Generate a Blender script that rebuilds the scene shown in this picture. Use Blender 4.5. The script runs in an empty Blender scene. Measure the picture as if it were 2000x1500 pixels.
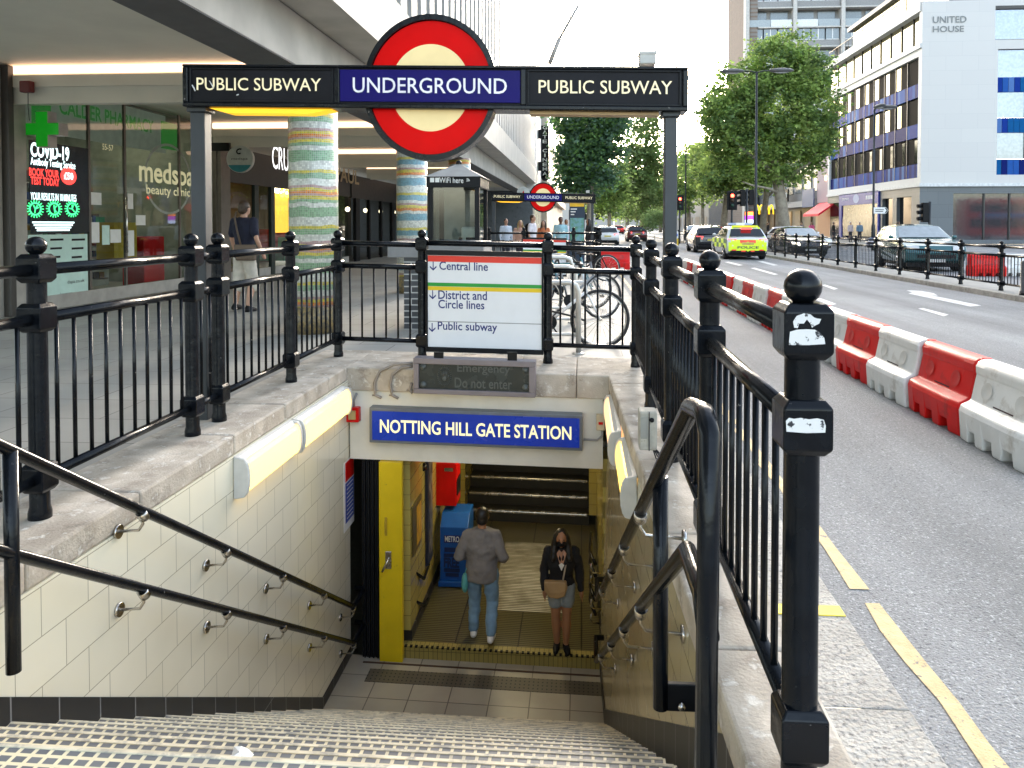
import bpy, math, random
import numpy as np
from mathutils import Vector, Matrix, Euler
random.seed(7); RNG = np.random.default_rng(11)
C = bpy.context.scene.collection
SC = bpy.context.scene
# ------------------------------------------------------------------ camera
F, PX, PY, EYE = 1480.0, 1036.0, 474.0, 1.45
YAW, PITCH = math.radians(3.9), math.radians(1.35)
cd = bpy.data.cameras.new('camera'); cam = bpy.data.objects.new('camera', cd); C.objects.link(cam)
cd.sensor_width = 36; cd.lens = F/2000*36
cd.shift_x = (1000-PX)/2000; cd.shift_y = (PY-750)/2000
cd.clip_start = 0.05; cd.clip_end = 6000
cam.location = (0, 0, EYE); cam.rotation_euler = (math.pi/2-PITCH, 0, YAW)
SC.camera = cam
CM = Euler((math.pi/2-PITCH, 0, YAW)).to_matrix()
# ------------------------------------------------------------------ world, sun, exposure
SUN_EL, SUN_AZ = math.radians(13), math.radians(10)      # azimuth measured right of the street direction
w = bpy.data.worlds.new('World'); SC.world = w; w.use_nodes = True
nt = w.node_tree; nt.nodes.clear()
sky = nt.nodes.new('ShaderNodeTexSky'); sky.sky_type = 'NISHITA'; sky.sun_disc = False
sky.sun_elevation = SUN_EL; sky.sun_rotation = SUN_AZ
sky.air_density = 1.0; sky.dust_density = 3.0; sky.ozone_density = 1.0
bg = nt.nodes.new('ShaderNodeBackground'); bg.inputs['Strength'].default_value = 0.15
wo = nt.nodes.new('ShaderNodeOutputWorld')
hs = nt.nodes.new('ShaderNodeHueSaturation'); hs.inputs['Saturation'].default_value = .7
nt.links.new(sky.outputs[0], hs.inputs['Color']); nt.links.new(hs.outputs[0], bg.inputs[0]); nt.links.new(bg.outputs[0], wo.inputs[0])
ld = bpy.data.lights.new('sun', 'SUN'); ld.energy = .65; ld.angle = math.radians(15); ld.color = (1, .91, .80)
sun = bpy.data.objects.new('sun', ld); C.objects.link(sun)
sd = Vector((math.sin(SUN_AZ)*math.cos(SUN_EL), math.cos(SUN_AZ)*math.cos(SUN_EL), math.sin(SUN_EL)))
sun.rotation_euler = sd.to_track_quat('Z', 'Y').to_euler(); sun.location = (0, 30, 40)
SC.view_settings.view_transform = 'Standard'; SC.view_settings.look = 'None'
SC.view_settings.gamma = 1; SC.view_settings.use_curve_mapping = False
SC.view_settings.exposure = 2.9
SC.cycles.max_bounces = 7; SC.cycles.transparent_max_bounces = 8; SC.cycles.use_denoising = True
SC.cycles.caustics_reflective = False; SC.cycles.caustics_refractive = False
# ------------------------------------------------------------------ pixel to point
def ray(px, py): return CM @ Vector(((px-PX)/F, -(py-PY)/F, -1))
def at(px, py, Y):
    d = ray(px, py); t = Y/d.y; return Vector((d.x*t, Y, EYE+d.z*t))
def atX(px, py, X):
    d = ray(px, py); t = X/d.x; return Vector((X, d.y*t, EYE+d.z*t))
def atZ(px, py, Z):
    d = ray(px, py); t = (Z-EYE)/d.z; return Vector((d.x*t, d.y*t, Z))
V = lambda *a: Vector(a)
TILT = 0.02                                             # the pavement falls 2 % towards the road
# ------------------------------------------------------------------ materials
MATS = {}
EMS = .38                                               # lamps and screens, set against the exposure
def mat(name, rgb, rough=.5, metal=0, var=.12, scale=6, bump=0, bscale=60, emit=0, rgb2=None, spec=.5, coat=0, ecol=None, detail=4):
    if name in MATS: return MATS[name]
    m = bpy.data.materials.new(name); m.use_nodes = True; n = m.node_tree.nodes; l = m.node_tree.links
    b = n['Principled BSDF']; b.inputs['Roughness'].default_value = rough; b.inputs['Metallic'].default_value = metal
    b.inputs['Specular IOR Level'].default_value = spec; b.inputs['Coat Weight'].default_value = coat
    tc = n.new('ShaderNodeTexCoord')
    nz = n.new('ShaderNodeTexNoise'); nz.inputs['Scale'].default_value = scale; nz.inputs['Detail'].default_value = detail
    l.new(tc.outputs['Object'], nz.inputs['Vector'])
    rp = n.new('ShaderNodeValToRGB'); rp.color_ramp.elements[0].position = .35; rp.color_ramp.elements[1].position = .68
    c2 = rgb2 or tuple(min(1, c*(1+var)) for c in rgb); c1 = rgb if rgb2 else tuple(c*(1-var) for c in rgb)
    rp.color_ramp.elements[0].color = (*c1, 1); rp.color_ramp.elements[1].color = (*c2, 1)
    l.new(nz.outputs['Fac'], rp.inputs['Fac']); l.new(rp.outputs[0], b.inputs['Base Color'])
    mr = n.new('ShaderNodeMapRange'); mr.inputs['To Min'].default_value = max(.02, rough-.08); mr.inputs['To Max'].default_value = min(1, rough+.1)
    l.new(nz.outputs['Fac'], mr.inputs['Value']); l.new(mr.outputs[0], b.inputs['Roughness'])
    if bump:
        n2 = n.new('ShaderNodeTexNoise'); n2.inputs['Scale'].default_value = bscale; n2.inputs['Detail'].default_value = 3
        l.new(tc.outputs['Object'], n2.inputs['Vector'])
        bp = n.new('ShaderNodeBump'); bp.inputs['Strength'].default_value = bump; bp.inputs['Distance'].default_value = .01
        l.new(n2.outputs['Fac'], bp.inputs['Height']); l.new(bp.outputs[0], b.inputs['Normal'])
    if emit:
        b.inputs['Emission Color'].default_value = (*(ecol or rgb), 1); b.inputs['Emission Strength'].default_value = emit*EMS
    MATS[name] = m; m['base'] = 1; return m
def speckle(m, col, scale, lo, hi, rough=None):
    """small marks of another colour: grit, paint chips, chewing gum"""
    n = m.node_tree.nodes; l = m.node_tree.links; b = n['Principled BSDF']
    old = b.inputs['Base Color'].links[0].from_socket
    tc = n.new('ShaderNodeTexCoord'); nz = n.new('ShaderNodeTexNoise'); nz.inputs['Scale'].default_value = scale; nz.inputs['Detail'].default_value = 6
    nz.inputs['Roughness'].default_value = .65
    l.new(tc.outputs['Object'], nz.inputs['Vector'])
    mr = n.new('ShaderNodeMapRange'); mr.inputs['From Min'].default_value = lo; mr.inputs['From Max'].default_value = hi
    mx = n.new('ShaderNodeMix'); mx.data_type = 'RGBA'; l.new(nz.outputs['Fac'], mr.inputs['Value']); l.new(mr.outputs[0], mx.inputs['Factor'])
    l.new(old, mx.inputs['A']); mx.inputs['B'].default_value = (*col, 1); l.new(mx.outputs['Result'], b.inputs['Base Color'])
    return m
def brickmat(name, c1, c2, mortar, bw, rh, ms, axes='YZ', rough=.3, offset=.5, bump=.3, smooth=.1, coat=0, shift=(0, 0), var=1, dirt=None):
    if name in MATS: return MATS[name]
    m = bpy.data.materials.new(name); m.use_nodes = True; n = m.node_tree.nodes; l = m.node_tree.links
    b = n['Principled BSDF']; b.inputs['Roughness'].default_value = rough; b.inputs['Coat Weight'].default_value = coat
    tc = n.new('ShaderNodeNewGeometry'); sp = n.new('ShaderNodeSeparateXYZ'); cb = n.new('ShaderNodeCombineXYZ')
    l.new(tc.outputs['Position'], sp.inputs[0])
    for i, a in enumerate(axes):
        ad = n.new('ShaderNodeMath'); ad.operation = 'ADD'; ad.inputs[1].default_value = shift[i]
        l.new(sp.outputs[a], ad.inputs[0]); l.new(ad.outputs[0], cb.inputs[i])
    br = n.new('ShaderNodeTexBrick'); br.offset = offset; br.squash = 1
    for k, v in (('Scale', 1), ('Mortar Size', ms), ('Mortar Smooth', smooth), ('Brick Width', bw), ('Row Height', rh), ('Bias', 0)): br.inputs[k].default_value = v
    br.inputs['Color1'].default_value = (*c1, 1); br.inputs['Color2'].default_value = (*c2, 1); br.inputs['Mortar'].default_value = (*mortar, 1)
    l.new(cb.outputs[0], br.inputs['Vector'])
    out = br.outputs['Color']
    if dirt:
        nz = n.new('ShaderNodeTexNoise'); nz.inputs['Scale'].default_value = dirt[1]; nz.inputs['Detail'].default_value = 5
        l.new(tc.outputs['Position'], nz.inputs['Vector'])
        mr = n.new('ShaderNodeMapRange'); mr.inputs['From Min'].default_value = .45; mr.inputs['From Max'].default_value = .75; mr.inputs['To Max'].default_value = dirt[2]
        l.new(nz.outputs['Fac'], mr.inputs['Value'])
        mx = n.new('ShaderNodeMix'); mx.data_type = 'RGBA'; l.new(mr.outputs[0], mx.inputs['Factor']); l.new(out, mx.inputs['A']); mx.inputs['B'].default_value = (*dirt[0], 1)
        out = mx.outputs['Result']
    l.new(out, b.inputs['Base Color'])
    if bump:
        bp = n.new('ShaderNodeBump'); bp.inputs['Strength'].default_value = bump; bp.inputs['Distance'].default_value = .004; bp.invert = True
        l.new(br.outputs['Fac'], bp.inputs['Height']); l.new(bp.outputs[0], b.inputs['Normal'])
    MATS[name] = m; return m
def glassmat(name, tint=(.8, .88, .86), refl=.12, rough=.02):
    if name in MATS: return MATS[name]
    m = bpy.data.materials.new(name); m.use_nodes = True; n = m.node_tree.nodes; l = m.node_tree.links
    n.remove(n['Principled BSDF']); o = n['Material Output']
    t = n.new('ShaderNodeBsdfTransparent'); t.inputs[0].default_value = (*tint, 1)
    g = n.new('ShaderNodeBsdfGlossy'); g.inputs['Roughness'].default_value = rough
    fr = n.new('ShaderNodeFresnel'); fr.inputs[0].default_value = 1.5
    ad = n.new('ShaderNodeMath'); ad.operation = 'ADD'; ad.inputs[1].default_value = refl; l.new(fr.outputs[0], ad.inputs[0])
    mx = n.new('ShaderNodeMixShader'); l.new(ad.outputs[0], mx.inputs[0]); l.new(t.outputs[0], mx.inputs[1]); l.new(g.outputs[0], mx.inputs[2])
    l.new(mx.outputs[0], o.inputs[0]); MATS[name] = m; return m
def leafmat(name, rgb, trans=.35):
    if name in MATS: return MATS[name]
    m = bpy.data.materials.new(name); m.use_nodes = True; n = m.node_tree.nodes; l = m.node_tree.links
    b = n['Principled BSDF']; b.inputs['Roughness'].default_value = .5; b.inputs['Specular IOR Level'].default_value = .3; o = n['Material Output']
    ge = n.new('ShaderNodeNewGeometry'); nz = n.new('ShaderNodeTexNoise'); nz.inputs['Scale'].default_value = .9; nz.inputs['Detail'].default_value = 3
    l.new(ge.outputs['Position'], nz.inputs['Vector'])
    rp = n.new('ShaderNodeValToRGB'); rp.color_ramp.elements[0].position = .35; rp.color_ramp.elements[1].position = .65
    rp.color_ramp.elements[0].color = (*[c*.6 for c in rgb], 1); rp.color_ramp.elements[1].color = (*[c*1.45 for c in rgb], 1)
    l.new(nz.outputs['Fac'], rp.inputs['Fac']); l.new(rp.outputs[0], b.inputs['Base Color'])
    tr = n.new('ShaderNodeBsdfTranslucent'); l.new(rp.outputs[0], tr.inputs[0])
    mx = n.new('ShaderNodeMixShader'); mx.inputs[0].default_value = trans; l.new(b.outputs[0], mx.inputs[1]); l.new(tr.outputs[0], mx.inputs[2])
    l.new(mx.outputs[0], o.inputs[0]); MATS[name] = m; return m
EXP = 1.0                                               # brightness unit of the lamps
BLACK = speckle(mat('black_paint', (.0045, .006, .0085), .22, var=.3, scale=9, bump=.3, bscale=14, spec=.22), (.26, .24, .22), 30, .69, .72)
DARK = mat('dark_metal', (.008, .009, .011), .35, var=.2, spec=.2)
STEEL = mat('steel', (.55, .53, .5), .25, 1, var=.1)
GREY = mat('grey_paint', (.27, .27, .26), .45)
LGREY = mat('light_grey_plastic', (.55, .54, .5), .45, var=.08, scale=12)
WHITE = mat('white_paint', (.78, .77, .74), .5, var=.05)
RED = mat('red_paint', (.58, .006, .005), .35, var=.08, spec=.2)
BLUE = mat('blue_panel', (.010, .006, .125), .35, var=.06, spec=.12)
NAVY = mat('navy_ink', (.01, .025, .15), .5, var=.03)
INK = mat('black_ink', (.006, .006, .007), .5, var=.03, spec=.2)
PAPER = mat('paper', (.75, .75, .72), .6, var=.04)
RUBBER = mat('rubber', (.014, .014, .015), .7, var=.2)
CONC = speckle(speckle(mat('pale_concrete', (.36, .31, .25), .9, var=.25, scale=3.5, bump=.5, bscale=70, rgb2=(.60, .53, .44), spec=.2, detail=8), (.17, .14, .11), 5.5, .52, .70), (.66, .62, .55), 11, .56, .66)
# ------------------------------------------------------------------ mesh builder
class MB:
    def __init__(s): s.v = []; s.f = []; s.sm = []; s.mi = []
    def add(s, vs, fs, smooth=False, m=0):
        o = len(s.v); s.v += [tuple(v) for v in vs]
        for f in fs: s.f.append(tuple(i+o for i in f)); s.sm.append(smooth); s.mi.append(m)
        return s
    def box(s, x0, x1, y0, y1, z0, z1, m=0):
        if x0 > x1: x0, x1 = x1, x0
        if y0 > y1: y0, y1 = y1, y0
        if z0 > z1: z0, z1 = z1, z0
        return s.add([(x0, y0, z0), (x1, y0, z0), (x1, y1, z0), (x0, y1, z0), (x0, y0, z1), (x1, y0, z1), (x1, y1, z1), (x0, y1, z1)],
              [(0, 3, 2, 1), (4, 5, 6, 7), (0, 1, 5, 4), (1, 2, 6, 5), (2, 3, 7, 6), (3, 0, 4, 7)], False, m)
    def hexa(s, p, m=0):                               # eight corners, bottom four then top four
        return s.add(p, [(0, 3, 2, 1), (4, 5, 6, 7), (0, 1, 5, 4), (1, 2, 6, 5), (2, 3, 7, 6), (3, 0, 4, 7)], False, m)
    def quad(s, a, b, c, d, m=0): return s.add([a, b, c, d], [(0, 1, 2, 3)], False, m)
    def tube(s, pts, r, n=10, m=0, cap=True, rz=1.0):
        P = [Vector(p) for p in pts]; R = r if isinstance(r, (list, tuple)) else [r]*len(P); o = len(s.v); ref = None; vs = []
        for i, p in enumerate(P):
            t = ((P[min(i+1, len(P)-1)]-p).normalized() + (p-P[max(i-1, 0)]).normalized())
            t = t.normalized() if t.length > 1e-6 else Vector((0, 0, 1))
            if ref is None: ref = Vector((0, 0, 1)) if abs(t.z) < .95 else Vector((1, 0, 0))
            u = (ref - t*ref.dot(t)).normalized(); ref = u; q = t.cross(u)
            for k in range(n):
                a = 2*math.pi*k/n; vs.append(p+(u*math.cos(a)*rz+q*math.sin(a))*R[i])
        fs = [(i*n+k, i*n+(k+1) % n, (i+1)*n+(k+1) % n, (i+1)*n+k) for i in range(len(P)-1) for k in range(n)]
        s.add(vs, fs, True, m)
        if cap:
            s.f += [tuple(o+k for k in range(n))[::-1], tuple(o+(len(P)-1)*n+k for k in range(n))]; s.sm += [False]*2; s.mi += [m]*2
        return s
    def lathe(s, prof, c, n=16, axis='z', m=0, smooth=True, sx=1, sy=1):
        vs = []; c = Vector(c)
        for r, z in prof:
            for k in range(n):
                a = 2*math.pi*k/n; x, y = r*math.cos(a)*sx, r*math.sin(a)*sy
                vs.append(c+(Vector((x, y, z)) if axis == 'z' else Vector((x, z, y)) if axis == 'y' else Vector((z, x, y))))
        L = len(prof)
        fs = [(i*n+k, i*n+(k+1) % n, (i+1)*n+(k+1) % n, (i+1)*n+k) for i in range(L-1) for k in range(n)]
        s.add(vs, fs, smooth, m)
        o = len(s.v)-L*n; s.f += [tuple(o+k for k in range(n)), tuple(o+(L-1)*n+k for k in range(n))]; s.sm += [False]*2; s.mi += [m]*2
        return s
    def ball(s, c, r, n=14, m=0, sc=(1, 1, 1)):
        c = Vector(c); k = n//2; vs = []; 
        for i in range(k+1):
            a = math.pi*i/k
            for j in range(n):
                b = 2*math.pi*j/n; vs.append(c+Vector((r*sc[0]*math.sin(a)*math.cos(b), r*sc[1]*math.sin(a)*math.sin(b), r*sc[2]*math.cos(a))))
        return s.add(vs, [(i*n+j, (i+1)*n+j, (i+1)*n+(j+1) % n, i*n+(j+1) % n) for i in range(k) for j in range(n)], True, m)
    def prism(s, poly, axis, a, b, m=0):               # polygon in the two other axes, pushed from a to b
        def p(u, v, t): return (t, u, v) if axis == 'x' else (u, t, v) if axis == 'y' else (u, v, t)
        n = len(poly); vs = [p(u, v, a) for u, v in poly]+[p(u, v, b) for u, v in poly]
        return s.add(vs, [tuple(range(n))[::-1], tuple(range(n, 2*n))]+[(i, (i+1) % n, n+(i+1) % n, n+i) for i in range(n)], False, m)
    def tilt(s, k=TILT, x0=-1.0):
        s.v = [(x, y, z-k*(x-x0)) for x, y, z in s.v]; return s
    def move(s, d, rz=0, sc=1):
        M = Matrix.Translation(Vector(d)) @ Matrix.Rotation(rz, 4, 'Z') @ Matrix.Scale(sc, 4)
        s.v = [tuple(M @ Vector(v)) for v in s.v]; return s
    def build(s, name, mats, parent=None, bevel=0, bseg=2, fix=True):
        me = bpy.data.meshes.new(name); base = root_of(parent).location if parent else Vector((0, 0, 0))
        b = np.array(s.v, dtype=float).reshape(-1, 3)-np.array(base)
        me.from_pydata(b.tolist(), [], s.f)
        for m in (mats if isinstance(mats, (list, tuple)) else [mats]): me.materials.append(m)
        me.polygons.foreach_set('use_smooth', s.sm); me.polygons.foreach_set('material_index', s.mi)
        if fix:
            import bmesh
            bm = bmesh.new(); bm.from_mesh(me); bmesh.ops.recalc_face_normals(bm, faces=bm.faces); bm.to_mesh(me); bm.free()
        me.update(); o = bpy.data.objects.new(name, me); C.objects.link(o)
        if parent: o.parent = parent
        if bevel:
            md = o.modifiers.new('bevel', 'BEVEL'); md.width = bevel; md.segments = bseg; md.limit_method = 'ANGLE'; md.angle_limit = .6
        return o
def root_of(o):
    while o.parent: o = o.parent
    return o
def tag(o, label, cat, group=None, kind=None):
    o['label'] = label; o['category'] = cat
    if group: o['group'] = group
    if kind: o['kind'] = kind
    return o
def thing(name, label, cat, loc=(0, 0, 0), group=None):
    o = bpy.data.objects.new(name, None); C.objects.link(o); o.location = loc; o.empty_display_size = .1
    return tag(o, label, cat, group)
def struct(o): o['kind'] = 'structure'; return o
KIDS = lambda o: [c for c in bpy.data.objects if c.parent == o]
def dup(root, loc, rz=0, label=None, scale=None):
    m = {}
    def cp(o, par):
        c = o.copy(); C.objects.link(c); c.parent = par
        for k in list(o.children): cp(k, c)
        return c
    r = cp(root, None); r.location = loc; r.rotation_euler = (0, 0, rz)
    if scale: r.scale = scale if isinstance(scale, tuple) else (scale,)*3
    if label: r['label'] = label
    return r
# ------------------------------------------------------------------ lettering
TXT = {}
def glyphs(s, bold=0.0, shear=0.0):
    k = (s, bold, shear)
    if k in TXT: return TXT[k]
    cu = bpy.data.curves.new('lettering', 'FONT'); cu.body = s; cu.offset = bold; cu.resolution_u = 3; cu.shear = shear
    cu.align_x = 'LEFT'; ob = bpy.data.objects.new('lettering', cu); C.objects.link(ob)
    dg = bpy.context.evaluated_depsgraph_get(); me = bpy.data.meshes.new_from_object(ob.evaluated_get(dg))
    co = np.zeros(len(me.vertices)*3); me.vertices.foreach_get('co', co); co = co.reshape(-1, 3)
    fs = [tuple(p.vertices) for p in me.polygons]
    bpy.data.objects.remove(ob); bpy.data.curves.remove(cu); bpy.data.meshes.remove(me)
    TXT[k] = (co, fs); return TXT[k]
def letters(mb, s, o, u, v, bold=0.0, m=0):
    """text s filling the parallelogram with corner o, width vector u and height vector v"""
    co, fs = glyphs(s, bold); lo = co.min(0); hi = co.max(0)
    t = (co-lo)/np.maximum(hi-lo, 1e-6); o, u, v = Vector(o), Vector(u), Vector(v)
    mb.add([o+u*float(a)+v*float(b) for a, b, _ in t], fs, False, m); return mb
def sign_text(s, p0, p1, Y, bold=0.0, mb=None, m=0):
    """text on a board that faces the camera end of the street: lower-left and upper-right pixel, distance Y"""
    a = at(p0[0], p0[1], Y); b = at(p1[0], p1[1], Y); mb = mb or MB()
    z0 = a.z; k = TILT
    return letters(mb, s, a, V(b.x-a.x, 0, -k*(b.x-a.x)), V(0, 0, (b.z-a.z)+k*(b.x-a.x)), bold, m)
def wall_text(s, p0, p1, X, bold=0.0, mb=None, m=0):
    a = atX(p0[0], p0[1], X); b = atX(p1[0], p1[1], X); mb = mb or MB()
    h = b.z-atX(p1[0], p0[1], X).z
    z1 = atX(p1[0], p0[1], X).z
    return letters(mb, s, a, V(0, b.y-a.y, 0), V(0, 0, max(.05, b.z-a.z)), bold, m)
def yrect(px0, px1, py0, py1, X):                      # rectangle on a wall at X: (y0, y1, z0, z1)
    a = atX(px0, py0, X); b = atX(px1, py1, X); mid = (px0+px1)/2
    return a.y, b.y, atX(mid, py1, X).z, atX(mid, py0, X).z
# ================================================================== GROUND
asph = speckle(mat('asphalt', (.300, .298, .292), .9, var=.13, scale=.45, bump=1.0, bscale=90, spec=.2), (.56, .555, .55), 75, .54, .68)
speckle(asph, (.13, .13, .135), 68, .54, .68)
n = asph.node_tree.nodes; l = asph.node_tree.links; b = n['Principled BSDF']; old = b.inputs['Base Color'].links[0].from_socket   # wheel tracks and patches along the lanes
ge = n.new('ShaderNodeNewGeometry'); mp_ = n.new('ShaderNodeVectorMath'); mp_.operation = 'MULTIPLY'; mp_.inputs[1].default_value = (.75, .035, 0)
nz = n.new('ShaderNodeTexNoise'); nz.inputs['Scale'].default_value = 1.6; nz.inputs['Detail'].default_value = 5
l.new(ge.outputs['Position'], mp_.inputs[0]); l.new(mp_.outputs[0], nz.inputs['Vector'])
mr = n.new('ShaderNodeMapRange'); mr.inputs['From Min'].default_value = .35; mr.inputs['From Max'].default_value = .68; mr.inputs['To Min'].default_value = .74; mr.inputs['To Max'].default_value = 1.1
l.new(nz.outputs['Fac'], mr.inputs['Value']); mx = n.new('ShaderNodeVectorMath'); mx.operation = 'SCALE'; l.new(old, mx.inputs[0]); l.new(mr.outputs[0], mx.inputs['Scale']); l.new(mx.outputs[0], b.inputs['Base Color'])
pave = brickmat('pavement_slabs', (.33, .318, .285), (.29, .28, .25), (.13, .12, .11), .9, .6, .006, 'XY', .7, .5, .25, dirt=((.2, .19, .17), .9, .6))
kerbm = speckle(mat('granite_kerb', (.44, .41, .36), .85, var=.2, scale=5, bump=1, bscale=55), (.17, .16, .15), 60, .52, .66)
def stripm(name, c1, c2, cream, bw, rh):              # cells of the anti-slip surface: grey plates in a cream lattice
    return brickmat(name, c1, c2, cream, bw, rh, .0085, 'XY', .45, 0, .5, smooth=.15, dirt=((.11, .11, .11), 2.2, .75))
g = MB()
g.quad((.985, -40, -.1), (900, -40, -.1), (900, 2500, -.1), (.985, 2500, -.1)); road = struct(g.build('road', asph, fix=False))
g = MB()
for a, b, c, d in ((-400, -2.78, -40, 2500), (-2.78, .70, 8.1, 2500), (-2.78, .70, -40, 1.2)):
    g.quad((a, c, 0), (b, c, 0), (b, d, 0), (a, d, 0))
pavement = struct(g.build('pavement', pave, fix=False))
g = MB(); g.quad((-3500, -40, -8), (3500, -40, -8), (3500, 4500, -8), (-3500, 4500, -8)); struct(g.build('ground', mat('far_ground', (.12, .12, .10), .9), fix=False))
g = MB()
y = -4.0
while y < 120:
    L = .9 if y < 20 else 3.0
    g.box(.70, .98, y+.0015, y+L-.0015, -.12, .002); y += L
o = g.build('kerb', kerbm, bevel=.005); struct(o)
g = MB(); a = atZ(1615, 1188, .004); g.box(.705, .975, a.y-.055, a.y+.02, .0025, .006)
o = struct(g.build('yellow_kerb_mark', mat('yellow_mark', (.75, .58, .02), .6, var=.2, scale=30)))
# road markings
cream = speckle(mat('worn_cream_line', (.66, .49, .25), .75, var=.15, scale=14, bump=.4, bscale=120), (.2, .19, .18), 26, .60, .68)
wline = speckle(mat('worn_white_line', (.62, .61, .58), .75, var=.12, scale=10), (.2, .2, .2), 22, .62, .7)
def dash(pts, name, m, z=-.096):
    g = MB(); n = len(pts); g.add([(x, y, z) for x, y in pts], [tuple(range(n))]); return struct(g.build(name, m, fix=False))
y = .6
while y < 30:
    pts = []; L = 2.55
    jl = [(1.15+.012*math.sin(y*9+k*1.7)+random.uniform(-.004, .004), y+L*k/12) for k in range(13)]
    jr = [(1.218+random.uniform(-.005, .005), y+L*k/12) for k in range(13)]
    dash(jl+jr[::-1], 'yellow_line', cream); y += L+.12 if y < 6 else L+.06
def roadq(pix, name='lane_line', m=None):
    dash([tuple(atZ(px, py, -.1).xy) for px, py in pix], name, m or wline)
for q in (((1793, 603), (1803, 602), (1853, 615), (1843, 618)), ((1917, 597), (1895, 599), (1774, 573.5), (1782, 571.5), (1770, 567), (1800, 568.5), (1824, 573), (1832, 578), (1815, 576.5)), ((1518, 567), (1528, 565), (1575, 588), (1560, 590)),
          ((1590, 584), (1603, 583), (1634, 594), (1622, 597)), ((1466, 524), (1474, 523), (1520, 536), (1512, 537)), ((1480, 511), (1490, 510), (1520, 518), (1511, 519)),
          ((1415, 512), (1423, 511), (1451, 518), (1443, 519)), ((1338, 510), (1350, 508), (1372, 516), (1350, 517)), ((1604, 557), (1611, 556), (1637, 564), (1629, 566))):
    roadq(q)
# ================================================================== STAIRWELL
LZ, TZ, NY, TREAD, RISE = -2.786, -2.665, 1.97, .275, .1735
tread_m = brickmat('stair_lattice', (.12, .125, .13), (.17, .17, .17), (.74, .64, .42), .044, .034375, .0062, 'XY', .4, 0, .5, smooth=.08, shift=(0, -1.97), dirt=((.16, .165, .17), 1.6, .7))
wallx_r = lambda y: .32-.028*(y-2.2)                    # the right wall leans: foot here, top below
wallt_r = lambda y: .43-.036*(y-2.5)
wall_at = lambda y, z: wallt_r(y)+(wallx_r(y)-wallt_r(y))*min(1, max(0, -z/2.7))
g = MB()
g.quad((-2.25, -3, 0), (.36, -3, 0), (.36, NY, 0), (-2.25, NY, 0))
for k in range(16):
    y0 = NY+TREAD*k; z1 = -RISE*(k+1); xr = wallx_r(y0)
    g.quad((-2.25, y0, z1+RISE), (xr, y0, z1+RISE), (xr, y0, z1), (-2.25, y0, z1))
    g.quad((-2.25, y0, z1), (xr, y0, z1), (xr, y0+TREAD, z1), (-2.25, y0+TREAD, z1))
o = g.tilt(.008).build('stairs', tread_m, fix=False); tag(o, 'flight of steps with cream lattice anti-slip treads going down to the station', 'stairs')
landm = brickmat('landing_tiles', (.40, .355, .27), (.36, .32, .25), (.12, .10, .08), .36, .33, .005, 'XY', .35, 0, .3, shift=(.1, .05), dirt=((.2, .17, .14), 2, .5))
nosm = speckle(mat('cream_nosing', (.66, .58, .42), .5, var=.2, scale=9), (.30, .28, .24), 14, .5, .66)
for k in range(17):
    yk = NY+TREAD*k; zk = -RISE*k; g = MB(); g.box(-2.249, wallx_r(yk)-.002, yk-.010, yk+.004, zk-.016, zk+.0025); g.tilt(.008).build('nosing', nosm, o, bevel=.002)
g = MB(); y0 = NY+16*TREAD; g.quad((-2.25, y0, LZ), (.3, y0, LZ), (.3, 7.2, LZ), (-2.25, 7.2, LZ)); struct(g.tilt().build('landing_floor', landm, fix=False))
g = MB(); g.box(-2.0, .19, 6.78, 6.98, LZ-.01, LZ+.004)
gr = g.tilt().build('drain_grate', brickmat('grate', (.01, .01, .01), (.012, .012, .01), (.10, .085, .06), .042, .05, .016, 'XY', .5, 0, .4)); tag(gr, 'brown metal drain grating set across the landing floor', 'drain grate')
g = MB(); g.box(-2.1, .19, 7.07, 7.092, LZ, LZ+.005)
tag(g.tilt().build('floor_channel', mat('rust', (.05, .025, .015), .7)), 'thin dark channel across the landing in front of the yellow step', 'floor channel')
tflo = brickmat('tunnel_floor_tiles', (.15, .13, .055), (.13, .11, .045), (.012, .010, .006), .62, .034, .007, 'XY', .3, 0, .6)
g = MB(); g.box(-2.1, .19, 7.19, 7.28, LZ, TZ)
st = g.tilt().build('tunnel_step', brickmat('step_tile', (.34, .27, .07), (.30, .24, .065), (.12, .095, .03), .045, .3, .003, 'XZ', .35, 0, .3))
tag(st, 'low yellow tiled step at the mouth of the tunnel', 'step')
g = MB()
for k in range(36): g.box(-1.72+k*.052, -1.695+k*.052, 7.18, 7.215, TZ-.0085, TZ+.002)
g.tilt().build('nosing_stud', INK, st)['kind'] = 'stuff'
g = MB(); g.quad((-1.9, 7.28, TZ), (.4, 7.28, TZ), (.4, 10.4, TZ), (-1.9, 10.4, TZ)); struct(g.tilt().build('tunnel_floor', tflo, fix=False))
g = MB(); g.quad((-.98, 7.95, TZ+.004), (-.12, 7.95, TZ+.004), (-.12, 9.7, TZ+.004), (-.98, 9.7, TZ+.004))
struct(g.tilt().build('metal_floor_plate', brickmat('plate_sheen_streaks', (.66, .63, .55), (.45, .43, .36), (.10, .09, .07), 4.0, .036, .007, 'XY', .2, .37, .8, dirt=((.12, .105, .07), 4, .8)), fix=False))  # pale and dark streaks paint the reflections on the ribbed metal
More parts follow.
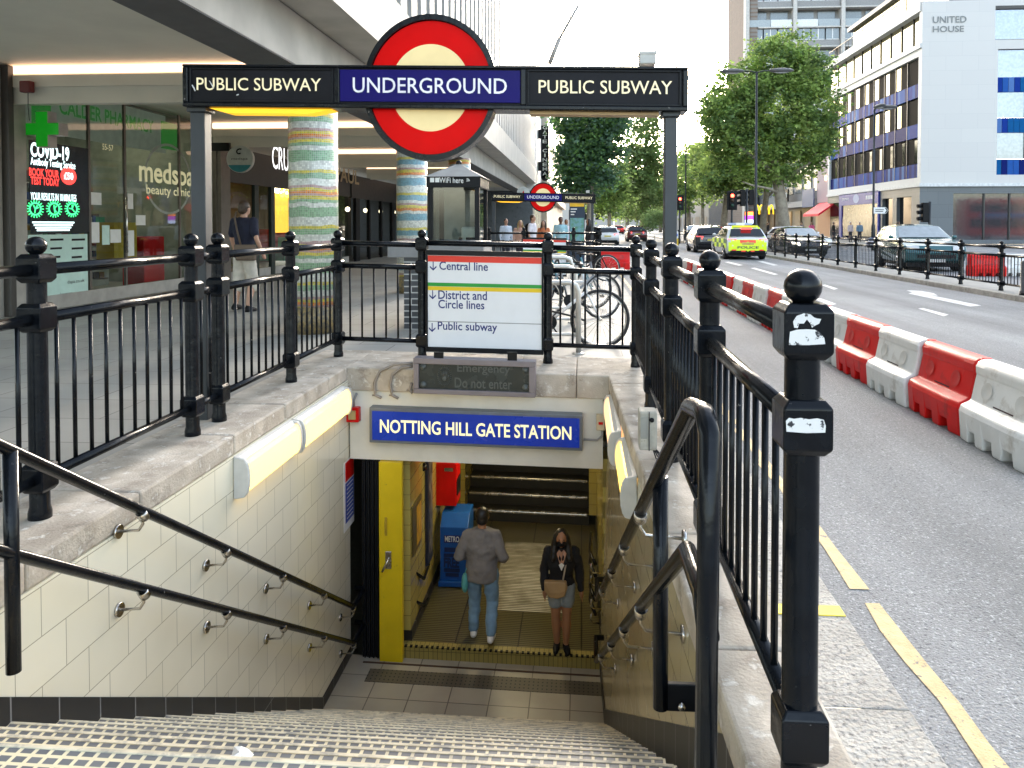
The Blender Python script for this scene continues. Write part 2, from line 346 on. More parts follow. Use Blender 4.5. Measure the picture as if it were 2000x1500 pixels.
# tiled side walls
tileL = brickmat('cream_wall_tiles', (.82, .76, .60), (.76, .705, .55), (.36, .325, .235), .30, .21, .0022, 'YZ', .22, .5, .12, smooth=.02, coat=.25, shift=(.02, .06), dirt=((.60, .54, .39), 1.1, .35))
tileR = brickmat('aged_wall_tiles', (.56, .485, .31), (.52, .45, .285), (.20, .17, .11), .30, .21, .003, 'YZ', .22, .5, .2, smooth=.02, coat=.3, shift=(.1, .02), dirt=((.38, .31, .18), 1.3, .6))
skirtm = brickmat('black_skirting', (.012, .012, .013), (.018, .018, .019), (.20, .20, .20), .275, 5, .004, 'YZ', .4, 0, .1, coat=0, shift=(-1.97, 2))
sk = lambda y: 1.355-.631*y if y < 6.37 else 1.355-.631*6.37       # top of the skirting
wl = thing('stairwell_wall', 'long cream tiled wall on the left of the stairs with black skirting', 'wall', (-2.25, 4, -1))
def side_wall(xf, sgn, m, par, thick, xt=None, y0=2.148, y1=7.18, zt=0):
    g = MB(); xt = xt or xf
    for a, b in ((y0, 6.37), (6.37, y1)):
        p = [(xf(a), a, min(zt, sk(a))), (xf(b), b, sk(b)), (xt(b), b, zt), (xt(a), a, zt)]
        g.hexa([p[0], p[1], (p[1][0]+sgn*thick, b, p[1][2]), (p[0][0]+sgn*thick, a, p[0][2]), p[3], p[2], (p[2][0]+sgn*thick, b, zt), (p[3][0]+sgn*thick, a, zt)])
    g.build('tiling', m, par)
    g = MB(); e = -.008*sgn
    for a, b in ((y0, 6.37), (6.37, y1)):
        za, zb = sk(a), sk(b);         la = za-.36 if a < 6.5 else LZ-.08; lb = zb-.36 if b <= 6.37 else LZ-.08
        g.hexa([(xf(a)+e, a, la), (xf(b)+e, b, lb), (xf(b)+sgn*thick, b, lb), (xf(a)+sgn*thick, a, la), (xf(a)+e, a, za), (xf(b)+e, b, zb), (xf(b)+sgn*thick, b, zb), (xf(a)+sgn*thick, a, za)])
    g.build('skirting', skirtm, par)
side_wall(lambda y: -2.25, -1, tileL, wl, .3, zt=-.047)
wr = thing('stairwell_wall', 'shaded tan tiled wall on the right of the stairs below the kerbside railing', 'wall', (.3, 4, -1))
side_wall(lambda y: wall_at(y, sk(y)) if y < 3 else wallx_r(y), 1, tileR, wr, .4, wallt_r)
# coping stones
def coping(name, label, inner, x_out, ys, z):
    t = thing(name, label, 'coping', (x_out, ys[0], z))
    for a, b in zip(ys, ys[1:]):
        g = MB(); a += .003; b -= .003
        ia, ib = inner(a), inner(b)
        p = [(ia, a), (x_out, a), (x_out, b), (ib, b)] if ia < x_out else [(x_out, a), (ia, a), (ib, b), (x_out, b)]
        g.hexa([(x, y, z-.13) for x, y in p]+[(x, y, z) for x, y in p]); g.build('coping_stone', CONC, t, bevel=.014)
    return t
coping('coping', 'stained concrete coping along the left side of the stairwell', lambda y: -2.252, -2.80, [1.0, 1.95, 2.9, 3.7, 4.75, 5.6, 6.6, 7.13, 8.1], .085)
coping('coping', 'stained concrete coping under the kerbside railing on the right', lambda y: wallt_r(y)-.012, .72, [-.5, .8, 1.7, 2.55, 3.5, 4.6, 5.7, 6.8, 8.1], .03)
t = thing('coping', 'weathered concrete beam along the back edge of the stairwell', 'coping', (-1, 7.6, 0))
xs = [-2.28, -1.55, -.62, -.05, .262]
for a, b in zip(xs, xs[1:]):
    g = MB(); g.box(a+.002, b-.002, 7.13, 8.1, -.17, .055); g.tilt().build('coping_stone', CONC, t, bevel=.012)
# lintel wall over the tunnel mouth
cw = mat('painted_lintel', (.70, .68, .60), .6, var=.07, scale=4, bump=.1, bscale=40)
g = MB(); g.box(-2.24, .20, 7.16, 7.6, -.84, -.172); tag(g.tilt().build('lintel', cw), 'cream painted lintel above the tunnel mouth carrying the blue station sign', 'lintel')
# ------------------------------------------------------------------ tunnel
tileT = brickmat('tunnel_wall_tiles', (.50, .41, .11), (.46, .375, .10), (.2, .16, .05), .30, .15, .003, 'YZ', .2, .5, .25, coat=.3, dirt=((.3, .25, .09), 2, .5))
tileTX = brickmat('tunnel_end_tiles', (.42, .36, .14), (.39, .33, .13), (.2, .17, .08), .30, .15, .003, 'XZ', .2, .5, .25)
t = thing('tunnel_wall', 'yellowish tiled wall on the left inside the tunnel', 'wall', (-1.7, 8, TZ))
g = MB(); g.box(-2.0, -1.68, 7.28, 10.37, TZ+.12, -.78); g.box(-2.0, -1.62, 10.37, 13, TZ+.12, -.06); g.build('tiling', tileT, t)
g = MB(); g.box(-2.0, -1.665, 7.28, 10.37, TZ-.1, TZ+.118); g.build('skirting', skirtm, t)
t = thing('tunnel_wall', 'yellowish tiled wall on the right inside the tunnel', 'wall', (.25, 8, TZ))
g = MB(); g.box(.20, .5, 7.2, 10.37, TZ+.12, -.78); g.box(.10, .5, 10.37, 13, TZ+.12, -.06); g.build('tiling', tileT, t)
g = MB(); g.box(.185, .5, 7.2, 10.37, TZ-.2, TZ+.118); g.build('skirting', skirtm, t)
g = MB(); g.box(-2.2, .5, 7.6, 10.3, -.84, -.7); tag(g.tilt().build('tunnel_ceiling', mat('ceiling_paint', (.45, .42, .33), .6)), 'low painted ceiling of the tunnel behind the lintel', 'ceiling')
g = MB(); g.box(-2, .5, 13, 13.2, TZ, -.06); tag(g.build('tunnel_end_wall', tileTX), 'tiled end wall above the far tunnel stairs', 'wall')
stm = mat('dark_step', (.025, .024, .02), .5); nos = mat('worn_nosing', (.50, .46, .38), .25, .6, var=.2, scale=12)
t = thing('tunnel_stairs', 'dark stairs with worn bright nosings rising at the far end of the tunnel', 'stairs', (-.8, 10.4, TZ))
for k in range(8):
    g = MB(); y0 = 10.37+.25*k; z0 = TZ+.15*k
    g.box(-1.62, .10, y0, y0+.255, TZ-.1, z0+.15); g.tilt().build('step', stm, t)
    g = MB(); g.box(-1.6, .08, y0-.012, y0+.05, z0+.118, z0+.154); g.tilt().build('nosing', nos, t, bevel=.01)
# unseen strip light, added to light the tunnel
lampm = mat('tunnel_fill_glow', (1, .86, .55), .4, var=.01, emit=11*EXP, ecol=(1, .84, .50))
t = thing('added_tunnel_light', 'long strip light on the tunnel ceiling behind the lintel', 'light', (-.8, 8.6, -.85))
g = MB(); g.box(-.86, -.74, 7.9, 9.3, -.90, -.842); g.tilt().build('housing', WHITE, t)
g = MB(); g.box(-.85, -.75, 7.92, 9.28, -.935, -.901); g.tilt().build('diffuser', lampm, t)
# shutter and gate
t = thing('folding_shutter', 'black ribbed folding shutter pushed back against the left wall', 'shutter', (-2.05, 7.18, LZ))
for k in range(9):
    g = MB(); x = -2.13+k*.021; g.box(x, x+.017, 7.165-(k % 2)*.012, 7.22, LZ, -.84); g.tilt().build('slat', DARK, t, bevel=.003)
yel = speckle(mat('yellow_gate_paint', (.72, .52, .006), .4, var=.08, scale=4), (.25, .16, .02), 9, .66, .72)
t = thing('gate_leaf', 'bright yellow steel gate leaf standing open beside the black shutter', 'gate', (-1.83, 7.14, LZ))
a = at(742, 1290, 7.12); b = at(785, 900, 7.12)
g = MB(); g.box(a.x, b.x, 7.11, 7.17, LZ, -.845); g.tilt().build('leaf', yel, t, bevel=.004)
c = at(759, 1093, 7.11); g = MB(); g.box(c.x-.03, c.x+.03, 7.095, 7.109, c.z-.085, c.z+.085); hp = g.build('lock_plate', STEEL, t, bevel=.02)
g = MB(); g.tube([(c.x, 7.1, c.z+.02), (c.x, 7.07, c.z), (c.x-.05, 7.065, c.z-.10)], .012, 8); g.build('handle', STEEL, hp)
c = at(754, 1028, 7.11); g = MB(); g.box(c.x-.012, c.x+.012, 7.102, 7.109, c.z-.09, c.z+.09); g.tube([(c.x, 7.08, c.z-.06), (c.x, 7.08, c.z+.06)], .008, 8); g.build('pull_handle', mat('ochre', (.45, .30, .02), .5), t, bevel=.003)
# ------------------------------------------------------------------ handrails
def flange(g, p, n, r=.028):
    p = Vector(p); g.tube([p, p+Vector(n)*.014], r, 14)
def handrail(name, label, x, wx, pts_list, brk, post_pts, sgn, extra=None):
    t = thing(name, label, 'handrail', (x, post_pts[0][1], post_pts[0][2]))
    for pts in pts_list:
        g = MB(); g.tube(pts, .024, 14); g.build('rail', BLACK, t)
    for p0, p1 in extra or []:
        g = MB(); g.tube([p0, p1], .026, 14); g.build('post', BLACK, t)
    for (bx, by, bz, wxx) in brk:
        g = MB(); s = 1 if wxx > bx else -1; q = V(bx, by, bz)
        g.tube([q, q-V(0, 0, .045), q-V(-s*.02, 0, .075), V(wxx-s*.012, by, bz-.085)], .0075, 8)
        flange(g, (wxx-s*.014, by, bz-.085), (s, 0, 0), .034); g.tube([q-V(0, .014, -.02), q+V(0, .014, -.02)], .0255, 14)
        g.build('bracket', STEEL, t)
    return t
hz = lambda y: .644-.649*(y-2.61)
xl = -2.12
upL = [(xl, 1.2, hz(2.5)+.0), (xl, 2.5, hz(2.5)), (xl, 6.81, hz(6.81)), (xl, 6.87, hz(6.84)-.005), (xl, 7.13, hz(6.84)), (xl, 7.19, hz(6.84)), (xl-.09, 7.2, hz(6.84))]
low = .39
loL = [(x, y, z-low+.012*max(0, y-3)) for x, y, z in upL]
bys = [3.50, 4.35, 5.20, 6.05]
brk = [(xl, y, hz(y)-.02, -2.25) for y in bys+[6.85]]+[(xl, y, hz(y)-low+.012*max(0, y-3)-.02, -2.25) for y in bys+[6.85]]
pl = at(20, 900, 2.66)
handrail('handrail', 'black double handrail with steel brackets on the left cream wall', xl, -2.25, [upL, loL], brk, [(xl, 2.8, -.3)], -1, [((pl.x, 2.66, hz(2.66)), (pl.x, 2.66, at(20, 1312, 2.66).z))])
xr = .235
def rp(px, py, Y): p = at(px, py, Y); return p
a0 = at(1378, 1520, 1.62); a1 = at(1386, 850, 1.62); a2 = at(1374, 806, 1.70); a3 = at(1350, 795, 1.86); a4 = at(1167, 1170, 6.3)
b1 = at(1372, 1160, 1.75); b2 = at(1342, 1075, 1.95); b4 = at(1165, 1290, 6.3)
def bent(p, q, r): return [p, p.lerp(q, .72), p.lerp(q, .9)+(r-q)*.02, q.lerp(r, .04), r]
c0 = at(1290, 1382, 2.55); c1 = at(1290, 930, 2.55)
upR = [a0, a1, a1.lerp(a2, .5)+V(0, .004, .012), a2, a3, a4, a4+V(0, .35, 0), a4+V(.07, .36, 0)]
loR = [V(a1.x, a1.y, b1.z-.03), b1, b2, b4, b4+V(0, .35, 0), b4+V(.07, .36, 0)]
br = []
for py_up, Y in ((0, 3.0), (0, 3.75), (0, 4.6), (0, 5.6)):
    for s, e in ((a3, a4), (b2, b4)):
        q = s.lerp(e, (Y-s.y)/(e.y-s.y)); br.append((q.x, q.y, q.z-.02, wall_at(Y, q.z)))
hr = handrail('handrail', 'black double handrail looping over at the top on the right of the stairs', xr, .3, [upR, loR], br, [(xr, 1.7, 0)], 1, [(c0, c1), ])
g = MB(); d = at(1320, 1360, 2.6); g.box(c0.x, wall_at(2.55, -.2)+.02, 2.54, 2.56, at(1290, 1385, 2.55).z, at(1290, 1332, 2.55).z); pp = g.build('fixing_plate', DARK, hr, bevel=.003)
g = MB(); q = at(1331, 1380, 2.52); g.ball(q, .014, 10); g.build('bolt', STEEL, pp)
# tunnel rails (short, two heights) on the left wall, and on the right
t = thing('handrail', 'short black handrail pair on the left tunnel wall behind the yellow gate', 'handrail', (-1.6, 7.5, TZ))
for z in (-1.62, -2.0):
    g = MB(); pts = [at(787, 1103+(0 if z > -1.8 else 62), 7.3), at(828, 1130+(0 if z > -1.8 else 52), 7.75), at(838, 1098+(0 if z > -1.8 else 60), 8.3)]
    g.tube(pts, .017, 10); g.build('rail', BLACK, t)
    g = MB(); q = pts[0].lerp(pts[1], .6); g.tube([q, q-V(0, 0, .07), q-V(.08, 0, .09)], .007, 8); g.build('bracket', STEEL, t)
t = thing('handrail', 'clustered handrail ends with steel hooks beyond the right lintel edge', 'handrail', (.12, 7.28, TZ))
for py in (1102, 1125, 1172, 1200):
    q = at(1163, py, 7.6); g = MB(); g.tube([q, q+V(-.05, .3, -.01), q+V(-.03, .9, -.05)], .018, 10); g.build('rail', BLACK, t)
    g = MB(); g.tube([q+V(-.04, .02, 0), q+V(-.05, .02, -.07), q+V(-.02, .02, -.1), q+V(.08, .02, -.1)], .007, 8); g.build('bracket', STEEL, t)
# ------------------------------------------------------------------ wall lamps
glow = mat('lamp_glow', (.45, .22, .03), .4, var=.01, emit=1.0, ecol=(1, .62, .12))
glow2 = mat('lamp_glow_core', (.45, .24, .03), .4, var=.01, emit=1.35, ecol=(1, .66, .17))
def wall_lamp(label, x, y0, y1, z, s, lit=glow, rises=0):
    t = thing('wall_lamp', label, 'lamp', (x, y0, z), 'wall lamps along the stairwell')
    def shell(r, rz, a, b, full):
        prof = []
        for k in range(9):
            an = math.pi*(-.5+k/8); prof.append((x+s*(.03+r*.8*max(0, math.cos(an))**.55), z+rz*math.sin(an)))
        return prof+[(x+s*.001, z+rz), (x+s*.001, z-rz)][:0]+[(x+s*.002, z+rz), (x+s*.002, z-rz)]
    g = MB(); g.prism(shell(.085, .115, 0, 0, 0), 'y', y0+.035, y1-.035); g.build('diffuser', lit, t)
    for a, b in ((y0, y0+.034), (y1-.034, y1)):
        g = MB(); g.prism(shell(.095, .135, 0, 0, 0), 'y', a, b); g.build('end_cap', LGREY, t, bevel=.006)
    g = MB(); g.prism([(x+s*.002, z+.116), (x+s*.045, z+.108), (x+s*.056, z+.112), (x+s*.03, z+.134), (x+s*.002, z+.14)], 'y', y0+.01, y1-.01); g.build('top_cover', LGREY, t)
    return t
la = atX(500, 905, -2.2)
wall_lamp('lit wall lamp on the left wall, nearer of the two, below the coping', -2.25, 4.72, 5.68, -.19, 1, glow2)
wall_lamp('lit wall lamp on the left wall, farther one next to the red alarm box', -2.25, 5.72, 6.95, -.20, 1, glow2)
wall_lamp('lit wall lamp on the right wall, nearer one with a white end cap', .345, 4.7, 5.6, -.25, -1, glow)
wall_lamp('peach coloured wall lamp high on the right wall beside the blue sign', .30, 5.7, 6.98, -.24, -1, mat('dim_lamp', (.75, .45, .22), .4, emit=.5, ecol=(1, .6, .3)))
# ------------------------------------------------------------------ boxes, conduits, signs on the lintel
c = at(689, 810, 7.1); t = thing('alarm_box', 'small red fire alarm box on the lintel beside the left lamp', 'alarm', tuple(c))
g = MB(); g.box(c.x-.062, c.x+.062, 7.08, 7.16, c.z-.07, c.z+.07); g.build('body', RED, t, bevel=.008)
g = MB(); g.box(c.x-.035, c.x+.035, 7.07, 7.082, c.z-.04, c.z+.045); g.build('plate', mat('brass', (.5, .4, .2), .4, .6), t)
g = MB(); g.tube([(c.x, 7.13, c.z+.07), (c.x, 7.13, c.z+.13), (c.x+.03, 7.13, c.z+.2)], .012, 8); g.build('conduit', GREY, t)
c = at(1173, 826, 7.1); t = thing('switch_box', 'small cream isolator switch box on the lintel right of the blue sign', 'switch box', tuple(c))
g = MB(); g.box(c.x-.04, c.x+.04, 7.09, 7.16, c.z-.07, c.z+.075); g.build('body', mat('cream_plastic', (.6, .5, .33), .5), t, bevel=.006)
g = MB(); g.box(c.x-.02, c.x+.022, 7.075, 7.091, c.z-.012, c.z+.012); g.build('switch', RED, t, bevel=.004)
g = MB(); g.tube([(c.x+.02, 7.12, c.z-.07), (c.x+.015, 7.12, c.z-.13), (c.x-.03, 7.12, c.z-.17), (c.x-.16, 7.12, c.z-.165)], .011, 8); g.build('conduit', GREY, t)
t = thing('light_box', 'lit blue box sign naming the station above the tunnel mouth', 'sign', tuple(at(930, 837, 7.08)))
a = at(722, 866, 7.05); b = at(1138, 795, 7.05); ff = .03
za, zb = at(930, 872, 7.05).z, at(930, 803, 7.05).z
g = MB(); g.box(a.x, b.x, 7.04, 7.158, za, zb); g.tilt(TILT, at(930, 830, 7.05).x).build('case', mat('grey_case', (.15, .17, .19), .4, .3), t, bevel=.006)
lb = mat('lit_blue', (.003, .028, .26), .25, var=.15, scale=3, emit=.05, ecol=(.003, .06, .9))
g = MB(); g.box(a.x+ff, b.x-ff, 7.03, 7.0405, za+ff, zb-ff); g.tilt(TILT, at(930, 830, 7.05).x).build('face', lb, t)
litw = mat('lit_letter', (.85, .8, .45), .4, var=.01, emit=.25, ecol=(1, .92, .5))
sign_text('NOTTING HILL GATE STATION', (742, 845), (1116, 833), 7.026, .018).build('lettering', litw, t, fix=False)
# emergency sign
t = thing('emergency_sign', 'unlit dark display box hung on the back coping under the direction board', 'sign', tuple(at(927, 735, 7.03)))
x0, x1 = at(808, 735, 7.).x, at(1046, 735, 7.).x; z0, z1 = at(927, 772, 7.).z, at(927, 702, 7.).z; xm = (x0+x1)/2
g = MB(); 
g.box(x0, x1, 6.98, 7.125, z0, z0+.045); g.box(x0, x1, 6.98, 7.125, z1-.055, z1); g.box(x0, x0+.05, 6.98, 7.125, z0+.045, z1-.055); g.box(x1-.06, x1, 6.98, 7.125, z0+.045, z1-.055)
g.tilt(TILT, xm).build('frame', mat('mauve_grey', (.20, .17, .175), .45, var=.1), t, bevel=.006)
g = MB(); g.box(x0+.05, x1-.06, 7.005, 7.12, z0+.045, z1-.055); g.tilt(TILT, xm).build('screen', mat('dark_screen', (.022, .03, .03), .25), t)
dim = mat('unlit_letter', (.075, .085, .08), .4, var=.05)
mb = sign_text('Emergency', (893, 731), (996, 713), 7.002, .01); sign_text('Do not enter', (888, 757), (1000, 741), 7.002, .01, mb); mb.build('lettering', dim, t, fix=False)
c = at(868, 735, 7.002)
g = MB()
for k in range(28):
    an = k/28*math.tau; g.tube([c+V(.055*math.cos(an), 0, .075*math.sin(an)), c+V(.068*math.cos(an), 0, .092*math.sin(an))], .003, 5)
g.ball(c-V(0, 0, .02), .024, 8, sc=(1, .1, 1.1))
for k, h in enumerate((.038, .05, .052, .045)): g.tube([c+V(-.021+k*.014, 0, -.005), c+V(-.024+k*.016, 0, h)], .005, 5)
g.tube([c+V(.022, 0, -.02), c+V(.042, 0, .012)], .005, 5); g.build('hand_symbol', dim, t)
for px, py in ((826, 716), (826, 751), (1026, 722), (1026, 757)):
    c = at(px, py, 7.); g = MB(); g.lathe([(.0, -.004), (.03, -.004), (.03, .003), (0, .004)], c, 14, 'y'); g.build('corner_lamp', dim, t)
for px in (858, 1001):
    c = at(px, 693, 7.04); g = MB(); g.box(c.x-.045, c.x+.045, 7.005, 7.02, c.z-.06, c.z+.03); g.build('bracket', DARK, t)
t = thing('conduit', 'pair of grey cable conduits curving down the coping left of the dark display box', 'conduit', tuple(at(760, 740, 7.08)))
for p in (((806, 709), (770, 712), (742, 725), (731, 748), (733, 772), (745, 777)), ((806, 715), (785, 718), (766, 732), (762, 752), (766, 772), (778, 778)), ((806, 768), (800, 762), (804, 748))):
    g = MB(); q = [at(px, py, 7.11) for px, py in p]; s = [q[0]]
    for i in range(len(q)-1): s += [q[i].lerp(q[i+1], .5), q[i+1]]
    g.tube(s, .014, 8); g.tube([q[-2]+V(-.03, .0, 0), q[-2]+V(.03, .0, 0)], .008, 6); g.build('pipe', mat('conduit_grey', (.26, .23, .2), .5), t)
# junction box on the right coping
t = thing('junction_box', 'weathered grey electrical box standing on the right coping against the railing', 'box', (.43, 4.4, .03))
a = at(1248, 878, 4.35); b = at(1283, 803, 4.35)
g = MB(); g.box(a.x, b.x, 4.33, 4.45, a.z, b.z); g.build('body', speckle(mat('aged_grey', (.42, .40, .34), .6, var=.15, scale=20), (.2, .17, .12), 20, .6, .7), t, bevel=.01)
g = MB(); g.box(a.x+.008, a.x+.045, 4.322, 4.331, a.z+.07, b.z-.03); g.build('label_plate', mat('dull_plate', (.3, .3, .27), .6), t)
c = at(1273, 820, 4.33); g = MB(); g.lathe([(.001, -.012), (.013, -.012), (.013, 0)], c, 14, 'y'); g.build('lock', DARK, t)
g = MB(); m_ = a.lerp(b, .55); g.box(m_.x-.002, m_.x+.002, 4.324, 4.331, a.z, b.z); g.build('seam', DARK, t)
g = MB()
for k in range(4): g.tube([V(b.x-.02+k*.006, 4.36, a.z), V(b.x-.01+k*.012, 4.34, a.z-.03), V(b.x+.0+k*.02, 4.38, a.z-.06)], .004, 5)
g.build('cable', RUBBER, t)
# poster on the left wall at the shutter
t = thing('poster', 'narrow red and blue notice on the left wall just before the shutter', 'poster', tuple(atX(682, 960, -2.24)))
y0, y1 = atX(673, 960, -2.24).y, atX(693, 960, -2.24).y
zz = lambda py: atX(683, py, -2.24).z
for nm, m, p0, p1 in (('sheet', WHITE, 895, 1030), ('red_panel', RED, 898, 935), ('blue_panel', mat('poster_blue', (.03, .06, .35), .5), 938, 1015)):
    g = MB(); e = .003 if nm == 'sheet' else .006; k = 0 if nm == 'sheet' else .04; g.box(-2.25+.0005, -2.25+e, y0+k*1.2, y1-k*.4, zz(p1), zz(p0)); g.build(nm, m, t)
g = MB()
for k in range(9): zc = zz(942+k*8); g.box(-2.2438, -2.2428, y0+.08, y1-.05, zc-.012, zc-.004)
g.build('lettering', PAPER, t)
# paper scrap on the stairs
g = MB(); c = atZ(468, 1490, -.17)
pts = [(random.uniform(.5, 1)*.055*math.cos(k/11*math.tau), random.uniform(.5, 1)*.05*math.sin(k/11*math.tau)) for k in range(11)]
g.add([(c.x, c.y, c.z+.03)]+[(c.x+x, c.y+y, c.z+.008+random.uniform(0, .025)) for x, y in pts], [(0, 1+k, 1+(k+1) % 11) for k in range(11)])
o = g.build('paper_scrap', PAPER); tag(o, 'crumpled scrap of white paper lying on the upper steps', 'litter')
sc_ = o.modifiers.new('thick', 'SOLIDIFY'); sc_.thickness = .003
# in-tunnel fittings
t = thing('fire_cabinet', 'red fire hose cabinet on the left tunnel wall above the blue bin', 'cabinet', tuple(at(876, 945, 8.7)))
a = at(856, 988, 8.6); b = at(891, 905, 8.6)
g = MB(); g.box(a.x-.03, b.x, 8.6, 8.9, a.z, b.z); g.build('body', RED, t, bevel=.01)
g = MB(); g.box(b.x-.02, b.x+.012, 8.62, 8.85, a.z+.12, a.z+.3); g.build('glass', DARK, t)
g = MB(); c = at(876, 918, 8.58); g.box(c.x-.05, c.x+.05, 8.59, 8.6, c.z-.02, c.z+.02); g.build('handle', STEEL, t)
c = at(822, 912, 7.9); t = thing('cctv_camera', 'white dome security camera under the tunnel ceiling by the gate', 'camera', tuple(c))
g = MB(); g.tube([c-V(.10, 0, 0), c], .045, 14); g.build('housing', WHITE, t); g = MB(); g.ball(c+V(.02, 0, 0), .046, 12); g.build('dome', mat('smoked_dome', (.01, .01, .012), .1), t)
t = thing('notice_board', 'yellow edged notice frame on the tunnel wall behind the gate', 'poster', tuple(at(795, 1010, 7.6)))
a = at(788, 1075, 7.5); b = at(802, 960, 7.8); 
g = MB(); g.box(-1.679, -1.665, 7.34, 7.75, a.z, b.z); g.build('frame', mat('bronze', (.16, .12, .04), .4, .5), t, bevel=.004)
g = MB(); g.box(-1.664, -1.661, 7.50, 7.72, a.z+.05, b.z-.05); g.build('sheet', mat('ochre_sheet', (.5, .28, .02), .5, var=.3, scale=14), t)
t = thing('advert_board', 'tall dark advertisement frame on the left tunnel wall before the fire cabinet', 'poster', (-1.67, 8.1, -1.4))
a = at(840, 1100, 8.05); b = at(850, 905, 8.05)
g = MB(); g.box(-1.679, -1.645, 7.98, 8.22, a.z, -.87); g.build('frame', mat('navy_frame', (.02, .025, .05), .4), t, bevel=.004)
g = MB(); g.box(-1.644, -1.641, 8.02, 8.18, a.z+.1, -.95); g.build('sheet', mat('grey_advert', (.10, .09, .09), .5, var=.8, scale=9), t)
# blue newspaper bin
mblue = mat('bin_blue', (.008, .09, .36), .35, var=.08)
t = thing('newspaper_bin', 'tall blue free newspaper bin with a slanted top in the tunnel', 'newspaper bin', tuple(atZ(885, 1160, TZ)))
Yb = 8.42; a = at(858, 1155, Yb); b = at(916, 1000, Yb); zt = b.z
fr = [(a.x+.012, Yb), (b.x-.012, Yb), (b.x-.012, Yb+.42), (a.x+.012, Yb+.42)]
g = MB(); zb = TZ+.02; zm = at(885, 1030, Yb).z; ztop = at(885, 1000, Yb+.2).z+.02
g.prism([(Yb, zb+.06), (Yb+.42, zb+.06), (Yb+.42, ztop), (Yb+.14, ztop), (Yb, zm)], 'x', a.x+.01, b.x-.01); g.build('body', mblue, t, bevel=.008)
g = MB(); g.box(a.x-.005, b.x+.005, Yb-.03, Yb+.44, zb, zb+.06); g.build('plinth', mblue, t, bevel=.006)
mb = MB(); g = MB(); p, q = at(867, 1060, Yb-.003), at(899, 1046, Yb-.003); g.box(p.x, q.x, Yb-.006, Yb-.001, p.z, q.z); g.build('name_plate', NAVY, t)
mb = sign_text('METRO', (869, 1058), (897, 1048), Yb-.009, .02); mb.build('lettering', PAPER, t, fix=False)
mb = sign_text('FREE', (867, 1108), (897, 1090), Yb-.006, .05)
for p0, p1 in (((867, 1088), (898, 1082)), ((867, 1117), (898, 1111)), ((870, 1126), (896, 1120)), ((868, 1078), (897, 1070))):
    p, q = at(*p0, Yb-.006), at(*p1, Yb-.006); mb.box(p.x, q.x, Yb-.0062, Yb-.003, p.z, q.z)
mb.build('slogan', mat('dark_slogan', (.006, .02, .09), .5), t, fix=False)
# ================================================================== RAILINGS
def post_at(t, x, y, z, name='post', hz_=(1.195, .96, .19), low=True, sub=True, hs=1.0):
    """cast iron post: tapered shaft, chamfered blocks where the rails enter, ball finial"""
    sc_ = lambda mb: (mb.v.__setitem__(slice(None), [(a, b, z+(c-z)*hs) for a, b, c in mb.v]), mb)[1]
    seg = 18 if hs > .9 else 10
    g = MB(); g.lathe([(.05, 0), (.05, .03), (.043, .06), (.042, 1.14), (.042, 1.255), (.034, 1.262)], (x, y, z), seg); p = sc_(g).build(name, BLACK, t)
    for h in hz_:
        g = MB(); a, c = .058, .043
        if h < .3: a = .056
        prof = [(c, h-.062), (a, h-.043), (a, h+.058), (c, h+.077)]; vs = []
        for r, zz_ in prof: vs += [(x-r, y-r, z+zz_), (x+r, y-r, z+zz_), (x+r, y+r, z+zz_), (x-r, y+r, z+zz_)]
        fs = [(3, 2, 1, 0), (12, 13, 14, 15)]+[(i*4+k, i*4+(k+1) % 4, i*4+4+(k+1) % 4, i*4+4+k) for i in range(3) for k in range(4)]
        g.add(vs, fs); sc_(g).build('rail_block', BLACK, p, bevel=.004 if hs > .9 else 0)
    g = MB(); g.lathe([(.03, 1.258), (.022, 1.268), (.02, 1.275)], (x, y, z), 14); g.ball((x, y, z+1.31), .045, 20 if hs > .9 else 10); sc_(g).build('finial', BLACK, p)
    return p
def railing(name, label, line, z, posts, bal=.125, rails=(1.195, .96, .19), skip=(), group=None, balr=.0105, cat='railing', hs=1.0, hz3=None):
    """posts at the distances 'posts' along line (p0, unit vector); balusters between the middle and the bottom rail"""
    p0, d = Vector(line[0]), Vector(line[1]); zf = z if callable(z) else (lambda p: z)
    q = [p0+d*s for s in posts]; b = q[0]; t = thing(name, label, cat, (b.x, b.y, zf(b)), group)
    for p in q: post_at(t, p.x, p.y, zf(p), hs=hs)
    rails = tuple(r*hs for r in rails); rest = MB()
    n = 0
    for i in range(len(q)-1):
        a, b = q[i], q[i+1]; L = (b-a).length
        if i in skip: continue
        for h in rails:
            g = MB(); g.tube([a+V(0, 0, zf(a)+h)+d*.04, b+V(0, 0, zf(b)+h)-d*.04], .0275 if h > .3 else .024, 14); g.build('rail', BLACK, t)
        k = max(2, round(L/bal)); 
        for j in range(1, k):
            p = a.lerp(b, j/k); zb = zf(p)
            if n >= 97: rest.tube([p+V(0, 0, zb+rails[2]), p+V(0, 0, zb+rails[1])], balr, 5); continue
            g = MB(); g.tube([p+V(0, 0, zb+rails[2]), p+V(0, 0, zb+rails[1])], balr, 8); g.build('baluster', BLACK, t); n += 1
    if rest.v: rest.build('baluster', BLACK, t)['kind'] = 'stuff'
    return t
rl = railing('railing', 'black railing with ball topped posts on the left coping before the shops', ((-2.52, 0, 0), (0, 1, 0)), .085, [.55, 1.95, 3.34, 4.73, 5.09, 6.40, 7.68], hs=.968)
rr = railing('railing', 'black railing with ball topped posts along the kerb right of the stairs', ((.535, 0, 0), (0, 1, 0)), .02, [1.878, 3.22, 4.58, 5.92, 7.60], hs=.977)
rb = railing('railing', 'black railing across the back of the stairwell carrying the direction board', ((-2.52, 7.68, 0), (1, 0, 0)), lambda p: .055-TILT*(p.x+1), [.0, .88, 2.175, 3.055], skip=(1,), hs=.985)
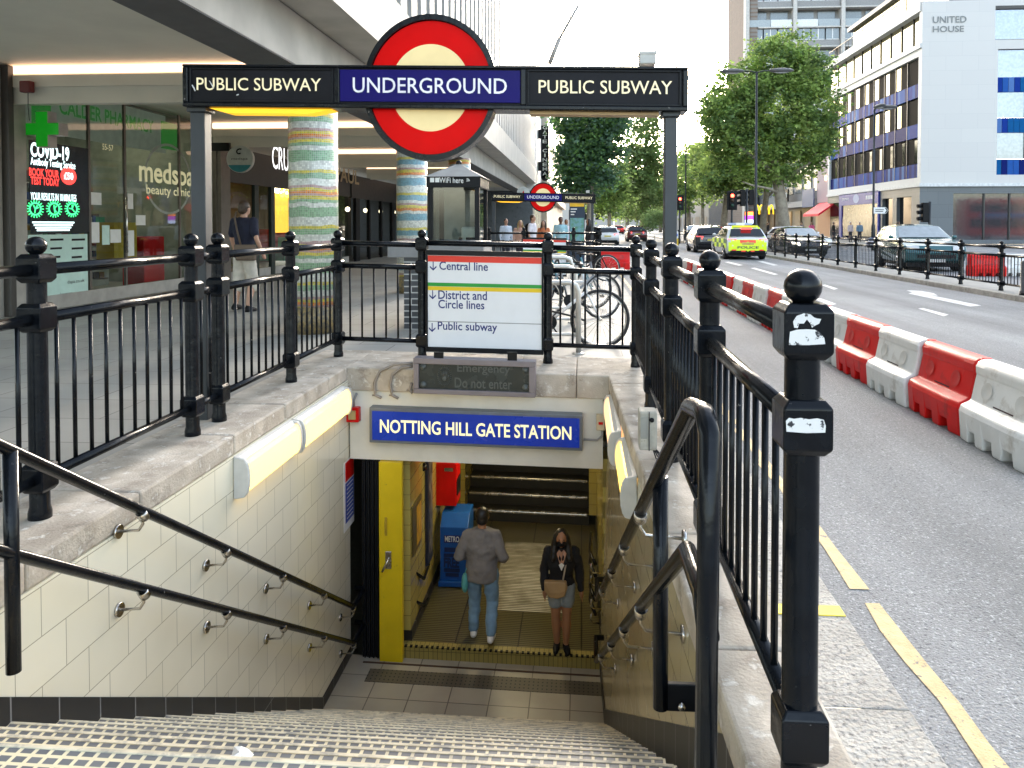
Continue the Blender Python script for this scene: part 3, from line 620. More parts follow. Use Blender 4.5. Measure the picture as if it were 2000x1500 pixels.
for o in list(rb.children):                              # the corner posts belong to the side railings
    if o.name.startswith('post') and (abs(o.bound_box[0][0]-0) < .1 or o.bound_box[0][0] > 2.9):
        for k in list(o.children): bpy.data.objects.remove(k)
        bpy.data.objects.remove(o)
a, b = V(-1.64, 7.68, 0), V(-.345, 7.68, 0)
for h in (1.195, .19):
    g = MB(); g.tube([a+V(.04, 0, .07+h), b+V(-.04, 0, .045+h)], .0275, 14); g.build('rail', BLACK, rb)
# worn white stickers on the near kerbside post
stk = speckle(mat('torn_sticker', (.74, .73, .72), .7, var=.05), (.03, .03, .035), 42, .56, .60)
def ragged(px, Y, name, par):
    g = MB(); n = len(px); pts = [at(x, y, Y) for x, y in px]; g.add([(p.x, Y, p.z) for p in pts], [tuple(range(n))])
    return g.build(name, stk, par)
near = [o for o in rr.children if o.name.startswith('post')][0]
YS = 1.878-.0585-.0015
ragged([(1541, 668), (1543, 648), (1556, 644), (1575, 643), (1592, 644), (1603, 651), (1610, 660), (1612, 672), (1580, 674), (1541, 674)], YS, 'sticker', near)
ragged([(1551, 640), (1549, 628), (1556, 617), (1570, 612), (1583, 614), (1590, 620), (1596, 622), (1604, 623), (1600, 632), (1592, 636), (1586, 640), (1583, 632), (1576, 624), (1570, 632), (1561, 632), (1558, 641)], YS, 'sticker', near)
ragged([(1536, 843), (1535, 822), (1541, 816), (1551, 818), (1564, 816), (1580, 819), (1596, 817), (1609, 820), (1613, 832), (1612, 845), (1575, 846)], YS, 'sticker', near)
# ================================================================== ENTRANCE GANTRY
GY = 5.15
redl = mat('roundel_red', (.62, .002, .002), .35, var=.05, spec=.08, emit=.05, ecol=(.9, .002, .001))
creaml = mat('roundel_cream', (.78, .63, .34), .35, var=.05, spec=.1, emit=.1, ecol=(1, .78, .35))
panelm = mat('panel_black', (.011, .011, .014), .45, var=.3, scale=5, spec=.15)
def gantry(label):
    gx = at(840, 168, GY); t = thing('entrance_gantry', label, 'sign', (gx.x, GY, 0))
    x0, x1 = at(358, 165, GY-.11).x, at(1342, 165, GY-.11).x; xm = gx.x
    zt, zb = at(850, 127, GY-.11).z, at(850, 212, GY-.11).z
    def lv(mb): return mb.tilt(TILT, xm)
    g = MB(); g.box(x0, x1, GY-.09, GY+.09, zb+.012, zt-.012); lv(g).build('beam', panelm, t, bevel=.004)
    g = MB()
    for z0, z1 in ((zt-.02, zt), (zb, zb+.03)): g.box(x0-.01, x1+.01, GY-.11, GY+.11, z0, z1)
    d1, d2 = at(660, 165, GY-.1).x, at(1020, 165, GY-.1).x
    for xa, xb in ((x0-.01, x0+.028), (d1-.024, d1+.012), (d2-.012, d2+.024), (x1-.028, x1+.01)): g.box(xa, xb, GY-.107, GY+.107, zb+.03, zt-.02)
    lv(g).build('moulding', BLACK, t, bevel=.007)
    for xa, xb in ((x0+.028, d1-.024), (d2+.024, x1-.028)):
        g = MB()
        for z0, z1 in ((zt-.034, zt-.022), (zb+.032, zb+.044)): g.box(xa+.01, xb-.01, GY-.102, GY-.088, z0, z1)
        for xx in (xa+.01, xb-.022): g.box(xx, xx+.012, GY-.102, GY-.088, zb+.044, zt-.034)
        lv(g).build('inner_frame', DARK, t, bevel=.003)
    bz0, bz1 = at(840, 205, GY-.1).z, at(840, 137, GY-.1).z
    g = MB(); g.box(d1+.013, d2-.013, GY-.101, GY-.06, zb+.045, zt-.03); lv(g).build('blue_panel', BLUE, t, bevel=.003)
    up = lambda s, p0, p1, bold: sign_text(s, p0, p1, GY-.105, bold)
    bl = mat('letter_white', (.80, .78, .84), .4, emit=.05, ecol=(.8, .8, 1))
    wl_ = mat('letter_cream', (.85, .75, .48), .4, emit=.12, ecol=(1, .82, .45))
    up('UNDERGROUND', (689, 181), (990, 153), .006).build('lettering', bl, t, fix=False)
    mb = sign_text('PUBLIC SUBWAY', (384, 176), (627, 153), GY-.0915, .004); mb.build('lettering', wl_, t, fix=False)
    mb = sign_text('PUBLIC SUBWAY', (1052, 182), (1313, 158), GY-.0915, .004); mb.build('lettering', wl_, t, fix=False)
    # roundel: an upper and a lower half disc set behind the bar
    c = at(840, 171, GY-.06); sx, sz = 133/F*(GY-.06), 143/F*(GY-.06)
    def half(r0, r1, y0, y1, up_, mat_, name, seg=40, clip=0):
        g = MB(); vs = []; fs = []
        lim = (zt-.012 if up_ else zb+.02)-c.z
        def edge(r):
            pts = []
            a0 = math.asin(max(-1, min(1, abs(lim)/(r*sz))))
            for k in range(seg+1):
                an = a0+(math.pi-2*a0)*k/seg; pts.append((r*sx*math.cos(an), r*sz*math.sin(an)*(1 if up_ else -1)))
            return pts
        e1 = edge(r1)
        if r0 == 0:
            g.prism([(c.x+x, c.z+z) for x, z in e1], 'y', y0, y1)
        else:
            e0 = edge(r0); n = seg+1
            for y_ in (y0, y1): vs += [(c.x+x, y_, c.z+z) for x, z in e1]+[(c.x+x, y_, c.z+z) for x, z in e0]
            for k in range(seg):
                fs += [(k, k+1, n+k+1, n+k), (2*n+k, 3*n+k, 3*n+k+1, 2*n+k+1), (k, 2*n+k, 2*n+k+1, k+1), (n+k, n+k+1, 3*n+k+1, 3*n+k)]
            fs += [(0, n, 3*n, 2*n), (seg, 2*n+seg, 3*n+seg, n+seg)]
            g.add(vs, fs)
        return g.build(name, mat_, t)
    for u in (True, False):
        half(.925, 1.0, GY-.075, GY+.075, u, BLACK, 'roundel_rim'); half(0, .93, GY-.045, GY+.045, u, BLACK, 'roundel_body')
        half(.60, .915, GY-.053, GY-.044, u, redl, 'red_ring'); half(0, .598, GY-.052, GY-.0445, u, creaml, 'cream_centre')
    g = MB(); xa, xb = at(418, 212, GY).x, at(655, 212, GY).x; g.prism([(xa, zb-.004), (xb, zb-.004), (xb-.16, zb-.035), (xa+.12, zb-.035)], 'y', GY-.07, GY+.07)
    g.tilt(TILT, xm).build('downlight', mat('amber_glow', (1, .6, .03), .4, emit=.45, ecol=(1, .46, .01)), t)
    xa, xb = at(1036, 222, GY).x, at(1285, 222, GY).x
    g = MB(); g.box(xa, xb, GY-.06, GY+.06, zb-.022, zb-.002); g.tilt(TILT, xm).build('downlight', mat('tan_panel', (.45, .30, .14), .5), t)
    lx = (at(395, 500, GY).x, at(1308, 500, GY).x)
    for i, x in enumerate(lx):
        zz_ = zb-TILT*(x-xm); w_ = .052 if i == 0 else .042
        g = MB(); g.box(x-w_, x+w_, GY-.05, GY+.05, .03, zz_-.03); g.box(x-w_-.018, x+w_+.018, GY-.068, GY+.068, zz_-.03, zz_+.004); g.build('leg', mat('leg_paint', (.032, .037, .042), .45, var=.2, scale=5), t, bevel=.006)
    g = MB(); c2 = at(1264, 116, GY); g.box(c2.x-.055, c2.x+.055, GY-.06, GY+.06, c2.z-.04, c2.z+.04); g.box(c2.x-.06, c2.x+.06, GY-.065, GY+.065, c2.z+.02, c2.z+.045)
    bxp = g.build('light_sensor', LGREY, t, bevel=.006)
    g = MB(); q = at(1282, 122, GY); r_ = at(1322, 122, GY); g.tube([q, q.lerp(r_, .4)+V(0, 0, .0), q.lerp(r_, .75)+V(0, 0, .03), r_, r_-V(0, 0, .04)], .006, 6); g.build('cable', DARK, bxp)
    return t
gan = gantry('large black gantry with a red roundel spanning the near stairwell')
# scratches on the left panel
g = MB()
for p0, p1, wd in (((375, 166), (381, 178), 2.2), ((409, 158), (417, 173), 1.6), ((462, 186), (466, 184), 2)):
    a, b = at(*p0, GY-.093), at(*p1, GY-.093); g.tube([a, a.lerp(b, .5)+V(.003, 0, 0), b], .0022*wd, 5)
g.build('scratch', PAPER, gan)
g2 = dup(gan, (at(1060, 386, 24.9).x, 24.9, -.03), 0, 'smaller looking black gantry with a roundel farther down the pavement'); g2['group'] = gan['group'] = 'underground entrance gantries'
# ================================================================== DIRECTION BOARD
def board(label, near=True):
    Y = 7.63; t = thing('direction_board', label, 'sign', (-1, Y, .06), 'direction boards on the stairwell railings')
    x0, x1 = at(836, 590, Y).x, at(1058, 590, Y).x; zt, zb = at(947, 500, Y).z, at(947, 680, Y).z; xm = (x0+x1)/2
    T = lambda mb: mb.tilt(.018, xm)
    g = MB(); g.box(x0, x1, Y-.005, Y+.03, zb, zt); T(g).build('face', mat('sign_white', (.80, .80, .81), .35, var=.02), t)
    g = MB()
    for a, b, c_, d in ((x0-.018, x1+.018, zt, zt+.05), (x0-.018, x1+.018, zb-.05, zb), (x0-.018, x0, zb, zt), (x1, x1+.018, zb, zt)): g.box(a, b, Y-.02, Y+.045, c_, d)
    T(g).build('frame', DARK, t, bevel=.004)
    zf = lambda py: at(947, py, Y).z
    for nm, m, p0, p1 in (('red_stripe', mat('stripe_red', (.75, .035, .015), .4, var=.02), 501, 513), ('green_stripe', mat('stripe_green', (.01, .30, .03), .4, var=.02), 554, 561), ('yellow_stripe', mat('stripe_yellow', (.80, .55, .005), .4, var=.02), 561.5, 569), ('panel_joint', GREY, 629.3, 630.7)):
        g = MB(); g.box(x0+.001, x1-.001, Y-.0075, Y-.0045, zf(p1), zf(p0)); T(g).build(nm, m, t)
    mb = MB()
    for s, p0, p1 in (('Central line', (858, 527), (953, 512.5)), ('District and', (856, 584), (951, 569)), ('Circle lines', (856, 602), (946, 587.5)), ('Public subway', (855, 649), (971, 631))):
        sign_text(s, p0, p1, Y-.007, .012, mb)
    for px, py in ((846, 519), (845, 575), (844, 639)):
        c_ = at(px, py, Y-.007); r = .0045
        mb.box(c_.x-r, c_.x+r, Y-.0075, Y-.0065, c_.z-.035, c_.z+.042)
        for s in (-1, 1):
            mb.add([(c_.x, Y-.0072, c_.z-.05), (c_.x, Y-.0072, c_.z-.032), (c_.x+s*.034, Y-.0072, c_.z+.0), (c_.x+s*.034, Y-.0072, c_.z-.017)], [(0, 1, 2, 3)])
    mb.build('lettering', mat('navy_letter', (.012, .022, .16), .5, var=.02), t, fix=False)
    return t
bd = board('white direction board listing Central line, District and Circle lines in the near railing')
b2 = dup(bd, (at(1048, 480, 20.4).x+.2, 20.4, -.02), 0, 'white direction board half hidden in the farther stairwell railing')
# far stairwell railing
fr = railing('railing', 'black railing around the farther stairwell entrance', ((at(955, 470, 20.5).x, 20.5, 0), (1, 0, 0)), .03, [0, .95, 2.3, 3.0], bal=.16)
railing('railing', 'black side railing of the farther stairwell running beside the road', ((.42, 20.6, 0), (0, 1, 0)), .03, [0, 1.5, 3.0, 4.5], bal=.3)
# ================================================================== PEOPLE
FOLDS = {'top': (.11, .036), 'trousers': (.09, .030), 'shorts': (.07, .02), 'hair': (.035, .012)}
def capsules(parts, voxel, name, m, par, smooth=4):
    """one closed skin grown over overlapping tapered limbs: union by voxel remesh"""
    g = MB()
    for kind, *a in parts:
        if kind == 'l':                                   # limb through points with radii
            pts, rr = a[0], a[1]
            P = [Vector(p) for p in pts]; g.tube(P, rr, 12, rz=a[2] if len(a) > 2 else 1)
            g.ball(P[0], rr[0]*.98, 10); g.ball(P[-1], rr[-1]*.98, 10)
        elif kind == 'e': g.ball(a[0], 1, 16, sc=a[1])
        elif kind == 'f':                                 # loft of ellipses (x, y, z, rx, ry)
            n = 18; vs = []
            for x, y, z, rx, ry in a[0]:
                for k in range(n): an = math.tau*k/n; vs.append((x+rx*math.cos(an), y+ry*math.sin(an), z))
            L = len(a[0]); fs = [(i*n+k, i*n+(k+1) % n, (i+1)*n+(k+1) % n, (i+1)*n+k) for i in range(L-1) for k in range(n)]
            g.add(vs, fs+[tuple(range(n))[::-1], tuple((L-1)*n+k for k in range(n))], True)
    me = bpy.data.meshes.new(name); me.from_pydata(g.v, [], g.f); me.materials.append(m)
    import bmesh
    bm = bmesh.new(); bm.from_mesh(me); bmesh.ops.recalc_face_normals(bm, faces=bm.faces); bm.to_mesh(me); bm.free()
    o = bpy.data.objects.new(name, me); C.objects.link(o); o.parent = par
    r = o.modifiers.new('skin', 'REMESH'); r.mode = 'VOXEL'; r.voxel_size = voxel; r.use_smooth_shade = True
    s = o.modifiers.new('soft', 'SMOOTH'); s.factor = .5; s.iterations = smooth
    if name in FOLDS and voxel < .02:                     # folds in the cloth, strands in the hair
        sz, st_ = FOLDS[name]; k_ = 'folds_'+name
        tx = bpy.data.textures.get(k_) or bpy.data.textures.new(k_, 'CLOUDS'); tx.noise_scale = sz; tx.noise_depth = 2
        d_ = o.modifiers.new('folds', 'DISPLACE'); d_.texture = tx; d_.strength = st_; d_.mid_level = .22; d_.texture_coords = 'LOCAL'
    return o
def cloth(name, rgb, rough=.85): return mat(name, rgb, rough, var=.14, scale=9, bump=.25, bscale=30)
SKIN = [mat('skin_light', (.50, .28, .19), .5, var=.06), mat('skin_tan', (.36, .17, .085), .45, var=.08), mat('skin_dark', (.12, .055, .03), .5, var=.1)]
HAIR = {'black': mat('black_hair', (.010, .008, .007), .45, var=.4, scale=40), 'brown': mat('brown_hair', (.05, .028, .015), .5, var=.4, scale=40), 'fair': mat('fair_hair', (.36, .24, .10), .5, var=.3, scale=40), 'white': mat('white_cap', (.7, .7, .68), .7)}
def person(label, loc, rz, H, skin, hair, top, bottom, shoe=INK, longhair=False, shorts=False, longsleeve=True, arms=None, legs=None, female=False, vox=.02, group=None, headtilt=0, hem=.86, nose=True, bag=None, mask=False, loose=0.0, wide=1.0):
    """stands at the origin facing -Y, 1.75 m tall, then scaled to H"""
    t = thing('person', label, 'person', (0, 0, 0), group)
    sw, hw = (.165, .09) if female else (.19, .085)
    legs = legs or {'l': [(-hw, 0, .9), (-hw-.005, -.02, .49), (-hw, .01, .085)], 'r': [(hw, 0, .9), (hw+.005, -.02, .49), (hw, .01, .085)]}
    arms = arms or {'l': [(-sw, 0, 1.42), (-sw-.055, .02, 1.13), (-sw-.05, -.05, .89)], 'r': [(sw, 0, 1.42), (sw+.055, .02, 1.13), (sw+.05, -.05, .89)]}
    hc = V(0, -.02-headtilt*.05, 1.625-headtilt*.01)
    body = [('f', [(0, 0, .80, .10, .08), (0, 0, .86, .155, .105), (0, 0, .95, .155, .11), (0, -.005, 1.08, .125 if female else .14, .095), (0, -.01, 1.22, .15 if female else .17, .115), (0, 0, 1.36, .165 if female else .185, .105), (0, .005, 1.44, .13, .075), (0, .005, 1.47, .06, .055)]),
            ('l', [(0, .01, 1.42), (0, -.005, 1.56)], [.055, .05]), ('e', hc, (.074, .095, .115)), ('e', hc+V(0, -.03, -.06), (.055, .06, .06))]
    if nose: body.append(('e', hc+V(0, -.10, -.015), (.014, .02, .024)))
    for s in (-1, 1): body.append(('e', hc+V(s*.076, .005, -.005), (.012, .022, .03)))
    for s in 'lr':
        a, b, c_ = [Vector(p) for p in legs[s]]
        body.append(('l', [a, a.lerp(b, .5), b, b.lerp(c_, .35), c_], [.088, .078, .058, .060, .038]))
        d = V(-.02 if s == 'l' else .02, -.13, 0); body.append(('l', [c_+V(0, .04, -.045), c_+d*.5+V(0, 0, -.05), c_+d+V(0, 0, -.058)], [.034, .036, .024]))
        a, b, c_ = [Vector(p) for p in arms[s]]
        body.append(('l', [a, a.lerp(b, .5), b, b.lerp(c_, .4), c_], [.05, .045, .036, .037, .024]))
        f = (c_-b).normalized(); sd_ = f.cross(V(0, 1, 0)); sd_ = sd_.normalized() if sd_.length > .1 else V(1, 0, 0)
        body.append(('l', [c_, c_+f*.045, c_+f*.085], [.024, .032, .028], 1))
        if vox < .016:
            for k, (o_, l_) in enumerate(((-.026, .06), (-.009, .072), (.009, .068), (.025, .05))):
                q = c_+f*.085+V(0, o_, 0); body.append(('l', [q, q+f*l_*.55, q+f*l_+V(0, -.012, 0)], [.010, .009, .0075]))
            q = c_+f*.03+V(0, -.03, 0); body.append(('l', [q, q+f*.03+V(0, -.02, 0), q+f*.06+V(0, -.022, 0)], [.011, .0095, .008]))
    capsules(body, vox, 'body', skin, t)
    # clothing
    k = loose
    up = [('f', [(0, 0, hem, .165+k, .12+k), (0, 0, .95, .163+k, .122+k), (0, -.005, 1.08, (.135 if female else .153)+k, .108+k), (0, -.01, 1.22, (.16 if female else .182)+k*.7, .128+k*.6), (0, 0, 1.36, (.172 if female else .195)+k*.4, .117), (0, .005, 1.445, .135, .088), (0, .005, 1.475, .07, .066)])]
    for s in 'lr':
        a, b, c_ = [Vector(p) for p in arms[s]]
        if longsleeve: up.append(('l', [a, a.lerp(b, .5), b, b.lerp(c_, .5), b.lerp(c_, .96)], [.057+k*.3, .054+k*.3, .05+k*.3, .047+k*.2, .036]))
        else: up.append(('l', [a, a.lerp(b, .4), a.lerp(b, .72)], [.064, .062, .06]))
    capsules(up, vox*1.1, 'top', top, t, 6)
    lo = [('f', [(0, 0, .80, .13, .095), (0, 0, .86, .163, .114), (0, 0, .95, .16, .118), (0, 0, 1.0, .145, .11)])]
    for s in 'lr':
        a, b, c_ = [Vector(p) for p in legs[s]]
        if shorts: e = .42 if shorts is True else shorts; lo.append(('l', [a, a.lerp(b, e), a.lerp(b, e*1.7)], [.096, .09, .088]))
        else: lo.append(('l', [a, a.lerp(b, .5), b, b.lerp(c_, .5), b.lerp(c_, .95)], [.095, .083, .066, .062, .056]))
    capsules(lo, vox*1.1, 'shorts' if shorts else 'trousers', bottom, t, 5)
    for s in 'lr':
        c_ = Vector(legs[s][2]); d = V(-.02 if s == 'l' else .02, -.14, 0)
        capsules([('l', [c_+V(0, .045, -.05), c_+d*.5+V(0, 0, -.052), c_+d+V(0, 0, -.062)], [.042, .046, .032]), ('l', [c_+V(0, .01, -.04), c_+V(0, .005, -.005)], [.044, .042])], vox, 'shoe', shoe, t, 3)
    hp = [('e', hc+V(0, .02, .022), (.083, .092, .105))]
    if longhair:
        hp += [('l', [hc+V(0, .05, .03), hc+V(0, .085, -.12), hc+V(0, .09, -.26)], [.075, .085, .07]),
               ('l', [hc+V(-.06, .0, .03), hc+V(-.085, .01, -.1), hc+V(-.10, -.05, -.28)], [.04, .043, .035]), ('l', [hc+V(.06, .0, .03), hc+V(.085, .01, -.1), hc+V(.10, -.05, -.28)], [.04, .043, .035])]
    else: hp += [('e', hc+V(0, .05, -.03), (.07, .06, .07))]
    capsules(hp, vox*.8, 'hair', hair, t, 3)
    for s in (-1, 1):
        g = MB(); g.ball(hc+V(s*.03, -.089, .008), .0085, 8); g.build('eye', INK, t)
    if mask: capsules([('e', hc+V(0, -.062, -.05), (.062, .052, .05))], .012, 'mask', INK, t, 2)
    if bag: bag(t)
    t.rotation_euler = (0, 0, rz); t.scale = (H/1.75*wide, H/1.75*wide, H/1.75); t.location = loc
    return t
MAN_S, WOM_S = 1.315, 1.20
def z_floor(x): return TZ-TILT*(x+1)
# man walking away in the tunnel
mp = at(942, 1264, 7.40)
def hold_bag(t):
    pass
person('man seen from behind in a loose grey shirt and pale jeans walking into the tunnel', (mp.x, 7.40, z_floor(mp.x)), math.pi, MAN_S, SKIN[1], HAIR['black'], cloth('grey_shirt', (.20, .185, .175)), cloth('pale_denim', (.20, .33, .46)), WHITE,
       arms={'l': [(-.165, 0, 1.39), (-.265, .07, 1.13), (-.235, -.08, 1.02)], 'r': [(.165, 0, 1.39), (.275, .06, 1.12), (.19, -.16, 1.03)]},
       legs={'l': [(-.10, 0, .9), (-.12, -.02, .50), (-.12, .16, .15)], 'r': [(.095, 0, .9), (.10, -.07, .5), (.11, -.06, .085)]}, vox=.013, loose=.025, hem=.80, wide=1.10)
t = thing('bag', 'small teal carrier bag held low beside the man in the tunnel', 'bag', tuple(at(910, 1140, 7.35)))
c = at(908, 1138, 7.35); g = MB(); g.ball(c, 1, 14, sc=(.035, .05, .10)); g.build('pouch', mat('teal_bag', (.10, .38, .36), .4), t)
g = MB(); g.tube([c+V(0, -.02, .09), c+V(.02, 0, .16), c+V(.0, .02, .09)], .005, 6); g.build('loop', mat('teal_bag', (.1, .38, .36)), t)
wp = at(1096, 1272, 7.31)
person('woman with long dark hair, black mask, black cardigan and denim shorts in the tunnel', (wp.x, 7.31, z_floor(wp.x)), .05, WOM_S, SKIN[1], HAIR['black'], cloth('black_cardigan', (.008, .008, .010)), cloth('denim_shorts', (.26, .30, .32)), INK,
       longhair=True, shorts=.34, female=True, vox=.012, mask=True, headtilt=1, hem=.95, wide=1.12,
       arms={'l': [(-.165, 0, 1.41), (-.215, .02, 1.14), (-.21, -.05, .87)], 'r': [(.165, 0, 1.41), (.225, .02, 1.14), (.25, -.03, .86)]},
       legs={'l': [(-.075, 0, .9), (-.07, -.03, .5), (-.055, .0, .085)], 'r': [(.085, 0, .9), (.07, -.03, .5), (.06, -.03, .085)]})
S_ = WOM_S/1.75; wx, wy, wz = wp.x, 7.31, z_floor(wp.x)
t = thing('shoulder_bag', 'tan shoulder bag with a long strap hanging at the woman\'s hip', 'bag', (wx, wy-.1, wz+.6))
tanm = mat('tan_leather', (.40, .26, .12), .5, var=.1)
c = V(wx-.075*S_, wy-.16*S_, wz+.93*S_); g = MB(); g.prism([(c.x+x*S_, c.z+z*S_) for x, z in ((-.16, .11), (.15, .11), (.165, .02), (.13, -.09), (.03, -.13), (-.09, -.11), (-.155, -.02))], 'y', c.y-.05*S_, c.y+.04*S_); g.build('pouch', tanm, t, bevel=.012)
g = MB(); g.prism([(c.x+x*S_, c.z+z*S_) for x, z in ((-.15, .115), (.15, .115), (.14, .0), (.05, -.05), (-.08, -.04))], 'y', c.y-.062*S_, c.y-.048*S_); g.build('flap', mat('tan_leather_2', (.45, .30, .15), .5), t, bevel=.006)
g = MB(); g.tube([c+V(.1, .0, .1)*S_, V(wx+.06*S_, wy-.15*S_, wz+1.22*S_), V(wx+.10*S_, wy-.08*S_, wz+1.42*S_), V(wx+.1*S_, wy+.02, wz+1.475*S_)], .008, 6); g.build('strap', mat('strap_cream', (.5, .42, .34), .6), t)
g = MB(); 
wom = [x for x in C.objects if x.name.startswith('person') and 'woman with long dark' in x['label']][0]
g = MB()
for s in (-1, 1): g.add([V(0, -.155, 1.20), V(s*.062, -.125, 1.42), V(s*.03, -.10, 1.46), V(0, -.13, 1.44)], [(0, 1, 2, 3)])
nk = g.build('neckline', SKIN[0], None, fix=False); nk.parent = wom
g = MB(); g.add([V(0, -.158, 1.19), V(-.035, -.153, 1.27), V(0, -.152, 1.30), V(.035, -.153, 1.27)], [(0, 1, 2, 3)]); nk = g.build('white_top', PAPER, None, fix=False); nk.parent = wom
# ================================================================== LEFT BUILDING (arcade)
soff = mat('soffit_paint', (.70, .68, .585), .6, var=.06, scale=1.2)
conc2 = mat('fair_concrete', (.43, .41, .37), .8, var=.14, scale=1.5, bump=.12, bscale=60)
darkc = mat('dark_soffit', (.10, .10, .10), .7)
pale = mat('pale_fascia', (.46, .44, .40), .7, var=.08, scale=2)
bl_ = thing('office_building', 'long concrete office block over an open shopping arcade on the left', 'building', (-6, 20, 0))
YE = 47.5
g = MB(); g.box(-12, -4.05, -8, YE, 3.97, 4.2); g.build('soffit', soff, bl_)
g = MB(); g.box(-4.05, -3.47, -8, YE, 3.4, 4.02); g.build('edge_beam', conc2, bl_)
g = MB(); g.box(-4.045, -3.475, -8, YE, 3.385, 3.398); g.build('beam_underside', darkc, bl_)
g = MB(); g.box(-3.468, -2.88, -8, YE, 4.03, 4.2); g.build('overhang', conc2, bl_)
g = MB(); g.box(-4.0, -2.85, -8, YE, 4.2, 4.88); g.box(-2.878, -2.85, -8, YE, 4.02, 4.2); g.build('fascia', pale, bl_)
g = MB()
g.box(-12, -3.1, -8, YE, 4.9, 34); g.build('upper_wall', mat('grey_cladding', (.10, .105, .11), .6), bl_)
g = MB(); y = 2.0
while y < YE: g.box(-3.1, -2.92, y, y+.42, 4.9, 34); y += .78
o = g.build('cladding_fin', mat('ribbed_cladding', (.40, .395, .38), .6, var=.1), bl_); o['kind'] = 'stuff'
g = MB(); g.box(-3.0, -2.86, YE-.5, YE, 4.9, 34); g.build('corner_strip', mat('white_panel', (.74, .74, .74), .5), bl_)
strip = mat('cove_light', (1, .80, .66), .5, var=.01, emit=.95, ecol=(1, .64, .43))
for k, Y in enumerate((11.45, 18.2, 24.9, 31.6, 38.3)):
    xw = at(20, 120, 11.45).x if k == 0 else -9.1
    g = MB(); g.box(xw, -4.05, Y, Y+.42, 3.40, 3.97); o = g.build('cross_beam', soff, bl_)
    g = MB(); g.box(xw, -4.05, Y+.0, Y+.06, 3.36, 3.40); g.box(xw, -4.05, Y-.05, Y-.001, 3.62, 3.80); g.build('cove', soff, o)
    g = MB(); g.box(xw, -4.06, Y-.03, Y-.002, 3.83, 3.955); g.build('cove_light', strip, o)
# mosaic columns: bands of tiny tiles
def mosaic(name, ramp):
    m = bpy.data.materials.new(name); m.use_nodes = True; n = m.node_tree.nodes; l = m.node_tree.links; b = n['Principled BSDF']; b.inputs['Roughness'].default_value = .3
    ge = n.new('ShaderNodeTexCoord'); sp = n.new('ShaderNodeSeparateXYZ'); l.new(ge.outputs['Object'], sp.inputs[0])
    at2 = n.new('ShaderNodeMath'); at2.operation = 'ARCTAN2'; l.new(sp.outputs['X'], at2.inputs[0]); l.new(sp.outputs['Y'], at2.inputs[1])
    ml = n.new('ShaderNodeMath'); ml.operation = 'MULTIPLY'; ml.inputs[1].default_value = .33; l.new(at2.outputs[0], ml.inputs[0])
    nz = n.new('ShaderNodeTexNoise'); nz.noise_dimensions = '3D'; nz.inputs['Scale'].default_value = 3; l.new(ge.outputs['Object'], nz.inputs['Vector'])
    wob = n.new('ShaderNodeMath'); wob.operation = 'MULTIPLY_ADD'; wob.inputs[1].default_value = .09; l.new(nz.outputs['Fac'], wob.inputs[0]); l.new(sp.outputs['Z'], wob.inputs[2])
    sc = n.new('ShaderNodeMath'); sc.operation = 'MULTIPLY'; sc.inputs[1].default_value = 1/.74; l.new(wob.outputs[0], sc.inputs[0])
    frc = n.new('ShaderNodeMath'); frc.operation = 'FRACT'; l.new(sc.outputs[0], frc.inputs[0])
    rp = n.new('ShaderNodeValToRGB'); rp.color_ramp.interpolation = 'CONSTANT'; els = rp.color_ramp.elements
    els[1].position = 1.0; els[0].position = 0; els[0].color = (*ramp[0][1], 1)
    for p, c in ramp[1:]: els.new(p).color = (*c, 1)
    els[len(els)-1].color = (*ramp[-1][1], 1)
    l.new(frc.outputs[0], rp.inputs[0])
    cb = n.new('ShaderNodeCombineXYZ'); l.new(ml.outputs[0], cb.inputs[0]); l.new(sp.outputs['Z'], cb.inputs[1])
    br = n.new('ShaderNodeTexBrick'); br.offset = 0
    for k, v in (('Scale', 1), ('Mortar Size', .0016), ('Brick Width', .027), ('Row Height', .027), ('Bias', 0)): br.inputs[k].default_value = v
    br.inputs['Color1'].default_value = (.7, .7, .7, 1); br.inputs['Color2'].default_value = (1.15, 1.15, 1.15, 1); br.inputs['Mortar'].default_value = (.9, .9, .9, 1)
    l.new(cb.outputs[0], br.inputs['Vector'])
    mx = n.new('ShaderNodeMix'); mx.data_type = 'RGBA'; mx.blend_type = 'MULTIPLY'; mx.inputs['Factor'].default_value = 1
    l.new(rp.outputs[0], mx.inputs['A']); l.new(br.outputs['Color'], mx.inputs['B'])
    m2 = n.new('ShaderNodeMix'); m2.data_type = 'RGBA'; l.new(br.outputs['Fac'], m2.inputs['Factor']); l.new(mx.outputs['Result'], m2.inputs['A']); m2.inputs['B'].default_value = (.52, .50, .46, 1)
    l.new(m2.outputs['Result'], b.inputs['Base Color']); return m
wht, grn, yl, orr, mve, tl = (.66, .67, .60), (.22, .40, .22), (.66, .54, .03), (.74, .22, .015), (.46, .27, .26), (.12, .32, .40)
ram1 = [(0, wht), (.16, grn), (.34, wht), (.42, grn), (.48, yl), (.54, mve), (.58, orr), (.63, yl), (.68, mve), (.73, wht), (.84, grn), (.94, yl)]
ram2 = [(0, wht), (.14, tl), (.34, wht), (.42, orr), (.5, yl), (.58, mve), (.64, wht), (.72, tl), (.86, yl), (.93, wht)]
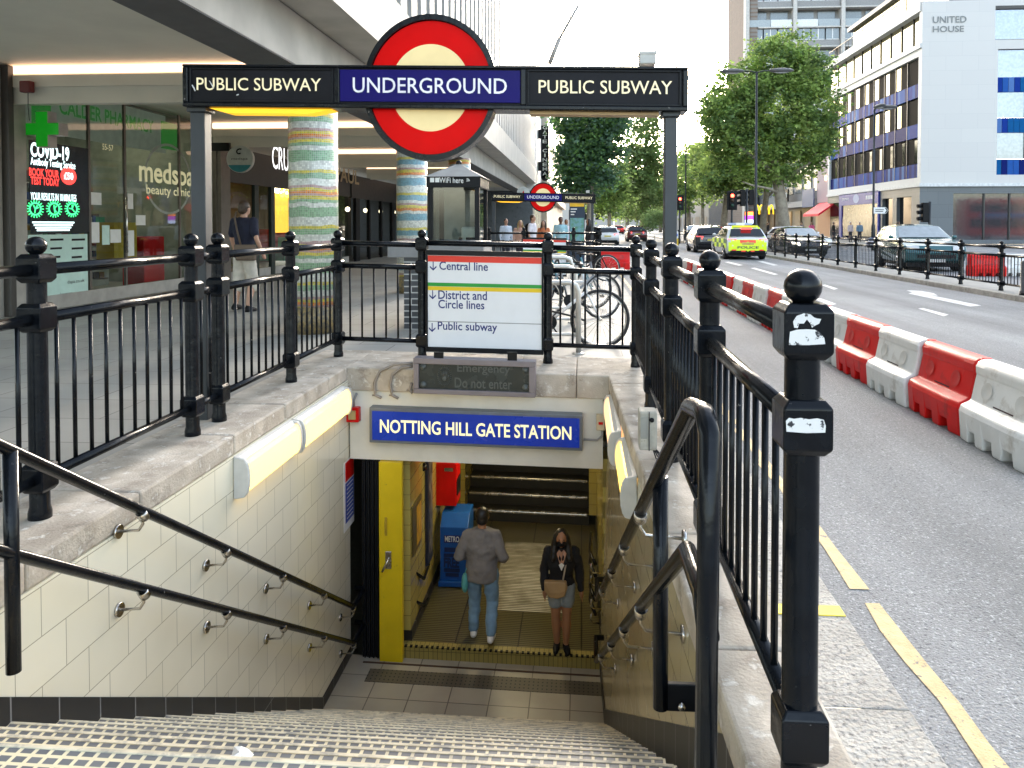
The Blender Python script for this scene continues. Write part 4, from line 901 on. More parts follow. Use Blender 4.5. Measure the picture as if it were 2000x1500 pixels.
for Y, lab, rm, nm in ((10.05, 'round mosaic column with green and yellow bands, nearest of the arcade', ram1, 'mosaic_green'), (16.0, 'round mosaic column with teal and orange bands behind the direction board', ram2, 'mosaic_teal'), (22.3, 'round mosaic column farthest along the arcade beyond the phone kiosk', ram2, 'mosaic_teal_far')):
    t = thing('mosaic_column', lab, 'column', (-3.63, Y, 0), 'mosaic columns of the arcade'); x = t.location.x
    g = MB(); g.lathe([(.325, .36), (.325, 3.4)], (x, Y, 0), 40); g.build('shaft', mosaic(nm, rm), t)
    g = MB(); g.lathe([(.33, 0), (.33, .36)], (x, Y, 0), 40); g.build('base', mat('base_mosaic', (.10, .09, .07), .4, var=1.2, scale=25, rgb2=(.32, .22, .08)), t)
# ------------------------------------------------------------------ shopfronts on the facade
XF = -9.1
glass = glassmat('shop_glass', (.76, .86, .80), .02)
frame = mat('bronze_frame', (.16, .14, .12), .4, .3)
stone = mat('shop_plinth', (.40, .37, .33), .7, var=.15, scale=3)
sf = thing('shopfront', 'glazed pharmacy and beauty clinic shopfront with a green cross at its left', 'shopfront', (XF, 16, 0))
ya, yb = atX(56, 500, XF).y, atX(424, 500, XF).y
g = MB(); g.box(XF-.06, XF+.02, ya, yb, 0, .24); g.build('plinth', stone, sf)
joints = [ya, atX(176, 500, XF).y, atX(246, 500, XF).y, atX(352, 500, XF).y, yb]
for a, b in zip(joints, joints[1:]):
    g = MB(); g.quad((XF, a, .24), (XF, b, .24), (XF, b, 3.93), (XF, a, 3.93)); w_ = g.build('window', glass, sf, fix=False)
    g = MB(); g.box(XF-.03, XF+.015, b-.03, b+.03, .24, 3.93); g.build('mullion', frame, w_)
g = MB(); g.box(XF-.3, XF+.03, ya-.75, ya-.06, 0, 3.9); g.build('pier', stone, sf)
g = MB(); g.box(XF-.1, XF+.12, yb, yb+.5, 0, 3.5); g.build('pier', frame, sf)
g = MB(); a_, b_, z0, z1 = yrect(60, 340, 178, 246, XF); g.box(XF-.25, XF-.2, a_, b_, 3.05, 3.88); g.build('fascia', mat('pale_green_fascia', (.45, .50, .42), .5, emit=.03, ecol=(.7, .75, .65)), sf)  # faint glow on the fascia stands in for light reflected onto it
gl = mat('shop_green', (.03, .20, .04), .4, emit=.06, ecol=(.05, .6, .08))
wall_text('CALDER PHARMACY', (116, 222), (300, 236), XF-.19, .02).build('lettering', gl, sf, fix=False)
a_ = atX(62, 205, XF-.19); g = MB(); g.box(XF-.2, XF-.18, a_.y, a_.y+.45, 3.15, 3.8); a2_ = atX(320, 250, XF-.19); g.box(XF-.2, XF-.18, a2_.y-.1, a2_.y+.6, 3.15, 3.75); g.build('green_panel', gl, sf)
cream_l = mat('vinyl_cream', (.60, .58, .36), .5, emit=.12, ecol=(.9, .85, .5))
wall_text('medspa', (272, 368), (378, 325), XF+.004, .02).build('lettering', cream_l, sf, fix=False)
wall_text('beauty clinic', (286, 384), (371, 368), XF+.004, .01).build('lettering', cream_l, sf, fix=False)
wall_text('55-57', (200, 292), (221, 284), XF+.004).build('lettering', cream_l, sf, fix=False)
g = MB(); c = atX(330, 350, XF+.003)
for k in range(40):
    an = k/40*math.tau; a2 = (k+1)/40*math.tau
    p = lambda r, w: (XF+.003, c.y+.95*r*math.cos(w), c.z+.78*r*math.sin(w))
    g.quad(p(1, an), p(1, a2), p(.93, a2), p(.93, an))
g.build('ring_mark', mat('vinyl_grey', (.3, .34, .30), .5), sf, fix=False)
# interior of the pharmacy
ins = thing('shop_interior', 'dim pharmacy interior with shelves of packets behind the glass', 'shop interior', (XF-2, 16, 0))
g = MB(); g.box(XF-4.2, XF-4.0, ya-1, yb+.6, 0, 3.9); g.box(XF-4, XF-.3, ya-.9, ya-.75, 0, 3.9); g.box(XF-4, XF-.1, yb+.1, yb+.3, 0, 3.9); g.build('wall', mat('shop_wall', (.26, .30, .25), .7), ins)
g = MB(); g.box(XF-4, XF-.1, ya, yb, 0, .02); g.build('floor', mat('shop_floor', (.4, .38, .34), .4), ins)
g = MB(); g.box(XF-4, XF-.3, ya, yb, 3.92, 3.96); g.build('ceiling', mat('shop_ceiling', (.25, .25, .23), .7), ins)
shopl = mat('shop_lamp', (1, .9, .75), .5, emit=7.0, ecol=(1, .85, .65))
for k in range(3):
    g = MB(); g.box(XF-2.6, XF-1.4, ya+1.2+k*2, ya+1.4+k*2, 3.86, 3.91); g.build('lamp', shopl, ins)
cols = [mat('packet_%s' % n_, c_, .5, var=.3, scale=6) for n_, c_ in (('white', (.7, .72, .7)), ('green', (.06, .3, .14)), ('red', (.4, .05, .04)), ('blue', (.05, .1, .3)), ('amber', (.4, .26, .06)), ('dark', (.05, .05, .05)))]
sh = MB(); pk = MB()
for z in (.4, .8, 1.2, 1.6, 2.0, 2.4):
    sh.box(XF-3.9, XF-3.5, ya+.2, yb-.2, z, z+.03); sh.box(XF-1.9, XF-1.5, ya+2.2, ya+4.4, z*.6, z*.6+.03)
    y = ya+.25
    while y < yb-.4:
        w_ = random.uniform(.08, .3); h = random.uniform(.12, .33); pk.box(XF-3.85, XF-3.55, y, y+w_, z+.032, z+.03+h, random.randrange(6)); y += w_+.02
    y = ya+2.25
    while y < ya+4.3:
        w_ = random.uniform(.08, .2); h = random.uniform(.08, .18); pk.box(XF-1.85, XF-1.55, y, y+w_, z*.6+.032, z*.6+.03+h, random.randrange(6)); y += w_+.02
for k in range(3): sh.box(XF-2.6, XF-2.2, ya+.3+k*1.9, ya+1.7+k*1.9, 0, 1.0); pk.box(XF-2.55, XF-2.25, ya+.4+k*1.9, ya+.9+k*1.9, 1.002, 1.5, k); pk.box(XF-2.55, XF-2.3, ya+1.0+k*1.9, ya+1.5+k*1.9, 1.002, 1.7, (k+3) % 6)
sh.build('shelf', mat('shelf_grey', (.35, .35, .33), .5), ins); o = pk.build('packets', cols, ins); o['kind'] = 'stuff'
# posters and notices on the glass
def poster(label, px0, px1, py0, py1, m, X=XF+.006, cat='poster', th=.004):
    a, b, z0, z1 = yrect(px0, px1, py0, py1, X); t = thing('poster', label, cat, (X, (a+b)/2, (z0+z1)/2))
    g = MB(); g.box(X, X+th, a, b, z0, z1); g.build('sheet', m, t); return t
t = poster('dark illuminated testing service poster filling the first window pane', 56, 178, 282, 456, mat('screen_dark', (.008, .016, .02), .2), cat='screen')
lw = mat('screen_white', (.7, .95, .95), .5, emit=.9, ecol=(.75, 1, 1)); lr = mat('screen_red', (.8, .05, .05), .5, emit=.8, ecol=(1, .05, .04)); lg = mat('screen_green', (.1, .9, .3), .5, emit=.8, ecol=(.05, .9, .25))
X2 = XF+.014
mb = wall_text('COVID-19', (60, 306), (135, 288), X2, .03)
wall_text('Antibody Testing Service', (60, 326), (147, 317), X2, .01, mb)
wall_text('YOUR RESULTS IN 10 MINUTES', (60, 390), (149, 380.5), X2, .01, mb); mb.build('lettering', lw, t, fix=False)
for k in range(4):
    g = MB(); a, b, z0, z1 = yrect(63+k*3, 145-k*3, 433+k*5, 436+k*5, X2); g.box(X2, X2+.001, a, b, z0, z1); g.build('small_print', lw, t)
mb = wall_text('BOOK YOUR', (57, 343), (115, 333), X2, .03); wall_text('TEST TODAY', (60, 360), (116, 349), X2, .03, mb); mb.build('lettering', lr, t, fix=False)
def disc_x(g, c, r, n=24): g.add([(c.x, c.y+r*1.35*math.cos(k/n*math.tau), c.z+r*math.sin(k/n*math.tau)) for k in range(n)], [tuple(range(n))])
g = MB(); disc_x(g, atX(134, 344, X2), .155); g.build('price_disc', lr, t, fix=False)
wall_text('£50', (125, 350), (143, 338), X2+.003, .03).build('lettering', lw, t, fix=False)
for px in (69, 106, 141):
    c = atX(px, 408, X2); g = MB()
    for k in range(18):
        an = k/18*math.tau
        for r0, r1 in ((.11, .15),): g.tube([(X2, c.y+1.3*r0*math.cos(an), c.z+r0*math.sin(an)), (X2, c.y+1.3*r1*math.cos(an), c.z+r1*math.sin(an))], .009, 5)
    for k in range(24): 
        an, a2 = k/24*math.tau, (k+1)/24*math.tau; q = lambda r, w: (X2, c.y+1.3*r*math.cos(w), c.z+r*math.sin(w)); g.quad(q(.11, an), q(.11, a2), q(.085, a2), q(.085, an))
    for k in range(4): an = random.random()*6; g.tube([(X2, c.y, c.z), (X2, c.y+.08*math.cos(an), c.z+.07*math.sin(an))], .010, 5)
    g.build('virus_symbol', lg, t, fix=False)
t = poster('pale mint price list poster low on the first window pane', 54, 172, 458, 588, mat('mint_paper', (.58, .78, .69), .6, var=.05))
mb = MB()
for k in range(4):
    for px in (98, 140):
        a, b, z0, z1 = yrect(px, px+26-k*3, 466+k*17, 470+k*17, X2); mb.box(X2, X2+.001, a, b, z0, z1)
mb.build('small_print', INK, t)
wall_text('dspa.co.uk', (132, 556), (165, 544), X2).build('lettering', INK, t, fix=False); wall_text('logica', (118, 579), (142, 569), X2).build('lettering', INK, t, fix=False)
for i, (a, b, c_, d, m) in enumerate(((177, 198, 376, 400, PAPER), (249, 260, 378, 408, PAPER), (177, 194, 434, 474, PAPER), (199, 214, 440, 478, mat('mint_paper', (.46, .62, .55))), (215, 236, 448, 474, PAPER), (249, 262, 450, 500, PAPER), (265, 284, 420, 440, PAPER))):
    poster(['white notice taped high beside the door edge', 'narrow white notice on the door glass above the handle', 'plain white sheet taped low left of the door', 'pale green sheet between two white notices', 'square white notice low on the door', 'long white sheet low on the right door leaf', 'small white notice right of the door at head height'][i]+' of the pharmacy', a, b, c_, d, m, cat='notice')
t = thing('display_stand', 'red display stand inside the pharmacy window', 'stand', tuple(atX(300, 555, XF-.5)))
a, b, z0, z1 = yrect(281, 322, 462, 552, XF-.4); g = MB(); g.box(XF-.9, XF-.4, a, b, .1, z1); g.build('body', RED, t, bevel=.02)
g = MB(); g.box(XF-.88, XF-.5, a-.9, a-.1, .6, 1.5); g.build('side_rack', mat('amber_rack', (.55, .36, .03), .5), t)
g = MB(); p_ = atX(247, 400, XF+.05).y; g.tube([(XF+.05, p_, .9), (XF+.05, p_, 2.0)], .022, 8); g.build('door_handle', STEEL, sf)
# pharmacy cross, alarm box, green window at the left edge
gx = at(82, 252, 11.9); t = thing('pharmacy_cross', 'green illuminated pharmacy cross hanging out from the shopfront pier', 'sign', tuple(gx))
gm = mat('cross_green', (.01, .20, .015), .35, emit=.12, ecol=(.01, .5, .02)); s_ = 11.9/F
def cross(g, y0, y1, k=1):
    a, b = 12.5*s_*k, 37*s_*k; x, z = gx.x, gx.z
    g.prism([(x-a, z-b), (x+a, z-b), (x+a, z-a), (x+b, z-a), (x+b, z+a), (x+a, z+a), (x+a, z+b), (x-a, z+b), (x-a, z+a), (x-b, z+a), (x-b, z-a), (x-a, z-a)], 'y', y0, y1)
g = MB(); cross(g, 11.9, 12.12); g.build('case', mat('cross_case', (.45, .40, .36), .5), t, bevel=.01); g = MB(); cross(g, 11.885, 11.899, .95); g.build('face', gm, t)
g = MB(); g.tube([gx+V(-.28, .1, 0), gx+V(-.55, .25, .02)], .02, 8); g.build('bracket', DARK, t)
c = at(50, 169, 11.3); t = thing('alarm_box', 'dark red alarm bell box under the arcade cross beam', 'alarm', tuple(c))
g = MB(); g.box(c.x-.09, c.x+.09, 11.27, 11.39, c.z-.09, c.z+.09); g.build('body', mat('maroon', (.12, .008, .01), .4), t, bevel=.02)
g = MB(); g.tube([c+V(0, .05, -.09), c+V(-.04, .1, -.3), c+V(-.1, .2, -.5)], .006, 6); g.build('cable', DARK, t)
t = thing('shopfront', 'dark framed shopfront with a green lit panel at the far left edge', 'shopfront', tuple(at(5, 500, 11.3)))
a, b = at(9, 400, 11.35).x, at(24, 400, 11.35).x
g = MB(); g.box(a, b, 11.3, 11.42, 0, 3.95); g.box(a-2.5, a, 11.3, 11.4, 3.7, 3.95); g.build('frame', mat('dark_bronze', (.05, .045, .04), .4), t, bevel=.01)
g = MB(); g.quad((a-2.5, 11.36, .2), (a, 11.36, .2), (a, 11.36, 3.7), (a-2.5, 11.36, 3.7)); g.build('window', mat('green_lit_glass', (.008, .05, .035), .08, emit=.03, ecol=(.0, .5, .3)), t)
g = MB(); g.box(a-2.4, a-.02, 11.345, 11.355, .25, 1.25); g.build('green_panel', mat('bright_green_panel', (.05, .55, .04), .4, emit=.3, ecol=(.05, .9, .03)), t)
g = MB(); g.ball(atZ(40, 606, .06), .09, 10, sc=(1.2, 1, .5)); g.ball(atZ(34, 600, .09), .06, 10); o = g.build('litter_bag', mat('brown_bag', (.30, .17, .07), .7, var=.4, scale=14)); tag(o, 'crumpled brown paper bag lying at the foot of the pier', 'litter')
# shops beyond
sg = thing('shopfront', 'dark fascia shop with white lit lettering beside the first mosaic column', 'shopfront', (XF, 22, 0))
y0, y1 = yb+.5, 29.0
g = MB(); g.box(XF-.05, XF+.1, y0, y1, 2.55, 3.45); g.build('fascia', mat('charcoal_fascia', (.035, .035, .035), .5), sg)
g = MB(); g.quad((XF, y0, .2), (XF, y1, .2), (XF, y1, 2.55), (XF, y0, 2.55)); g.build('window', glass, sg, fix=False)
for px in (498, 530):
    yy = atX(px, 450, XF).y; g = MB(); g.box(XF-.03, XF+.06, yy-.13, yy+.13, 0, 2.55); g.build('frame', mat('dark_green_frame', (.012, .025, .022), .4), sg)
g = MB(); g.box(XF-.06, XF+.03, y0, y1, 0, .22); g.build('plinth', stone, sg)
p0, p1 = at(525, 329, 21.6), at(564, 284, 21.6)
letters(MB(), 'CRUSS', V(XF+.105, atX(525, 329, XF).y, atX(525, 329, XF).z), V(0, (atX(572, 300, XF).y-atX(525, 300, XF).y), 0), V(0, 0, atX(525, 283, XF).z-atX(525, 329, XF).z), .0).build('lettering', mat('sign_glow', (1, 1, 1), .5, emit=.7), sg, fix=False)
g = MB(); g.box(XF-3.2, XF-3, y0, y1, 0, 3.4); g.box(XF-3, XF-.1, y0, y1, 3.3, 3.4); g.box(XF-3, XF-.1, y0, y1, 0, .03); g.build('interior_wall', mat('cafe_wall', (.20, .13, .07), .7), sg)
am = mat('neon_amber', (1, .55, .05), .5, emit=5, ecol=(1, .50, .03))
letters(MB(), 'GOO', V(XF-.4, atX(545, 385, XF-.4).y, atX(545, 385, XF-.4).z), V(0, 1.3, 0), V(0, 0, .28), .06).build('neon_lettering', am, sg, fix=False)
g = MB(); yy = atX(550, 380, XF-.5).y; g.box(XF-.55, XF-.5, yy-.7, yy+1.4, 1.2, 2.45); g.build('amber_panel', mat('amber_lit_panel', (.5, .25, .04), .5, emit=.7, ecol=(1, .5, .06)), sg)
g = MB()
for k in range(16):
    yy = random.uniform(y0+1, y1-.5); g.box(XF-random.uniform(.6, 2), XF-.4, yy, yy+random.uniform(.1, .4), .3, random.uniform(.5, 1.7), random.randrange(6))
o = g.build('shop_goods', cols, sg); o['kind'] = 'stuff'
for px, lab, a, b in ((458, 'white menu sheet in the window behind the walking man', 378, 440),):
    pass
c = at(470, 311, 17.9); t = thing('round_sign', 'round white projecting sign with a swirl and a teal band', 'sign', tuple(c)); r = 27/F*17.9
g = MB(); g.lathe([(r, -.06), (r, .06)], c, 32, 'y'); g.build('disc', mat('disc_white', (.55, .56, .52), .4), t)
g = MB(); n = 20; pts = [(c.x+r*.97*math.cos(math.pi*(1+k/n)), c.y-.063, c.z+r*.97*math.sin(math.pi*(1+k/n))*1) for k in range(n+1)]; pts = [p for p in pts if p[2] < c.z-.38*r]
g.add(pts, [tuple(range(len(pts)))]); g.build('teal_band', mat('teal', (.03, .22, .26), .5), t, fix=False)
letters(MB(), 'medspa', V(c.x-.62*r, c.y-.064, c.z-.12*r), V(1.24*r, 0, 0), V(0, 0, .24*r)).build('lettering', INK, t, fix=False)
g = MB(); g.tube([(c.x+.28*r*math.cos(a)*(1-.07*k), c.y-.065, c.z+.52*r+.24*r*math.sin(a)*(1-.07*k)) for k, a in enumerate(np.linspace(1, 5.5, 9))], .018, 6); g.build('swirl', DARK, t)
g = MB(); g.box(c.x-.9, c.x-r*.8, c.y-.04, c.y+.04, c.z+.2, c.z+.4); g.build('bracket', DARK, t)
s3 = thing('shopfront', 'bakery shopfront with raised gold capital letters between the two mosaic columns', 'shopfront', (XF+1.5, 31, 0)); X3 = XF+.15
y0, y1 = 29.0, 46
g = MB(); g.box(X3-.1, X3, y0, y1, 2.5, 3.4); g.build('fascia', mat('black_fascia', (.02, .02, .02), .5), s3)
yy = atX(664, 340, X3).y
letters(MB(), 'PAUL', V(X3+.01, atX(655, 356, X3).y, atX(670, 356, X3).z), V(0, atX(701, 350, X3).y-atX(655, 350, X3).y, 0), V(0, 0, .55), .02).build('lettering', mat('dull_gold', (.42, .33, .18), .4, .3), s3, fix=False)
g = MB(); g.quad((X3-.02, y0, .1), (X3-.02, y1, .1), (X3-.02, y1, 2.5), (X3-.02, y0, 2.5)); g.build('window', glassmat('dark_shop_glass', (.4, .45, .45), .12), s3, fix=False)
for k in range(9):
    g = MB(); yy = y0+.4+k*1.9; g.box(X3-.05, X3+.05, yy, yy+(.5 if k % 3 == 0 else .16), 0, 2.5); g.build('frame', INK, s3)
g = MB(); g.box(X3-2.2, X3-2, y0, y1, 0, 3.4); g.box(X3-2, X3-.1, y0, y1, 0, .02); g.build('interior_wall', mat('dim_wall', (.07, .065, .06), .7), s3)
for k in range(5):
    g = MB(); g.ball((X3-.8, 31+k*2.6, 2.1), .10, 10); g.build('pendant_lamp', mat('pendant_glow', (1, .8, .5), .5, emit=4), s3)
g = MB(); g.box(XF-.6, XF+.6, 46, YE+.1, 0, 3.6); g.build('end_wall', conc2, bl_)
# ------------------------------------------------------------------ phone kiosk, dark brick wall
k0 = at(890, 470, 11.6); kx0, kx1 = at(836, 400, 11.3).x, at(936, 400, 11.3).x
t = thing('phone_kiosk', 'black framed glass phone kiosk with a pyramid roof behind the railing', 'kiosk', (k0.x, 11.7, 0))
y0, y1 = 11.3, 12.3; zt = at(890, 362, 11.3).z
for x in (kx0, kx1-.07):
    for y in (y0, y1-.07):
        g = MB(); g.box(x, x+.07, y, y+.07, 0, zt); g.build('corner_post', DARK, t, bevel=.005)
zs = at(890, 345, 11.3).z
g = MB(); g.box(kx0-.02, kx1+.02, y0-.02, y1+.02, zs-.16, zs); g.build('header', DARK, t, bevel=.005)
cx, cy = (kx0+kx1)/2, (y0+y1)/2
g = MB(); g.add([(kx0-.05, y0-.05, zs), (kx1+.05, y0-.05, zs), (kx1+.05, y1+.05, zs), (kx0-.05, y1+.05, zs), (cx, cy, zs+.24)], [(0, 1, 4), (1, 2, 4), (2, 3, 4), (3, 0, 4), (3, 2, 1, 0)]); g.build('roof', GREY, t)
g = MB(); g.ball((cx, cy, zs+.24), .05, 8); g.build('roof_cap', DARK, t)
kg = glassmat('kiosk_glass', (.72, .78, .76), .08)
for q in ([(kx0+.07, y0+.03), (kx1-.07, y0+.03)], [(kx1-.03, y0+.07), (kx1-.03, y1-.07)], [(kx0+.03, y0+.07), (kx0+.03, y1-.07)]):
    g = MB(); (xa, ya_), (xb, yb_) = q; g.quad((xa, ya_, .2), (xb, yb_, .2), (xb, yb_, zs-.16), (xa, ya_, zs-.16)); g.build('window', kg, t, fix=False)
g = MB(); g.box(kx0+.05, kx1-.05, y1-.06, y1-.02, 0, zs-.16); g.build('back_panel', mat('kiosk_back', (.25, .27, .25), .5), t)
g = MB(); g.box(cx+.0, cx+.32, y1-.3, y1-.08, .95, 1.42); ph = g.build('telephone', mat('phone_steel', (.55, .57, .55), .35, .3), t, bevel=.03)
g = MB(); g.box(cx+.08, cx+.24, y1-.31, y1-.299, 1.1, 1.25); g.build('keypad', DARK, ph)
g = MB(); g.tube([(cx+.0, y1-.34, 1.0), (cx-.02, y1-.34, 1.1), (cx+.0, y1-.34, 1.25)], .03, 8); g.build('handset', INK, ph)
g = MB(); g.box(cx+.05, cx+.3, y1-.12, y1-.07, 1.5, 1.95); g.build('notice_board', mat('notice', (.3, .32, .31), .5), t)
sign_text('WiFi here', (858, 357), (905, 347), y0-.024, .01).build('lettering', PAPER, t, fix=False)
g = MB(); 
for px in (840, 850): p, q = at(px, 356, y0-.023), at(px+8, 347, y0-.023); g.box(p.x, q.x, y0-.024, y0-.021, p.z, q.z)
c = at(911, 355, y0-.023)
for r in (.012, .03, .048): g.tube([(c.x+r*math.cos(a), y0-.024, c.z+r*math.sin(a)) for a in np.linspace(0.2, 1.5, 6)], .006, 5)
g.build('symbol', PAPER, t)
gb = brickmat('dark_glazed_brick', (.025, .028, .035), (.04, .045, .055), (.38, .38, .37), .225, .085, .009, 'XZ', .3, .5, .3)
t = thing('low_wall', 'low wall of dark glazed bricks with a grey slab top behind the railing', 'wall', (-1.9, 10.4, 0))
xa, xb = at(789, 560, 10.35).x, at(944, 560, 10.35).x; zt = at(870, 472, 10.35).z
g = MB(); g.box(xa, xb, 10.35, 11.2, 0, zt-.22); g.build('brickwork', gb, t); g = MB(); g.box(xa-.22, xb+.01, 10.3, 11.25, zt-.22, zt); g.build('slab', mat('grey_slab', (.20, .20, .20), .6, var=.1), t, bevel=.01)
# wires tangled on the first column and a chained basket
t = thing('wire_tangle', 'loose black cable looping off the first mosaic column', 'cable', (-3.75, 9.9, 1.2))
g = MB(); P = [at(590+18*math.sin(k*1.9)+k*.4, 440+k*9, 9.9)+V(0, .04*math.cos(k*2.3), 0) for k in range(14)]
Q = []
for i in range(len(P)-1): Q += [P[i], P[i].lerp(P[i+1], .5)+V(.03*math.sin(i*2.7), 0, .03*math.cos(i*1.7))]
g.tube(Q, .008, 6); g.build('cable', RUBBER, t)
# walking man in front of the pharmacy
m_ = at(478, 600, 12.3)
person('man in a navy T-shirt and beige shorts with a shoulder bag walking past the shops', (m_.x, 12.3, 0), math.pi-.35, 1.86, SKIN[0], HAIR['brown'], cloth('navy_tee', (.010, .012, .03)), cloth('beige_shorts', (.55, .50, .43)), INK, longsleeve=False, shorts=.75, vox=.016,
       arms={'l': [(-.19, 0, 1.42), (-.28, .03, 1.15), (-.30, -.08, .92)], 'r': [(.19, 0, 1.42), (.28, -.02, 1.15), (.30, -.12, .93)]},
       legs={'l': [(-.09, 0, .9), (-.09, -.08, .5), (-.09, .02, .085)], 'r': [(.09, 0, .9), (.09, .03, .49), (.09, .10, .12)]}, hem=.84)
t = thing('shoulder_bag', 'brown messenger bag slung across the walking man\'s back', 'bag', tuple(at(482, 495, 12.1)))
a = at(482, 490, 12.12); g = MB(); g.box(a.x-.17, a.x+.17, 12.04, 12.13, a.z-.16, a.z+.10); g.build('pouch', mat('brown_leather', (.11, .075, .05), .6), t, bevel=.03)
g = MB(); g.box(a.x-.175, a.x+.175, 12.025, 12.041, a.z-.02, a.z+.105); g.build('flap', mat('brown_leather_2', (.14, .095, .065), .6), t, bevel=.01)
g = MB(); g.tube([at(470, 478, 12.1), at(463, 450, 12.13), at(458, 425, 12.17), at(462, 414, 12.25)], .016, 6); g.build('strap', mat('brown_leather', (.11, .075, .05)), t)
# people farther down the pavement
SH = lambda n, c: cloth(n, c)
far = [('woman with fair hair in a peach top standing near the far entrance', 1016, 26, .2, 'fair', SH('peach_top', (.55, .33, .25)), SH('dark_trousers', (.03, .03, .04)), SKIN[0], True, 1.62),
       ('young man in a white T-shirt with a black rucksack at the far entrance', 1040, 25.5, 1.2, 'brown', SH('white_tee', (.66, .62, .66)), SH('blue_jeans', (.06, .09, .17)), SKIN[0], False, 1.80),
       ('person in an orange jumper standing under the far roundel', 1062, 26.5, -.3, 'brown', SH('orange_jumper', (.58, .19, .08)), SH('dark_trousers', (.03, .03, .04)), SKIN[0], True, 1.62),
       ('man in a pale blue shirt with a strap walking towards the camera by the totem', 1095, 27, .1, 'black', SH('pale_blue_shirt', (.30, .50, .55)), SH('blue_jeans', (.06, .09, .17)), SKIN[2], False, 1.75),
       ('person in a white top partly hidden behind the man in pale blue', 1106, 30, .1, 'black', SH('white_tee', (.66, .62, .66)), SH('dark_trousers', (.03, .03, .04)), SKIN[1], False, 1.68),
       ('person in a pale shirt standing left by the far shop window', 988, 28, .5, 'black', SH('pale_shirt', (.5, .54, .6)), SH('dark_trousers', (.03, .03, .04)), SKIN[0], False, 1.7),
       ('dark clothed person leaning at the right side of the totem', 1150, 29, -1.2, 'black', SH('dark_coat', (.025, .022, .022)), SH('dark_trousers', (.03, .03, .04)), SKIN[1], True, 1.7)]
for lab, px, Y, rz, hr_, tp, bt, sk_, lh, H in far:
    person(lab, (at(px, 445, Y).x, Y, 0), rz, H, sk_, HAIR[hr_], tp, bt, longhair=lh, vox=.028, longsleeve='T-shirt' not in lab, group='people by the far entrance')
c = V(at(1031, 440, 25.5).x, 25.62, 1.25); t = thing('rucksack', 'black rucksack on the back of the young man in white', 'bag', tuple(c)); g = MB(); g.ball(c, 1, 12, sc=(.15, .15, .26)); g.build('pack', INK, t); g = MB(); g.tube([c+V(.05, -.1, .2), c+V(.16, -.14, .22), c+V(.2, -.16, -.1)], .02, 6); g.build('strap', INK, t)
# information totem
a, b = at(1112, 470, 28), at(1142, 395, 28); t = thing('information_totem', 'dark information totem with a yellow header and a street map', 'sign', (a.x, 28, 0))
g = MB(); g.box(a.x, b.x, 28, 28.2, 0, b.z); g.build('body', mat('totem_navy', (.012, .03, .06), .3), t, bevel=.01)
g = MB(); g.box(a.x+.02, b.x-.02, 27.985, 27.999, b.z-.16, b.z-.02); g.build('yellow_header', mat('yellow_head', (.8, .45, .01), .4), t)
zc = at(1127, 448, 28).z; g = MB(); g.box(a.x+.03, b.x-.03, 27.985, 27.999, zc-.5, zc+.42); g.build('map', mat('map_print', (.10, .26, .14), .5, var=.5, scale=7, rgb2=(.18, .36, .45)), t)
g = MB(); 
for k in range(3): g.box(a.x+.05, a.x+.28-.05*k, 27.985, 27.999, b.z-.27-.1*k, b.z-.23-.1*k)
g.build('lettering', PAPER, t)
# ------------------------------------------------------------------ bicycles and stands
def bike(label, loc, rz, fm, group='parked bicycles'):
    t = thing('bicycle', label, 'bicycle', (0, 0, 0), group); R = .335
    for i, x in enumerate((-.52, .52)):
        g = MB(); n = 40; g.tube([(x+R*math.cos(k/n*math.tau), 0, R+R*math.sin(k/n*math.tau)) for k in range(n+1)], .019, 8, cap=False); wh = g.build('wheel', RUBBER, t)
        g = MB(); g.tube([(x+.305*math.cos(k/n*math.tau), 0, R+.305*math.sin(k/n*math.tau)) for k in range(n+1)], .010, 6, cap=False); g.build('rim', STEEL, wh)
        g = MB()
        for k in range(20): an = k/20*math.tau; g.tube([(x, .02*(-1)**k, R), (x+.3*math.cos(an), 0, R+.3*math.sin(an))], .0022, 4)
        g.tube([(x, -.05, R), (x, .05, R)], .02, 8); g.build('spokes', STEEL, wh)
    bb, st, hd, re, fo = V(-.08, 0, .30), V(-.22, 0, .82), V(.33, 0, .78), V(-.52, 0, R), V(.52, 0, R)
    g = MB()
    g.tube([bb, st], .017, 8); g.tube([bb, V(.36, 0, .66)], .02, 8); g.tube([st.lerp(bb, .12), hd], .017, 8); g.tube([V(.31, 0, .88), V(.37, 0, .62)], .018, 8)
    for s in (-1, 1): g.tube([bb, re+V(0, s*.05, 0)], .010, 6); g.tube([st.lerp(bb, .12), re+V(0, s*.05, 0)], .009, 6); g.tube([V(.37, 0, .63), V(.40, s*.05, .58), fo+V(0, s*.05, 0)], .012, 6)
    g.build('frame', fm, t)
    g = MB(); g.tube([V(.31, 0, .88), V(.29, 0, .98)], .014, 8); g.tube([V(.22, -.28, 1.0), V(.30, -.2, .99), V(.30, .2, .99), V(.22, .28, 1.0)], .013, 8); g.build('handlebar', DARK, t)
    g = MB(); g.tube([st, st+V(-.03, 0, .12)], .013, 8); g.ball(st+V(-.03, 0, .15), 1, 10, sc=(.14, .07, .035)); g.build('saddle', INK, t)
    g = MB(); g.lathe([(.09, -.005), (.09, .005)], bb+V(0, -.04, 0), 18, 'y'); g.tube([bb+V(0, -.06, 0), bb+V(.1, -.06, -.13)], .01, 6); g.tube([bb+V(0, .06, 0), bb+V(-.1, .06, .13)], .01, 6); g.build('crank', DARK, t)
    t.location = loc; t.rotation_euler = (0, 0, rz); return t
wb = bike('white bicycle with a black front mudguard leaning on the nearest steel stand', (at(1172, 660, 8.95).x-.52, 8.95, 0), .06, mat('bike_white', (.72, .71, .70), .35))
